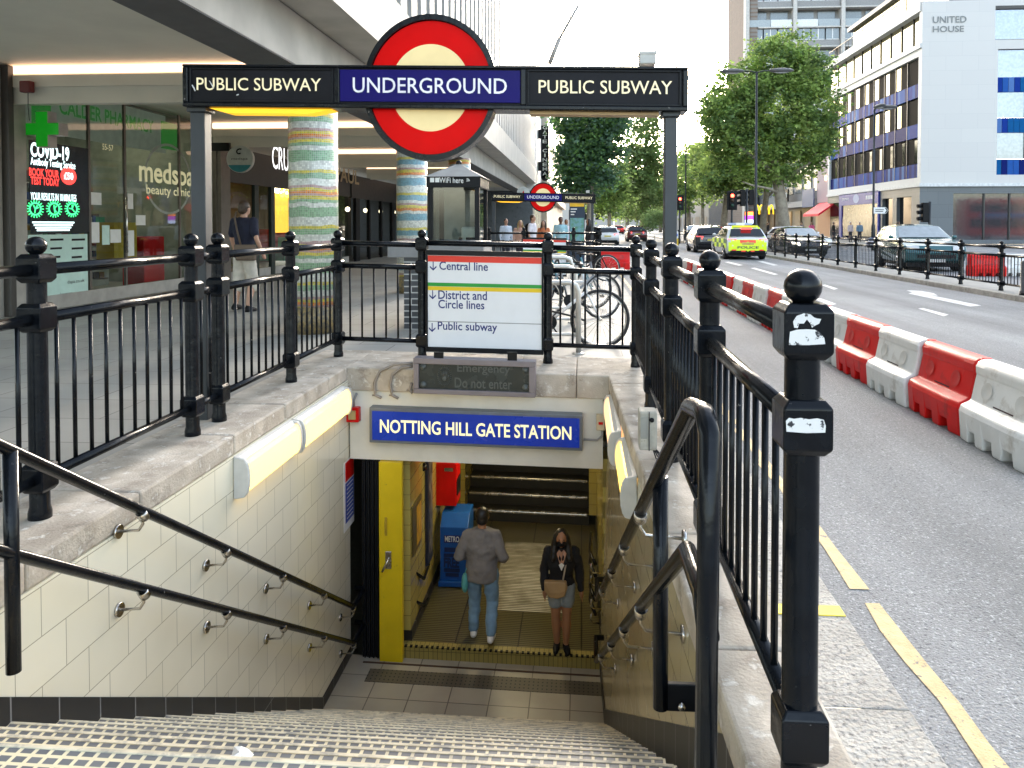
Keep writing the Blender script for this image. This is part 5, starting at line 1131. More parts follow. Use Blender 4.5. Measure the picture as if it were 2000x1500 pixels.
o = dup(wb, (at(1150, 560, 11.6).x-.25, 11.6, 0), .5, 'grey bicycle locked to the middle stand behind the white one')
for c_ in o.children:
    if c_.name.startswith('frame'): c_.data = c_.data.copy(); c_.data.materials[0] = mat('bike_grey', (.16, .17, .18), .35)
o = dup(wb, (at(1135, 540, 13.4).x-.3, 13.4, 0), -.3, 'teal blue bicycle at the stand farthest from the stairwell')
for c_ in o.children:
    if c_.name.startswith('frame'): c_.data = c_.data.copy(); c_.data.materials[0] = mat('bike_teal', (.06, .2, .24), .35)
o = dup(wb, (at(1215, 470, 19.5).x-.9, 19.6, 0), .1, 'black motor scooter like bicycle parked against the farther railing'); o['label'] = 'black bicycle parked against the farther stairwell railing'
for c_ in o.children:
    if c_.name.startswith('frame'): c_.data = c_.data.copy(); c_.data.materials[0] = INK
stz = at(1128, 553, 8.55)
def stand(label, Y, px, py):
    q = at(px, py, Y); t = thing('bicycle_stand', label, 'bicycle stand', (q.x, Y, 0), 'steel hoop bicycle stands'); r = .1
    g = MB(); h = q.z; w_ = .85
    g.tube([(q.x, Y, 0), (q.x, Y, h-r), (q.x-.03, Y, h-.03), (q.x-r, Y, h), (q.x-w_+r, Y, h), (q.x-w_+.03, Y, h-.03), (q.x-w_, Y, h-r), (q.x-w_, Y, 0)], .03, 12); g.build('hoop', mat('galvanised', (.52, .50, .46), .35, .55, var=.1), t)
    g = MB(); g.tube([(q.x, Y, .22), (q.x-w_, Y, .22)], .02, 8); g.build('lower_bar', mat('galvanised', (.5, .5, .5)), t)
    for x in (q.x, q.x-w_): g = MB(); g.lathe([(.07, 0), (.07, .012), (.032, .02)], (x, Y, 0), 14); g.build('foot', mat('galvanised', (.5, .5, .5)), t)
    return t
for i, (Y, px, py) in enumerate(((8.5, 1130, 552), (9.9, 1124, 521), (11.2, 1118, 503))):
    stand(['nearest steel hoop stand for bicycles behind the railing', 'steel hoop bicycle stand in the middle of the row of three', 'farthest steel hoop bicycle stand of the row of three'][i], Y, px, py)
g = MB(); P = [at(1078, 608, 8.62), at(1095, 612, 8.6), at(1120, 618, 8.6), at(1142, 626, 8.7)]; g.tube(P, .012, 8); o = g.build('bike_lock', RUBBER); tag(o, 'black cable lock stretched from the nearest stand to the white bicycle', 'lock')
# ------------------------------------------------------------------ beyond the office block
t = thing('cinema_building', 'pale rendered cinema building beyond the office block', 'building', (-5, 55, 0))
g = MB(); g.box(-14, -3.0, YE+.1, 56, 3.6, 13); g.build('wall', mat('white_render', (.66, .66, .66), .7, var=.06), t)
g = MB(); g.box(-14, -3.1, YE+.1, 56, 0, 3.6); g.build('ground_floor', mat('shop_dark', (.08, .09, .10), .3), t)
for k in range(4): g = MB(); g.box(-3.12, -3.0, 48.3+k*2, 49.7+k*2, .5, 3.0); g.build('window', mat('lit_shop', (.20, .20, .17), .2, emit=.12, ecol=(1, .9, .7)), t)
t = thing('terrace_building', 'cream stone terrace building with small windows behind the hanging tree', 'building', (-4, 70, 0))
g = MB(); g.box(-16, -2.6, 56, 100, 0, 12.5); g.build('wall', mat('cream_stone', (.52, .45, .37), .8, var=.12, scale=.6), t)
for k in range(12):
    for z in (5, 8.4):
        g = MB(); g.box(-2.62, -2.57, 57.5+k*3.4, 58.8+k*3.4, z, z+2); g.build('window', mat('dull_window', (.12, .12, .12), .2), t)
g = MB(); g.box(-2.6, -2.2, 56, 100, 3.4, 4.1); g.build('cornice', mat('cream_stone', (.52, .45, .37)), t)
t = thing('vertical_sign', 'tall narrow black sign with white vertical letters reading down the facade', 'sign', tuple(at(1064, 300, 52)))
p0, p1 = at(1057, 353, 52), at(1072, 246, 52)
g = MB(); g.box(p0.x, p1.x, 51.8, 52.2, p0.z+.2, p1.z); mx_ = (p0.x+p1.x)/2; g.lathe([(.27, -.2), (.27, .2)], (mx_, 52, p0.z+.25), 20, 'y'); g.build('board', INK, t)
mb = MB(); Ls = 'GATE CINEMA'; H = (p1.z-p0.z-.2)/11.3
for k, ch in enumerate(Ls):
    if ch == ' ': continue
    z = p1.z-H*(k+1)-.02; w_ = .30 if ch != 'I' else .09; letters(mb, ch, V(mx_-w_/2, 51.79, z+.08), V(w_, 0, 0), V(0, 0, H*.74), .01)
mb.build('lettering', PAPER, t, fix=False)
for py in (262, 325): q = at(1055, py, 52); g = MB(); g.box(q.x-.25, p0.x+.02, 51.9, 52.1, q.z-.3, q.z+.3); g.build('bracket', DARK, t)
c = at(1022, 377, 40); t = thing('round_sign', 'round white sign with a red mark hanging above the far gantry', 'sign', tuple(c))
g = MB(); r = 12.5/F*40; g.lathe([(r, -.08), (r, .08)], c, 28, 'y'); g.build('disc', mat('disc_white', (.55, .56, .52)), t); g = MB(); g.add([c+V(-.1, -.09, -.12), c+V(.1, -.09, -.12), c+V(.02, -.09, .14)], [(0, 1, 2)]); g.build('mark', RED, t)
g = MB(); g.tube([c+V(-r, 0, 0), c+V(-r-.6, 0, 0)], .03, 6); g.build('bracket', DARK, t)
# roof mast of the office block
t = thing('roof_mast', 'slanting grey mast with stay wires reaching out over the street', 'mast', tuple(at(1090, 95, 48)))
g = MB(); g.tube([at(1073, 125, 46), at(1093, 75, 46)], .14, 8); g.tube([at(1093, 75, 46), at(1130, 10, 46)], .085, 8); g.build('pole', mat('mast_grey', (.35, .33, .3), .5), t)
g = MB()
for p, q in (((1118, 34), (1048, 20)), ((1118, 34), (1048, 46)), ((1075, 120), (1050, 46))): g.tube([at(*p, 46), at(*q, 46)], .03, 5)
g.build('stay_wire', DARK, t)
# ================================================================== ROADSIDE BARRIERS
bw_ = speckle(mat('barrier_white', (.74, .73, .70), .4, var=.05, scale=5), (.36, .31, .25), 6, .54, .80); br_ = speckle(mat('barrier_red', (.64, .010, .008), .42, var=.08, scale=5, spec=.25), (.25, .02, .015), 6, .55, .8)
def barrier(label, colour):
    t = thing('barrier', label, 'barrier', (0, 0, 0), 'red and white plastic barriers'); L, H = .86, .58
    # cross-section towards the stairs: wide foot, ledge, leaning upper panel, rounded top bar
    sec = [(-.20, .0), (-.215, .21), (-.20, .25), (-.125, .285), (-.085, .47), (-.09, .485), (-.092, .53), (-.07, .565), (-.03, .58)]
    sec = sec+[(-x, z) for x, z in sec[::-1]]
    g = MB(); ys = [-L/2, -L/2+.03]; sl = []
    def notch(y):                                        # how far the foot is cut away above the ground here
        for c_, w_ in ((-.21, .07), (.03, .06), (.24, .05)):
            if abs(y-c_) < w_: return .085
        return 0
    Y = [-L/2, -.285, -.27, -.15, -.135, -.035, -.025, .085, .095, .185, .195, .285, .295, L/2]
    vs = []; n = len(sec)
    for y in Y:
        k = notch(y); e = .93 if abs(y) > .42 else 1
        for x, z in sec:
            vs.append((x*e, y, max(z, k) if z < .05 else z))
    fs = [(i*n+k, i*n+(k+1) % n, (i+1)*n+(k+1) % n, (i+1)*n+k) for i in range(len(Y)-1) for k in range(n)]
    g.add(vs, fs+[tuple(range(n))[::-1], tuple((len(Y)-1)*n+k for k in range(n))])
    g.build('body', colour, t, bevel=.014, bseg=2)
    for s in (-1, 1):
        for yc in (-.2, .22):
            g = MB(); vs = []; n_ = 14
            for r, d in ((1.0, .0), (.82, .002), (.62, -.012), (.2, -.02)):
                for k in range(n_):
                    an = k/n_*math.tau; z = .385+.062*r*math.sin(an); y = yc+.07*r*math.cos(an)
                    x = -(.125-(z-.285)/.185*.04)-.003; vs.append((s*-(abs(x)+.0035+d*.25), y, z))
            g.add(vs, [(i*n_+k, i*n_+(k+1) % n_, (i+1)*n_+(k+1) % n_, (i+1)*n_+k) for i in range(3) for k in range(n_)]+[tuple(3*n_+k for k in range(n_))], True); g.build('handle_recess', mat('barrier_recess_'+('w' if colour is bw_ else 'r'), (.60, .58, .54) if colour is bw_ else (.5, .012, .01), .5), t)
        g = MB(); g.box(s*.1165, s*.124, -.13, .11, .298, .307); g.build('slot', mat('slot_shadow', (.06, .03, .03), .8), t)
    g = MB(); g.lathe([(.035, .33), (.035, .585)], (0, L/2+.012, 0), 12); g.build('hinge_pin', br_, t)
    return t
PR = barrier('x', br_); PW = barrier('x', bw_)
ords = ['', 'second', 'third', 'fourth', 'fifth', 'sixth', 'seventh', 'eighth', 'ninth', 'tenth', 'eleventh', 'twelfth', 'thirteenth', 'fourteenth', 'fifteenth', 'sixteenth', 'seventeenth', 'eighteenth', 'nineteenth', 'twentieth']
for k in range(19):
    y = 5.25+.888*k; red = k % 2 == 1
    lab = ('nearest white plastic barrier of the row, at the right edge' if k == 0 else f'{"red" if red else "white"} plastic road barrier, {ords[k]} in the row from the near end')
    pr = PR if red else PW
    x = 2.93+.012*math.sin(k*2.1)
    if k < 2: o = pr; o.location = (x, y, -.1); o['label'] = lab
    else: o = dup(pr, (x, y, -.1), random.uniform(-.02, .02), lab)
for k in range(5):
    dup(PR if k % 2 == 0 else PW, (12.2+.92*k, 23.8+.1*k, -.1), math.pi/2, f'{["first red", "first white", "second red", "second white", "third red"][k]} barrier from the left in the row beyond the median railing', 1.15)
dup(PR, (at(1200, 520, 24.3).x, 24.3, 0), math.pi/2, 'single red barrier lying across the pavement end beside the bicycles', 1.12)
# ================================================================== MEDIAN
g = MB(); y = 8
while y < 130: g.box(8.8, 9.0, y+.004, y+2.0, -.12, .02); g.box(10.1, 10.3, y+.004, y+2.0, -.12, .02); y += 2.004
struct(g.build('median_kerb', kerbm, bevel=.02))
g = MB(); g.quad((9.0, 8, .016), (10.1, 8, .016), (10.1, 130, .016), (9.0, 130, .016)); struct(g.build('median_paving', pave, fix=False))
railing('railing', 'long black railing on the median with ball topped posts', ((9.12, 0, 0), (0, 1, 0)), .016, [15.4+1.765*k for k in range(17)], bal=.13, hs=.8, balr=.010)
t = thing('bollard', 'plain grey bollard standing on the median left of the right edge', 'bollard', (8.98, 16.0, .02))
g = MB(); g.lathe([(.105, 0), (.105, .09), (.092, .1), (.092, .68), (.08, .70)], (8.98, 16.0, .02), 16); g.build('post', mat('bollard_grey', (.07, .07, .075), .5), t); g = MB(); g.lathe([(.11, 0), (.11, .05)], (8.98, 16, .02), 16); g.build('base', DARK, t)
# ================================================================== VEHICLES
cg = mat('car_glass', (.012, .016, .02), .04, var=.05, spec=.5)
lamp_r = mat('tail_lamp_lit', (.8, .02, .02), .3, emit=2.2, ecol=(1, .04, .03)); lamp_w = mat('headlamp_lit', (1, .95, .8), .3, emit=6, ecol=(1, .9, .65)); lamp_o = mat('lamp_off', (.4, .02, .02), .25); lamp_c = mat('lamp_clear', (.6, .62, .64), .15)
def car(label, loc, rz, L, W, H, paint, suv=False, tail=lamp_r, head=lamp_c, group='cars in the street', plate=None):
    t = thing('parked_car' if False else 'car', label, 'car', (0, 0, 0), group)
    if suv: pf = [(-.485, .24), (-.498, .42), (-.49, .60), (-.455, .66), (-.405, .92), (-.36, .975), (-.12, 1.0), (.02, .97), (.20, .68), (.25, .655), (.42, .60), (.475, .54), (.497, .40), (.49, .24), (.46, .19)]
    else: pf = [(-.475, .24), (-.497, .40), (-.492, .58), (-.46, .66), (-.37, .92), (-.30, .975), (-.10, 1.0), (.03, .96), (.21, .665), (.26, .63), (.42, .555), (.475, .48), (.497, .36), (.485, .22), (.46, .18)]
    wr = .335 if not suv else .36; wy = (-.30*L, .31*L); arc = []
    for wc in (wy[1], wy[0]):
        for k in range(9): an = math.pi*k/8; arc.append(((wc+(wr+.05)*math.cos(an))/L, (wr*.95+(wr+.05)*math.sin(an))/H if 0 < k < 8 else .18))
    prof = pf+arc+[(-.45, .18)]
    wz = lambda z: 1.0-max(0, z-.62)*.62-(.04 if z < .25 else 0)
    T = [-1, -.93, -.72, 0, .72, .93, 1]; vs = []; n = len(prof)
    for s in T:
        for y, z in prof:
            e = 1-.055*abs(s)**3*(1 if abs(y) > .3 else 0); hz2 = 1-.035*abs(s)**4*(1 if z > .8 else .25)
            vs.append((s*W/2*wz(z)*(1 if abs(s) < 1 else 1.0), y*L*e, z*H*hz2))
    fs = [(i*n+k, i*n+(k+1) % n, (i+1)*n+(k+1) % n, (i+1)*n+k) for i in range(len(T)-1) for k in range(n)]
    g = MB(); g.add(vs, fs+[tuple(range(n))[::-1], tuple((len(T)-1)*n+k for k in range(n))]); g.build('body', paint, t, bevel=.02, bseg=2)
    X = lambda z, o=.006: W/2*wz(z)+o
    P = dict((i, p) for i, p in enumerate(pf)); rear_b, rear_t, roof_r, roof_f, ws_b = pf[3], pf[4], pf[5], pf[7], pf[8]
    zb, ztp = .675, .92
    def sidewin(pts, name):
        for s in (-1, 1):
            g = MB(); g.add([(s*X(z)*(1-.012*(z > .85)), y*L, z*H*(.985 if z > .85 else 1)) for y, z in pts], [tuple(range(len(pts)))]); g.build(name, cg, t, fix=False)
    xm = -.13
    sidewin([(rear_b[0]+.09, zb), (xm-.012, zb), (xm-.012, ztp+.01), (rear_t[0]+.07, ztp-.02)], 'side_window')
    sidewin([(xm+.012, zb), (ws_b[0]-.035, zb), (roof_f[0]-.02, ztp), (xm+.012, ztp+.01)], 'side_window')
    def endwin(a, b, name, o, gm_):
        g = MB(); A = [(a[0]+(b[0]-a[0])*k, a[1]+(b[1]-a[1])*k) for k in (.07, .90)]; nrm = Vector((0, (b[1]-a[1])*H, -(b[0]-a[0])*L)).normalized()*o
        v = []
        for y, z in A: v += [(-(X(z, 0)-.10), y*L+nrm.y, z*H+nrm.z), (-.3*W, y*L*1.012+nrm.y, z*H+nrm.z+.006), (.3*W, y*L*1.012+nrm.y, z*H+nrm.z+.006), (X(z, 0)-.10, y*L+nrm.y, z*H+nrm.z)]
        g.add(v, [(0, 1, 5, 4), (1, 2, 6, 5), (2, 3, 7, 6)], True); g.build(name, gm_, t, fix=False)
    endwin(rear_b, rear_t, 'rear_window', -.012, cg); endwin(ws_b, roof_f, 'windscreen', .012, mat('windscreen_glass', (.22, .25, .26), .05, .6))
    for wc in wy:
        for s in (-1, 1):
            x = s*(W/2-.10); g = MB(); g.lathe([(wr*.62, -.11), (wr*.93, -.11), (wr, -.08), (wr, .08), (wr*.93, .11), (wr*.62, .11)], (x, wc, wr), 24, 'x'); wh = g.build('wheel', RUBBER, t)
            g = MB(); xo = x+s*.095; g.lathe([(.001, -.012), (wr*.64, -.012), (wr*.64, .012), (.001, .012)], (xo, wc, wr), 18, 'x')
            g.build('rim', mat('alloy', (.30, .30, .31), .3, .7), wh)
            g = MB()
            for k in range(5): an = k/5*math.tau; g.tube([(xo+s*.014, wc, wr), (xo+s*.014, wc+wr*.56*math.cos(an), wr+wr*.56*math.sin(an))], .03, 5)
            g.build('spoke', mat('alloy_bright', (.55, .55, .56), .25, .8), wh)
    g = MB(); g.box(-W*.46, W*.46, -L*.455, L*.455, .16, .30); g.build('underside', INK, t)
    for s in (-1, 1):
        g = MB(); y0 = -L*.487; zt_ = .60*H; g.hexa([(s*W*.30, y0-.0, zt_-.16), (s*W*.475, y0+.10, zt_-.15), (s*W*.475, y0+.22, zt_-.15), (s*W*.30, y0+.14, zt_-.16), (s*W*.27, y0-.0, zt_), (s*W*.475, y0+.10, zt_+.01), (s*W*.475, y0+.26, zt_+.01), (s*W*.27, y0+.14, zt_)]); g.build('tail_light', tail, t, bevel=.01)
        g = MB(); y0 = L*.487; zt_ = (.53 if suv else .47)*H; g.hexa([(s*W*.27, y0+.0, zt_-.13), (s*W*.465, y0-.10, zt_-.11), (s*W*.47, y0-.28, zt_-.10), (s*W*.28, y0-.15, zt_-.12), (s*W*.27, y0-.03, zt_), (s*W*.465, y0-.12, zt_+.03), (s*W*.47, y0-.32, zt_+.05), (s*W*.28, y0-.15, zt_)]); g.build('headlight', head, t, bevel=.01)
        g = MB(); g.ball((s*(W/2+.08), .155*L, zb*H+.06), 1, 10, sc=(.09, .05, .07)); g.tube([(s*W*.45, .16*L, zb*H+.03), (s*(W/2+.05), .155*L, zb*H+.05)], .02, 6); g.build('wing_mirror', paint, t)
    g = MB(); g.box(-W*.30, W*.30, L*.488, L*.503, .29*H, .36*H); g.build('grille', INK, t)
    g = MB(); g.box(-.26, .26, L*.500, L*.508, .205*H, .27*H); g.build('number_plate', mat('dim_plate', (.42, .42, .40), .5), t)
    g = MB(); g.box(-.26, .26, -L*.503, -L*.494, .44*H, .51*H); g.build('number_plate', mat('rear_plate', (.55, .45, .10), .5) if plate is None else plate, t)
    g = MB(); g.box(-W*.42, W*.42, -L*.499, -L*.47, .20*H, .27*H); g.build('bumper_trim', INK, t)
    t.location = loc; t.rotation_euler = (0, 0, rz); return t
pw = mat('car_white', (.72, .72, .72), .2, var=.02, coat=.6); pdark = mat('car_graphite', (.02, .021, .024), .18, var=.05, coat=.7); pred = mat('car_dark_red', (.09, .012, .014), .2, var=.05, coat=.7)
pteal = mat('car_teal', (.012, .085, .09), .2, .3, var=.05, coat=.8); pblue = mat('car_blue', (.015, .03, .12), .2, var=.05, coat=.7); psil = mat('car_silver', (.35, .36, .38), .22, .5, coat=.5); pblack = mat('car_black', (.012, .012, .014), .15, coat=.8)
PL, PWd, PH = 4.35, 1.80, 1.52
pc = car('white police car with yellow and green checks seen from behind', (at(1461, 480, 34).x, 34.0+PL/2, -.1), 0, PL, PWd, PH, pw, plate=mat('rear_plate', (.55, .45, .10)))
pc['group'] = 'cars in the street'
lime = mat('hi_vis_yellow', (.60, .80, .02), .4, var=.03, emit=.12, ecol=(.6, .85, .02)); pgrn = mat('check_green', (.01, .22, .06), .4); chev = mat('chevron_red', (.75, .06, .02), .4, emit=.1, ecol=(.9, .05, .02))
bx_, by_, bz_ = pc.location
def loc_part(g, name, m): 
    o = g.build(name, m, None); o.parent = pc; return o
g = MB(); y0 = -PL*.5-.006
def rq(g, x0, x1, z0, z1, o=0): 
    f = lambda z: -PL*(.497 if z < .5*PH else .497-.012*(z/PH-.5)/.12)-.010-o
    for k in range(4):
        xa, xb = x0+(x1-x0)*k/4, x0+(x1-x0)*(k+1)/4; c_ = lambda x: .055*PL*.5*(abs(x)/(PWd/2))**3
        g.quad((xa, f(z0)+c_(xa), z0), (xb, f(z0)+c_(xb), z0), (xb, f(z1)+c_(xb), z1), (xa, f(z1)+c_(xa), z1))
rq(g, -.83, .83, .38, .60); rq(g, -.83, .83, .60, .78); rq(g, -.72, .72, .78, .90); loc_part(g, 'rear_livery', lime)
g = MB(); rq(g, -.35, .35, .74, .88, .003); rq(g, -.70, -.5, .40, .46, .003); rq(g, .5, .70, .40, .46, .003); rq(g, -.3, -.1, .36, .42, .003); rq(g, .12, .32, .36, .42, .003); loc_part(g, 'rear_chevron', chev)
g = MB(); letters(g, 'POLICE', V(-.46, y0-.02, .50), V(.92, 0, 0), V(0, 0, .11), .02); loc_part(g, 'lettering', mat('police_blue_letter', (.05, .05, .10), .5))
for s in (-1, 1):
    for k in range(6):
        for r in range(2):
            g = MB(); xx = s*(PWd/2*(1-max(0, .62-.62)*.6)+.006); yA = -PL*.42+k*.58; g.quad((xx, yA, .52+.21*r), (xx, yA+.57, .52+.21*r), (xx, yA+.57, .72+.21*r), (xx, yA, .72+.21*r))
            loc_part(g, 'side_check', lime if (k+r) % 2 == 0 else pgrn)
g = MB(); g.add([(-.72, -PL*.455, .93), (-.80, -PL*.46, .93), (-.60, -PL*.355, PH*.97), (-.52, -PL*.352, PH*.97)], [(0, 1, 2, 3)]); g.add([(.72, -PL*.455, .93), (.80, -PL*.46, .93), (.60, -PL*.355, PH*.97), (.52, -PL*.352, PH*.97)], [(0, 1, 2, 3)])
g.box(-.55, .55, -PL*.36, -PL*.30, PH*.955, PH*1.0); loc_part(g, 'roof_livery', lime)
g = MB(); g.box(-.55, .55, -.5, -.2, PH+.02, PH+.12); lb_ = loc_part(g, 'light_bar', mat('light_bar_lens', (.35, .4, .55), .2)); g = MB(); g.box(-.2, .2, -.52, -.18, PH+.015, PH+.125); o = g.build('light_bar_centre', WHITE); o.parent = lb_
g = MB(); g.box(-.22, .22, -PL*.43, -PL*.40, PH*.885, PH*.945); loc_part(g, 'brake_light', lamp_r)
car('dark grey hatchback with lit tail lights ahead of the police car', (at(1391, 480, 42.4).x, 44.5, -.1), 0, 4.3, 1.8, 1.52, pdark)
car('dark car with lit headlights oncoming behind the median railing', (at(1583, 480, 37.2).x, 37.2+2.1, -.1), math.pi, 4.3, 1.8, 1.46, pblack, head=lamp_w)
car('white car waiting behind the oncoming dark car', (13.3, 48, -.1), math.pi+.35, 4.6, 1.82, 1.48, pw)
car('teal sport utility car oncoming beside the far red barriers', (at(1850, 480, 25.6).x, 25.6+2.3, -.1), math.pi-.13, 4.5, 1.88, 1.58, pteal, suv=True)
car('dark blue car crossing behind the teal car', (19.4, 47, -.1), math.pi/2+.25, 4.3, 1.8, 1.42, pblue)
car('dark red car driving away on the near carriageway', (5.0, 69+2.1, -.1), 0, 4.2, 1.8, 1.5, pred, suv=True)
car('white car parked at the near kerb beyond the far entrance', (1.95, 60, -.1), 0, 4.2, 1.75, 1.45, pw)
car('silver car queueing far ahead beyond the traffic lights', (12.2, 84, -.1), math.pi, 4.3, 1.8, 1.5, psil)
car('black car queueing far ahead beside the silver car', (14.6, 90, -.1), math.pi, 4.4, 1.8, 1.5, pblack)
car('small red car far away in the middle of the street', (6.0, 128, -.1), 0, 4.2, 1.8, 1.5, mat('car_red', (.45, .02, .02), .25, coat=.5))
car('distant white car with tail lights beside the small red car', (8.4, 132, -.1), 0, 4.3, 1.8, 1.5, pw)
t = thing('van', 'white box van far away where the street vanishes', 'van', (7.6, 150, -.1))
g = MB(); g.box(6.3, 8.5, 148, 154, .5, 3.9); g.build('box_body', WHITE, t, bevel=.05); g = MB(); g.box(6.4, 8.4, 154.05, 155.7, .5, 2.6); g.build('cab', psil, t, bevel=.1)
for x in (6.6, 8.2):
    for y in (149.2, 154.4): g = MB(); g.lathe([(.4, -.12), (.4, .12)], (x, y, .3), 14, 'x'); g.build('wheel', RUBBER, t)
for x in (6.45, 8.35): g = MB(); g.box(x-.1, x+.1, 147.96, 148, .7, 1.0); g.build('tail_light', lamp_r, t)
# ================================================================== LAMPS, SIGNALS, STREET FURNITURE
iron = mat('lamp_iron', (.018, .02, .022), .45)
def street_lamp(label, x, y, ztop, arms, hr=.0, z0=.016):
    t = thing('street_lamp', label, 'street lamp', (x, y, z0), 'tall street lamps')
    g = MB(); g.tube([(x, y, z0), (x, y, 1.4), (x, y, 1.5), (x, y, ztop)], [.12, .12, .075, .055], 10); g.build('pole', iron, t)
    for dx, dy, dz in arms:
        g = MB(); e = V(x+dx, y+dy, ztop+dz); g.tube([V(x, y, ztop-.05), V(x+dx*.3, y+dy*.3, ztop+dz*.7), V(x+dx*.7, y+dy*.7, ztop+dz*.95), e], .035, 8); am_ = g.build('arm', iron, t)
        h = MB(); u = V(dx, dy, 0).normalized()*.42; c_ = e+u*.6
        h.ball(c_, 1, 14, sc=(.25+abs(u.x), .25+abs(u.y), .13)); h.build('lamp_head', mat('lamp_head_grey', (.10, .10, .10), .4), am_)
        h = MB(); h.ball(c_-V(0, 0, .07), 1, 10, sc=(.15+abs(u.x)*.7, .15+abs(u.y)*.7, .09)); h.build('lens', mat('lamp_lens', (.5, .5, .48), .2), am_)
    return t
l1 = at(1478, 140, 9.6/((1478-1137)/F)); street_lamp('tall street lamp with two arms on the median in front of the plane tree', l1.x, l1.y, l1.z, [(-1.05, 0, .05), (1.05, 0, .05)])
l2 = at(1708, 214, 47.5); street_lamp('street lamp with two arms in front of the white corner building', l2.x, l2.y, l2.z, [(-.05, -.75, .05), (.85, .6, .25)], z0=-.1)
l3 = at(1340, 222, 70); street_lamp('slender street lamp with one arm seen right of the gantry leg', l3.x, l3.y, l3.z, [(1.0, 0, .05)])
def signal(label, px, py, Y, lit, zbase=.016, extra=None):
    c_ = at(px, py, Y); t = thing('traffic_light', label, 'traffic light', (c_.x, Y, zbase), 'traffic lights')
    g = MB(); g.tube([(c_.x, Y+.1, zbase), (c_.x, Y+.1, c_.z+.35)], .06, 8); g.build('pole', iron, t)
    g = MB(); g.box(c_.x-.30, c_.x+.30, Y+.02, Y+.05, c_.z-.80, c_.z+.34); g.build('backing_board', INK, t, bevel=.02)
    g = MB(); g.box(c_.x-.15, c_.x+.15, Y-.1, Y+.019, c_.z-.72, c_.z+.24); hd = g.build('housing', INK, t, bevel=.02)
    for k, nm in enumerate(('red', 'amber', 'green')):
        z = c_.z+.05-.29*k; on = nm == lit
        col = {'red': (1, .04, .02), 'amber': (1, .5, .02), 'green': (.05, 1, .4)}[nm]
        g = MB(); g.lathe([(.001, -.118), (.105, -.112), (.105, -.09)], (c_.x, Y, z), 16, 'y'); g.build('lens', mat(f'signal_{nm}_{"lit" if on else "dark"}', col if on else tuple(v*.03 for v in col), .3, emit=9 if on else 0, ecol=col), hd)
        g = MB(); g.tube([(c_.x+.12*math.cos(a_), Y-.1-.0, z+.12*math.sin(a_)) for a_ in np.linspace(0, math.pi, 8)], .012, 5); g.build('visor', INK, hd)
    return t
signal('traffic light showing red beside the police car', 1430, 384, 46, 'red')
signal('traffic light showing red just right of the gantry leg', 1328, 390, 58, 'red')
def dark_head(label, px, py, Y, zbase=.016):
    c_ = at(px, py, Y); t = thing('traffic_light', label, 'traffic light', (c_.x, Y, zbase), 'traffic lights')
    g = MB(); g.tube([(c_.x+.2, Y, zbase), (c_.x+.2, Y, c_.z+.5)], .07, 8); g.build('pole', iron, t)
    g = MB(); g.box(c_.x-.2, c_.x+.1, Y-.15, Y+.15, c_.z-.55, c_.z+.45); g.build('housing', INK, t, bevel=.03)
    for k in range(3): g = MB(); g.tube([(c_.x-.2, Y, c_.z+.3-.32*k), (c_.x-.42, Y, c_.z+.26-.32*k)], .1, 8); g.build('visor', INK, t)
dark_head('dark traffic light seen from the side right of the lit red one', 1452, 385, 47); dark_head('dark traffic light nearest the tall lamp pole', 1468, 384, 50)
dark_head('black signal head on a pole in front of the grey ground floor corner', 1808, 413, 40, -.1)
c = at(1720, 411, 46); t = thing('direction_sign', 'white pointed direction sign on the lamp pole before the corner shop', 'sign', tuple(c))
g = MB(); w_, h_ = 13/F*46, 6/F*46; g.prism([(c.x-w_, c.z-h_), (c.x+w_*.7, c.z-h_), (c.x+w_*1.05, c.z), (c.x+w_*.7, c.z+h_), (c.x-w_, c.z+h_)], 'y', 45.95, 46.0); g.build('plate', WHITE, t)
g = MB(); g.box(c.x-w_*.8, c.x+w_*.4, 45.945, 45.949, c.z+.02, c.z+.06); g.box(c.x-w_*.8, c.x+w_*.3, 45.945, 45.949, c.z-.08, c.z-.04); g.prism([(c.x+w_*.55, c.z-h_*.8), (c.x+w_*.7, c.z-h_*.8), (c.x+w_*.98, c.z), (c.x+w_*.7, c.z+h_*.8), (c.x+w_*.55, c.z+h_*.8), (c.x+w_*.8, c.z)], 'y', 45.943, 45.949); g.build('marking', INK, t)
c = at(1463, 425, 53); t = thing('advert_totem', 'glowing orange and purple advertising screen above the police car', 'sign', (c.x, 53, 0))
g = MB(); g.box(c.x-.3, c.x+.3, 53, 53.15, 0, c.z+.42); g.build('case', INK, t)
for nm, z0, z1, col in (('orange_panel', .14, .40, (1, .22, .04)), ('purple_panel', -.14, .13, (.45, .04, .65)), ('white_panel', -.40, -.15, (.6, .65, 1))):
    g = MB(); g.box(c.x-.28, c.x+.28, 52.985, 52.999, c.z+z0, c.z+z1); g.build(nm, mat('screen_'+nm, col, .4, emit=1.3, ecol=col), t)
c = at(1320, 457, 52); t = thing('keep_left_bollard', 'yellow and white lit keep left bollard on the traffic island', 'bollard', (c.x, 52, .016))
g = MB(); g.box(c.x-.16, c.x+.16, 51.9, 52.1, .016, .52); g.build('yellow_base', mat('bollard_yellow', (.75, .5, .02), .4), t, bevel=.04); g = MB(); g.box(c.x-.16, c.x+.16, 51.9, 52.1, .53, 1.0); g.build('white_top', WHITE, t, bevel=.04); g = MB(); g.lathe([(.001, -.01), (.12, -.01), (.12, .0)], (c.x, 51.89, .76), 16, 'y'); g.build('blue_disc', mat('disc_blue', (.02, .10, .5), .4), t)
railing('railing', 'short railing on the far traffic island right of the gantry leg', ((at(1325, 450, 54).x, 54, 0), (1, 0, 0)), .016, [0, .9, 1.8], bal=.2, hs=.8)
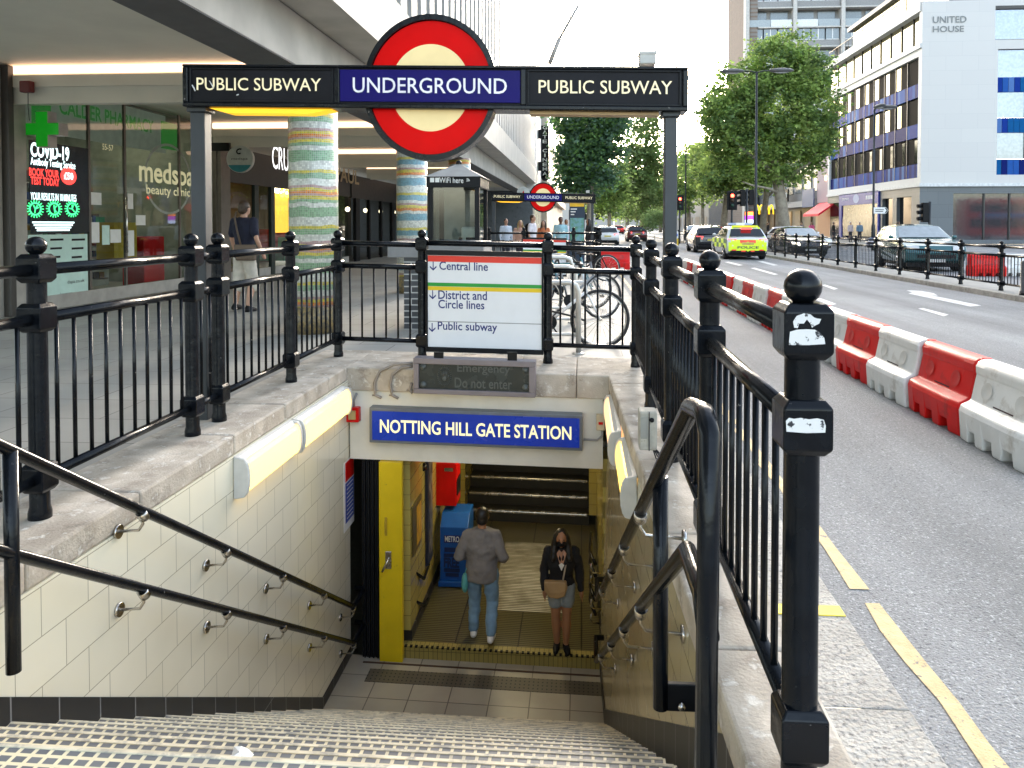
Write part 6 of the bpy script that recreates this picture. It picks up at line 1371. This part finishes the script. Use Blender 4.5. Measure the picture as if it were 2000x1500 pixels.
# ================================================================== BUILDINGS ON THE RIGHT
stw = brickmat('white_cladding', (.63, .605, .565), (.61, .585, .55), (.52, .505, .48), 2.4, 1.1, .008, 'XZ', .55, .5, .1)
stwY = brickmat('white_cladding_side', (.66, .65, .62), (.63, .62, .60), (.56, .55, .53), 2.4, 1.1, .012, 'YZ', .55, .5, .1)
gst = brickmat('grey_granite', (.135, .15, .16), (.12, .135, .145), (.08, .09, .095), 1.6, 1.0, .01, 'XZ', .35, .5, .1); gstY = brickmat('grey_granite_side', (.135, .15, .16), (.12, .135, .145), (.08, .09, .095), 1.6, 1.0, .01, 'YZ', .35, .5, .1)
mirror = mat('mirror_glass', (.40, .35, .20), .04, .9, var=.05)
blind = mat('brown_panel', (.020, .017, .014), .7, spec=.03); dglass = mat('dark_glass', (.012, .014, .016), .05, spec=.25); fin_d = mat('dark_fin', (.05, .045, .04), .4)
blues = [mat(f'blue_panel_{i}', c_, .6, var=.05, spec=.08) for i, c_ in enumerate(((.004, .012, .12), (.006, .035, .24), (.02, .09, .33), (.08, .17, .40), (.004, .09, .26)))]
BX, BY0, BY1, BXE = at(1797, 400, 60).x, 60.0, 82.0, 60.0
uh = thing('corner_building', 'white clad corner office building with blue panels and name letters', 'building', (BX, BY0, 0))
zc = lambda py, Y=BY0: at(1797, py, Y).z
Zg, Zw0, Zw1, Zp0, Zp1, Zt = zc(358), zc(346), zc(107), zc(84), zc(20), zc(2)
def face_with_hole(g, x, y0, y1, z0, z1, hy0, hy1, hz0, hz1, d):
    for a, b, c_, e in ((y0, y1, z0, hz0), (y0, y1, hz1, z1), (y0, hy0, hz0, hz1), (hy1, y1, hz0, hz1)): g.box(x, x+d, a, b, c_, e)
g = MB(); face_with_hole(g, BX, BY0+.0, BY1, Zg, Zp0-.02, BY0+.55, BY1-.5, Zw0, Zw1, .5); g.build('facade', stwY, uh)
g = MB(); g.box(BX+.5, BX+1.2, BY0+.5, BY1, 0, Zp0-.3); g.build('core_wall', fin_d, uh)
wx0, wx1 = at(1948, 200, BY0).x, at(2020, 200, BY0).x+6
hz0, hz1 = zc(342), zc(98)
g = MB(); x0, x1 = BX+.002, BXE
for a, b, c_, e in ((x0, x1, Zg+.002, hz0), (x0, wx0, hz0, hz1), (wx1, x1, hz0, hz1), (x0, x1, hz1, zc(80)), (x0, at(1944, 40, BY0).x, zc(80), zc(14)), (x0, x1, zc(14), Zt)): g.box(a, b, BY0-.003, BY0+.5, c_, e)
g.build('end_facade', stw, uh)
g = MB(); g.box(BX-.12, BXE, BY0-.12, BY0+.5, Zg-.25, Zg); g.box(BX-.12, BX+.5, BY0+.5, BY1, Zg-.25, Zg); g.build('ledge', mat('white_ledge', (.66, .66, .64), .5), uh)
nb = 9; by = np.linspace(BY0+.55, BY1-.5, nb+1); fh = (Zw1-Zw0)/3
for f in range(3):
    z0 = Zw0+f*fh
    for k in range(nb):
        a, b = by[k], by[k+1]
        g = MB(); zz_ = z0+.36*fh; 
        g.quad((BX+.2, a+.05, zz_), (BX+.2, b-.05, zz_), (BX+.2, b-.05, z0+fh-.12), (BX+.2, a+.05, z0+fh-.12)); w2 = g.build('window', blind, uh, fix=False)
        if f == 0: g = MB(); g.quad((BX+.193, a+(b-a)*.2, zz_+.05), (BX+.193, a+(b-a)*.42, zz_+.05), (BX+.193, a+(b-a)*.42, z0+fh-.16), (BX+.193, a+(b-a)*.2, z0+fh-.16)); g.build('pane', dglass, w2, fix=False)
        if f > 0 and k > 0: g = MB(); fa = .48+.1*((k*3+f) % 3)/2; fw = .30+.12*((k+f) % 2); g.quad((BX+.193, a+(b-a)*fa, zz_+.05), (BX+.193, a+(b-a)*(fa+fw), zz_+.05), (BX+.193, a+(b-a)*(fa+fw), z0+fh-.16), (BX+.193, a+(b-a)*fa, z0+fh-.16)); g.build('pane', mirror, w2, fix=False)
        g = MB(); g.box(BX+.14, BX+.3, a-.03, a+.04, z0, z0+fh); g.build('mullion', fin_d, w2)
        g = MB(); ns = 5
        for s in range(ns): g.box(BX+.16, BX+.34, a+.04+(b-a-.04)*s/ns, a+.04+(b-a-.04)*(s+1)/ns-.004, z0+.04, zz_-.03, random.choice([0, 0, 0, 1, 1, 2, 2, 3]))
        g.build('blue_spandrel', blues, uh)
# penthouse glazing band
g = MB(); g.box(BX-.1, BX+1.2, BY0+.2, BY1+.8, Zp1, Zt); g.box(BX-.15, BX+.6, BY0, BY1+.8, Zp0-.35, Zp0); g.build('parapet', stwY, uh)
npz = 10; py_ = np.linspace(BY0+.4, BY1+.6, npz+1)
for k in range(npz):
    g = MB(); g.quad((BX+.5, py_[k]+.04, Zp0), (BX+.5, py_[k+1]-.04, Zp0), (BX+.5, py_[k+1]-.04, Zp1), (BX+.5, py_[k]+.04, Zp1)); w2 = g.build('window', mirror, uh, fix=False)
    g = MB(); g.box(BX+.42, BX+.55, py_[k]-.04, py_[k]+.04, Zp0, Zp1); g.build('mullion', fin_d, w2)
g = MB(); g.box(BX+.55, BXE, BY0+.5, BY1+.6, Zp0-.3, Zp1); g.build('core_wall', fin_d, uh)
for k in range(8):
    g = MB(); a = BY0+1+k*2.6; g.quad((BX+2.4, a, Zt), (BX+2.4, a+2.5, Zt), (BX+2.4, a+2.5, Zt+3.2), (BX+2.4, a, Zt+3.2)); g.build('window', mirror, uh, fix=False)
g = MB(); g.box(BX+2.5, BXE, BY0+.8, BY1, Zt, Zt+3.2); g.box(BX+2.0, BXE, BY0+.4, BY1+.4, Zt+3.2, Zt+3.6); g.build('penthouse', fin_d, uh)
g = MB(); 
for k in range(24): g.tube([(BX+.1, BY0+.2+k*.95, Zt), (BX+.1, BY0+.2+k*.95, Zt+1.05)], .025, 5)
g.tube([(BX+.1, BY0+.2, Zt+1.05), (BX+.1, BY0+22.2, Zt+1.05)], .03, 5); g.build('roof_railing', DARK, uh)
# end windows
for z0, z1, m in ((hz0, zc(311), 'b'), (zc(311), zc(260), 'w'), (zc(260), zc(231), 'b'), (zc(231), zc(181), 'w'), (zc(181), zc(152), 'b'), (zc(152), hz1, 'w')):
    for k in range(4):
        a = wx0+(wx1-wx0)*k/4; b = wx0+(wx1-wx0)*(k+1)/4
        if m == 'w': g = MB(); g.quad((a+.04, BY0+.25, z0), (b-.04, BY0+.25, z0), (b-.04, BY0+.25, z1), (a+.04, BY0+.25, z1)); g.build('window', mat('sky_glass', (.30, .33, .38), .05, .6), uh, fix=False); g = MB(); g.box(a-.05, a+.05, BY0+.15, BY0+.3, z0, z1); g.build('mullion', fin_d, uh)
        else:
            g = MB()
            for s in range(5): g.box(a+(b-a)*s/5, a+(b-a)*(s+1)/5-.03, BY0+.12, BY0+.3, z0, z1-.02, random.randrange(5))
            g.build('blue_spandrel', blues, uh)
xq = at(1945, 40, BY0).x; g = MB(); g.quad((xq, BY0+.2, zc(78)), (BXE, BY0+.2, zc(78)), (BXE, BY0+.2, zc(18)), (xq, BY0+.2, zc(18))); g.build('window', mat('sky_glass', (.3, .33, .38)), uh, fix=False)
g = MB(); g.box(xq-.1, BXE, BY0+.02, BY0+.5, zc(20), zc(14)); g.build('window_head', fin_d, uh)
mb = MB()
for s, p0, p1 in (('UNITED', (1822, 45), (1888, 31)), ('HOUSE', (1822, 63), (1883, 50))):
    a, b = at(*p0, BY0-.05), at(*p1, BY0-.05); letters(mb, s, a, V(b.x-a.x, 0, 0), V(0, 0, b.z-a.z), .012)
mb.build('lettering', mat('steel_letter', (.20, .21, .20), .4), uh, fix=False)
# ground floor
g = MB(); zh = zc(378)
xs_ = [at(px, 400, BY0).x for px in (1800, 1863)]+[BXE]
g.box(BX, xs_[1], BY0+.1, BY0+.5, 0, Zg-.25); g.box(xs_[1], BXE, BY0+.1, BY0+.5, zh, Zg-.25); g.box(xs_[1], BXE, BY0+.1, BY0+.5, 0, .3); g.build('granite_base', gst, uh)
g = MB(); g.quad((xs_[1], BY0+.3, .3), (BXE, BY0+.3, .3), (BXE, BY0+.3, zh), (xs_[1], BY0+.3, zh)); w2 = g.build('shop_window', mat('shop_front_glass', (.16, .17, .18), .03, .75), uh, fix=False)
for px in (1925, 1975): xx = at(px, 400, BY0).x; g = MB(); g.box(xx-.05, xx+.05, BY0+.2, BY0+.35, .3, zh); g.build('mullion', fin_d, w2)
pcs = [BY0+.5, BY0+1.6, BY0+4.4, BY0+5.2, BY0+7.4, BY0+8.3, BY1]
g = MB(); g.box(BX+.02, BX+.5, BY0+.5, BY1, zc(382), Zg-.25)
for a, b in ((pcs[0], pcs[1]), (pcs[2], pcs[3]), (pcs[4], pcs[5])): g.box(BX+.02, BX+.5, a, b, 0, zc(382))
g.build('granite_base', gstY, uh)
for a, b in ((pcs[1], pcs[2]), (pcs[3], pcs[4]), (pcs[5], pcs[6])):
    g = MB(); g.quad((BX+.3, a, 0), (BX+.3, b, 0), (BX+.3, b, zc(382)), (BX+.3, a, zc(382))); g.build('shop_window', dglass, uh, fix=False)
f0, f1 = atX(1718, 385, BX).y, atX(1641, 385, BX).y
ch = thing('shopfront', 'blue fronted chemist shop in the corner building', 'shopfront', (BX, f0, 0)); cb_ = mat('chemist_blue', (.012, .025, .20), .4, emit=.05, ecol=(.02, .05, .5))
zf0, zf1 = 3.35, 4.45
g = MB(); g.box(BX-.12, BX+.015, f0, f1, zf0, zf1); g.build('fascia', cb_, ch)
for a, b in ((f1-.7, f1), (f0, f0+.25)): g = MB(); g.box(BX-.1, BX+.015, a, b, 0, zf0); g.build('pilaster', cb_, ch)
g = MB(); g.quad((BX-.02, f0+.4, .4), (BX-.02, f1-1, .4), (BX-.02, f1-1, zf0), (BX-.02, f0+.4, zf0)); g.build('window', mat('lit_shop_window', (.16, .135, .08), .2, var=.6, scale=1.2, emit=.05, ecol=(.9, .8, .5)), ch, fix=False)
letters(MB(), 'pharmacy', V(BX-.125, f1-.9, zf0+.4), V(0, -2.0, 0), V(0, 0, .4), .01).build('lettering', PAPER, ch, fix=False)
g = MB(); cyy = (f0+f1)/2+.3
g.add([(BX-.126, cyy+.75*math.cos(k/20*math.tau), (zf0+zf1)/2+.42*math.sin(k/20*math.tau)) for k in range(20)], [tuple(range(20))]); g.build('oval_mark', mat('pale_blue_mark', (.35, .42, .6), .5), ch, fix=False)
g = MB(); 
for k in range(5): g.box(BX-.128, BX-.121, f0+.9+k*.42, f0+1.2+k*.42, (zf0+zf1)/2-.15, (zf0+zf1)/2+.2)
g.build('lettering', PAPER, ch)
# pink building and its red awning
pk_ = thing('narrow_building', 'narrow pinkish building wall between the grey shops and the white corner building', 'building', (26.4, 82, 0))
g = MB(); g.box(26.4, 40, 81.9, 87.5, 3.9, at(1615, 296, 82).z); g.build('wall', mat('pink_render', (.50, .38, .37), .8, var=.05), pk_)
g = MB(); g.box(26.5, 40, 81.9, 87.5, 0, 3.9); g.build('ground_floor', mat('warm_shop', (.20, .10, .05), .5, emit=.08, ecol=(1, .5, .2)), pk_)
g = MB(); g.box(26.2, 26.5, 81.85, 82.3, 0, at(1615, 296, 82).z); g.build('pilaster', mat('pale_pilaster', (.55, .50, .47), .7), pk_)
g = MB(); zz_ = at(1618, 345, 82).z; g.ball((26.35, 84.3, zz_), .22, 8, sc=(.6, 1, 1.3)); g.build('wall_light', mat('wall_light_glow', (1, .7, .35), .4, emit=5, ecol=(1, .6, .25)), pk_)
aw = thing('awning', 'bright red sloping awning over the cafe door beside the chemist', 'awning', (26, 82, 3))
za_, zb_ = at(1630, 398, 82).z, at(1600, 418, 83).z
g = MB(); g.prism([(26.4, za_+.2), (26.4, za_+.05), (24.6, zb_-.25), (24.6, zb_)], 'y', 81.0, 86.5); g.build('canopy', mat('awning_red', (.75, .03, .05), .6, emit=.05, ecol=(.9, .02, .04)), aw)
# grey shop row with tower behind
gr_ = thing('shop_building', 'grey two storey shop building behind the plane tree trunk', 'building', (27, 100, 0))
g = MB(); g.box(27.2, 42, 87.6, 135, 4.4, 10.5); g.build('upper_wall', mat('grey_render', (.22, .22, .215), .7), gr_)
g = MB(); g.box(27.6, 42, 87.6, 135, 0, 4.4); g.build('ground_floor', mat('dim_shop', (.03, .028, .025), .3), gr_)
g = MB(); g.box(26.2, 27.6, 87.6, 135, 3.6, 4.3); g.build('canopy', mat('canopy_grey', (.30, .30, .30), .6), gr_)
for k in range(12):
    g = MB(); a = 88.5+k*3.8; g.box(27.12, 27.19, a, a+2.6, 5.4, 8.6); g.build('window', mat('pale_glass', (.20, .22, .23), .15), gr_)
for k in range(10):
    g = MB(); a = 89+k*4.4; g.box(27.45, 27.59, a, a+2.4, .8, 3.2); g.build('shop_window', mat('shop_glow_%d' % (k % 3), (.06, .045, .03), .3, emit=.14 if k % 3 == 0 else .03, ecol=(1, .65, .3)), gr_)
g = MB(); yy = atX(1578, 405, 26.1).y; g.box(26.05, 26.19, yy-2.2, yy+2.2, 3.5, 5.6); g.build('blue_sign', mat('mid_blue_sign', (.05, .09, .20), .5), gr_)
mcd = mat('gold_arch', (.85, .5, .02), .4, emit=.6, ecol=(1, .6, .02))
for px in (1483, 1502):
    c = at(px, 412, 104); g = MB()
    for s in (-1, 1): g.tube([(c.x+s*.30+.28*math.cos(a_), 104, c.z-.45+1.25*math.sin(a_)) for a_ in np.linspace(0, math.pi, 9)], .09, 6)
    g.build('arch_symbol', mcd, gr_)
yy = atX(1533, 385, 26.1).y; g = MB(); g.box(26.0, 26.19, yy-1.6, yy+2.6, 4.4, 6.0); g.build('sign_board', INK, gr_)
g = MB(); 
for k in range(4): g.lathe([(.36, -.02), (.36, .02), (.22, .02), (.22, -.02)], (25.97, yy-1.0+k*.95, 5.2), 14, 'x')
g.build('sign_lettering', PAPER, gr_)
# residential tower
tw = thing('tower_block', 'tall residential tower with brick end wall and rows of balconies', 'building', (25.8, 118, 0))
brk_ = brickmat('brown_brick', (.21, .15, .115), (.18, .13, .10), (.22, .20, .18), .6, .3, .02, 'YZ', .85, .5, .1)
g = MB(); g.box(25.5, 26.6, 118.2, 136, 0, 58); g.build('end_wall', brk_, tw)
g = MB(); g.box(26.6, 54, 119.6, 136, 0, 58); g.build('core_wall', mat('tower_grey', (.30, .29, .28), .7), tw)
g = MB(); 
for k in range(4): xx = at((1460, 1553, 1647, 1742)[k], 50, 118).x; g.box(xx-.28, xx+.28, 117.9, 119.6, 0, 58)
g.build('column', mat('tower_concrete', (.52, .49, .45), .8), tw)
tg = mat('tower_glass', (.16, .19, .21), .08, spec=.8); wp_ = mat('white_balcony', (.68, .68, .67), .6); tb = mat('tower_band', (.28, .27, .26), .8)
for f in range(3, 19):
    z = 2.95*f-.9
    g = MB(); g.box(26.7, 54, 118.1, 119.6, z-.2, z); g.build('floor_slab', mat('tower_concrete', (.52, .49, .45)), tw)
    if f > 15: continue
    for k in range(3):
        xa = at((1460, 1553, 1647)[k], 50, 118).x+.35; xb = at((1553, 1647, 1742)[k], 50, 118).x-.35; W_ = xb-xa
        if f % 2 == 0:
            g = MB(); g.box(xa, xb, 118.35, 118.6, z, z+.95); g.build('panel_band', tb, tw)
            for q in range(3): g = MB(); g.box(xa+W_*(q/3)+.1, xa+W_*((q+1)/3)-.1, 118.5, 118.62, z+1.0, z+2.65); w2 = g.build('window', tg, tw); g = MB(); xm_ = xa+W_*(q+.5)/3; g.box(xm_-.06, xm_+.06, 118.44, 118.5, z+1.0, z+2.65); g.box(xm_-W_/6+.12, xm_+W_/6-.12, 118.44, 118.5, z+.98, z+1.06); g.build('frame', WHITE, w2)
        else:
            for q in range(2):
                g = MB(); xq_ = xa+W_*q/2; g.box(xq_, xq_+W_/2-.1, 118.15, 118.25, z, z+1.05); g.build('balcony_front', wp_ if (q+k+f//2) % 2 == 0 else mat('balcony_glass', (.30, .33, .34), .2), tw)
                g = MB(); g.box(xq_+.2, xq_+W_/2-.4, 119.45, 119.61, z+.1, z+2.6); g.build('window', tg, tw)
# far end of the street
t = thing('distant_building', 'pale distant building closing the view at the end of the street', 'building', (9, 230, 0))
g = MB(); g.box(-14, 30, 230, 245, 0, 9); g.build('wall', mat('distant_stone', (.45, .42, .38), .8), t); g = MB(); g.prism([(-14, 9), (30, 9), (20, 12), (-4, 12)], 'y', 231, 244); g.build('roof', mat('slate', (.2, .2, .21), .7), t)
g = MB()
for k in range(10): g = MB(); g.box(-12+k*4, -10+k*4, 229.95, 230, 3, 6); g.build('window', dglass, t)
t = thing('distant_building', 'low dark shop row on the right far down the street beyond the queueing cars', 'building', (24, 180, 0)); g = MB(); g.box(23, 40, 140, 228, 0, 8); g.build('wall', mat('distant_shops', (.20, .19, .18), .7), t)
for k in range(8): g = MB(); g.box(22.95, 23, 142+k*9, 147+k*9, 1, 3); g.build('window', mat('shop_glow_2', (.3, .2, .1), .3, emit=.3, ecol=(1, .7, .4)), t)
g = MB(); g.quad((18.5, 56, 0), (27.6, 56, 0), (27.6, 230, 0), (18.5, 230, 0)); g.box(18.3, 18.5, 56, 230, -.12, .004); struct(g.build('far_pavement', pave, fix=False))
# people on the far pavement
HT = HAIR['white']
for lab, px, Y, rz, hr_, tp, lh in (('person in a white hat and pale pink shirt outside the chemist', 1661, 66, .3, HT, SH('pale_pink', (.55, .45, .45)), False), ('person in a pale cap and blue shirt outside the chemist', 1679, 66, -.4, HT, SH('dull_blue', (.15, .24, .34)), False),
        ('dark dressed person standing under the red awning', 1628, 72, .8, HAIR['black'], SH('dark_coat', (.025, .022, .022)), False), ('person in white walking past the grey granite pillar', 1754, 58, 1.2, HAIR['brown'], SH('white_tee', (.66, .62, .66)), True),
        ('person in a bright pink top near the plane tree trunk', 1585, 70, 0, HAIR['brown'], SH('bright_pink', (.65, .10, .22)), True), ('dark dressed person walking left of the plane tree trunk', 1500, 72, 1, HAIR['black'], SH('dark_coat', (.025, .022, .022)), False), ('person in grey walking right of the plane tree trunk', 1566, 74, -1, HAIR['brown'], SH('grey_top', (.15, .15, .16)), False)):
    person(lab, (at(px, 450, Y).x, Y, 0), rz, 1.72, SKIN[0], hr_, tp, SH('dark_trousers', (.03, .03, .04)), longhair=lh, vox=.035, group='people on the far pavement', nose=False)
# ================================================================== TREES
def tree(label, base, trunk, blobs, n, size, leafs, group=None, limbs=(), name='tree', tr=.35, bark=None, gaps=.0):
    t = thing(name, label, 'tree', base, group); bk = bark or mat('bark', (.20, .165, .125), .9, var=.4, scale=3, bump=.5, bscale=14, rgb2=(.33, .29, .22))
    g = MB(); g.tube(trunk[0], trunk[1], 12); tk = g.build('trunk', bk, t)
    for pts, rr in limbs: g = MB(); g.tube(pts, rr, 8); g.build('limb', bk, tk)
    vol = np.array([b[3]*b[4]*b[5] for b in blobs]); vol = vol/vol.sum(); vs = []; N = 0
    idx = RNG.choice(len(blobs), n, p=vol); B = np.array(blobs)[idx]
    d = RNG.normal(size=(n, 3)); d /= np.linalg.norm(d, axis=1)[:, None]; r = RNG.uniform(.25, 1, n)**(.42)
    c0 = B[:, :3]+d*B[:, 3:6]*r[:, None]
    # clumps: pull the leaves towards random twig points so that gaps open between them
    tw_n = max(30, n//52); tp = c0[RNG.choice(n, tw_n)]; k = RNG.integers(0, tw_n, n)
    near = tp[k]; c0 = near+RNG.normal(size=(n, 3))*size*np.array([2.2, 2.2, 1.45])
    a = RNG.normal(size=(n, 3)); a /= np.linalg.norm(a, axis=1)[:, None]; a[:, 2] *= .55
    b = np.cross(a, RNG.normal(size=(n, 3))); b /= np.linalg.norm(b, axis=1)[:, None]; b[:, 2] -= .25
    s = size*RNG.uniform(.55, 1.25, n)[:, None]
    P = np.stack([c0-a*s*.9, c0-b*s*.55+a*s*.1, c0+a*s, c0+b*s*.55+a*s*.1], 1).reshape(-1, 3)
    P -= np.array(base)
    me = bpy.data.meshes.new('crown'); me.vertices.add(4*n); me.loops.add(4*n); me.polygons.add(n)
    me.vertices.foreach_set('co', P.ravel()); me.loops.foreach_set('vertex_index', np.arange(4*n)); me.polygons.foreach_set('loop_start', np.arange(0, 4*n, 4)); me.polygons.foreach_set('loop_total', np.full(n, 4))
    for m in leafs: me.materials.append(m)
    me.polygons.foreach_set('material_index', (RNG.integers(0, len(leafs), tw_n)[k]).astype(np.int32)); me.update()
    o = bpy.data.objects.new('crown', me); C.objects.link(o); o.parent = t; return t
lf = [leafmat('leaf_mid', (.235, .335, .085), .5), leafmat('leaf_light', (.34, .45, .13), .55), leafmat('leaf_dark', (.14, .22, .07), .45)]
lfd = [leafmat('maple_dark', (.085, .17, .075), .4), leafmat('maple_mid', (.14, .26, .075), .5), leafmat('maple_blue', (.11, .19, .12), .4)]
lfl = [leafmat('feather_mid', (.20, .30, .11), .55), leafmat('feather_light', (.27, .36, .14), .55)]
def bl(px, py, Y, rx, ry, rz=None): c_ = at(px, py, Y); k = Y/F; return (c_.x, c_.y, c_.z, rx*k, min(rx, ry)*k*1.0, ry*k)
# the plane tree
Yp = 62; tb0 = at(1533, 472, Yp); tb0.z = 0
tk = [tb0, at(1530, 430, Yp), at(1524, 385, Yp), at(1518, 345, Yp), at(1510, 300, Yp), at(1508, 230, Yp)]
limbs = [([at(1519, 348, Yp), at(1492, 322, Yp-.5), at(1460, 300, Yp-1), at(1430, 270, Yp-1.5)], [.28, .2, .14, .07]), ([at(1522, 360, Yp), at(1550, 338, Yp-.3), at(1580, 318, Yp-.6), at(1605, 290, Yp)], [.24, .17, .11, .06]), ([at(1512, 310, Yp), at(1535, 260, Yp+.5), at(1560, 200, Yp+1), at(1570, 150, Yp+1)], [.22, .16, .1, .05]),
         ([at(1510, 300, Yp), at(1480, 250, Yp+.6), at(1462, 190, Yp), at(1470, 140, Yp)], [.2, .14, .1, .05]), ([at(1524, 378, Yp), at(1500, 368, Yp-1), at(1470, 362, Yp-2), at(1450, 355, Yp-2)], [.13, .1, .07, .04])]
tree('large plane tree with a mottled leaning trunk in front of the tower', tuple(tb0), (tk, [.62, .5, .46, .42, .3, .12]),
     [bl(1510, 120, Yp, 62, 42), bl(1455, 165, Yp, 55, 50), bl(1570, 150, Yp, 55, 50), bl(1600, 210, Yp, 42, 50), bl(1510, 200, Yp, 85, 60), bl(1430, 235, Yp, 55, 50), bl(1560, 265, Yp, 70, 48), bl(1470, 285, Yp, 70, 45), bl(1410, 285, Yp, 38, 35), bl(1545, 320, Yp, 62, 30), bl(1600, 300, Yp, 30, 35), bl(1440, 330, Yp, 45, 24), bl(1548, 85, Yp, 28, 22), bl(1590, 100, Yp, 25, 20), bl(1405, 215, Yp, 36, 50), bl(1500, 345, Yp, 60, 22), bl(1400, 330, Yp, 36, 26)], 42000, .20, lf, limbs=limbs)
Yq = 70
for lab, px, top, bls in (('slimmer street tree left of the plane tree trunk', 1489, 300, [(1480, 330, 55, 30), (1440, 340, 40, 30)]), ('leaning street tree farther left with a thin trunk', 1412, 330, [(1405, 345, 45, 34), (1385, 310, 40, 30), (1430, 320, 35, 30)])):
    b0 = at(px, 470, Yq); b0.z = 0; tree(lab, tuple(b0), ([b0, at(px+3, 420, Yq), at(px+8, 380, Yq), at(px+2, top, Yq)], [.34, .28, .25, .1]), [bl(a, b, Yq, c_, d) for a, b, c_, d in bls], 5000, .24, lf, group='street trees along the far pavement', limbs=[([at(px+8, 385, Yq), at(px+35, 362, Yq)], [.15, .08])])
b0 = at(1150, 470, 50); b0.z = 0
tree('dark leafy maple hanging over the near pavement behind the gantry', tuple(b0), ([b0, at(1152, 420, 50), at(1155, 330, 50), at(1158, 220, 50)], [.22, .2, .17, .08]), [bl(1160, 250, 50, 60, 45), bl(1140, 300, 50, 50, 45), bl(1165, 190, 50, 45, 45), bl(1150, 350, 50, 45, 35), bl(1205, 270, 50, 25, 45), bl(1110, 240, 50, 28, 25), bl(1115, 340, 50, 28, 40), bl(1195, 210, 50, 30, 40)], 26000, .17, lfd)
b0 = at(1190, 460, 62); b0.z = 0
tree('young bright green tree below the dark maple', tuple(b0), ([b0, at(1190, 420, 62), at(1188, 370, 62)], [.16, .14, .07]), [bl(1185, 385, 62, 40, 32), bl(1200, 350, 62, 30, 30), bl(1160, 400, 62, 30, 20)], 3500, .19, lf)
b0 = at(1256, 462, 74); b0.z = 0
tree('tall feathery pale green tree in the middle of the street view', tuple(b0), ([b0, at(1257, 420, 74), at(1260, 340, 74), at(1262, 240, 74)], [.36, .3, .22, .08]), [bl(1258, 390, 74, 48, 42), bl(1250, 330, 74, 46, 45), bl(1262, 285, 74, 32, 45), bl(1265, 240, 74, 24, 35), bl(1230, 350, 74, 30, 40)], 16000, .2, lfl)
for lab, px, Y, bls in (('round street tree right of the gantry leg at the far island', 1345, 92, [(1345, 345, 38, 45), (1360, 310, 28, 32), (1330, 390, 25, 25)]), ('street tree with golden backlit leaves far down the street', 1372, 105, [(1370, 350, 34, 55), (1380, 300, 22, 25), (1350, 300, 22, 22)]), ('distant tree beside the slender street lamp', 1312, 120, [(1312, 370, 30, 45), (1320, 320, 20, 30)])):
    b0 = at(px, 456, Y); b0.z = 0; tree(lab, tuple(b0), ([b0, at(px, 420, Y), at(px, 360, Y)], [.3, .25, .12]), [bl(a, b, Y, c_, d) for a, b, c_, d in bls], 4500, .26, lf, group='trees far down the street')
for lab, px, Y, bls in (('leafy mass of a distant tree behind the feathery tree', 1225, 140, [(1225, 390, 40, 40), (1200, 370, 30, 35), (1190, 400, 30, 30)]), ('distant tree closing the gap beside the gantry leg', 1290, 150, [(1290, 390, 38, 40), (1275, 360, 30, 30)])):
    b0 = at(px, 452, Y); b0.z = 0; tree(lab, tuple(b0), ([b0, at(px, 420, Y), at(px, 380, Y)], [.35, .3, .15]), [bl(a, b, Y, c_, d) for a, b, c_, d in bls], 3500, .4, lf, group='trees far down the street')
b0 = at(1278, 445, 62); b0.z = 0
tree('low leafy shrub in a planter on the traffic island', tuple(b0), ([b0, b0+V(0, 0, .6)], [.05, .03]), [bl(1278, 428, 62, 22, 17), bl(1268, 436, 62, 14, 10)], 1600, .12, lfl, name='shrub')

# double decker bus standing across the junction; the photograph shows it mirrored in the corner shop window
bus = thing('double_decker_bus', 'red double decker bus mirrored in the grey corner building window', 'bus', (47, 34, -.1))
bm_ = mat('bus_red', (.55, .012, .015), .25, coat=.5)
g = MB(); g.box(41.5, 52.5, 33, 35.5, .25, 4.35); g.build('body', bm_, bus, bevel=.12)
for z0, z1 in ((1.15, 2.15), (2.85, 3.75)):
    for k in range(6): g = MB(); g.box(41.9+k*1.75, 43.5+k*1.75, 35.49, 35.52, z0, z1); g.build('window', cg, bus)
for x in (43.6, 50.0):
    for y in (33.15, 35.35): g = MB(); g.lathe([(.5, -.14), (.5, .14)], (x, y, .4), 18, 'y'); g.build('wheel', RUBBER, bus)
g = MB(); g.box(43, 51, 35.5, 35.53, 2.25, 2.7); g.build('side_advert', mat('advert_blue', (.05, .2, .5), .4), bus)
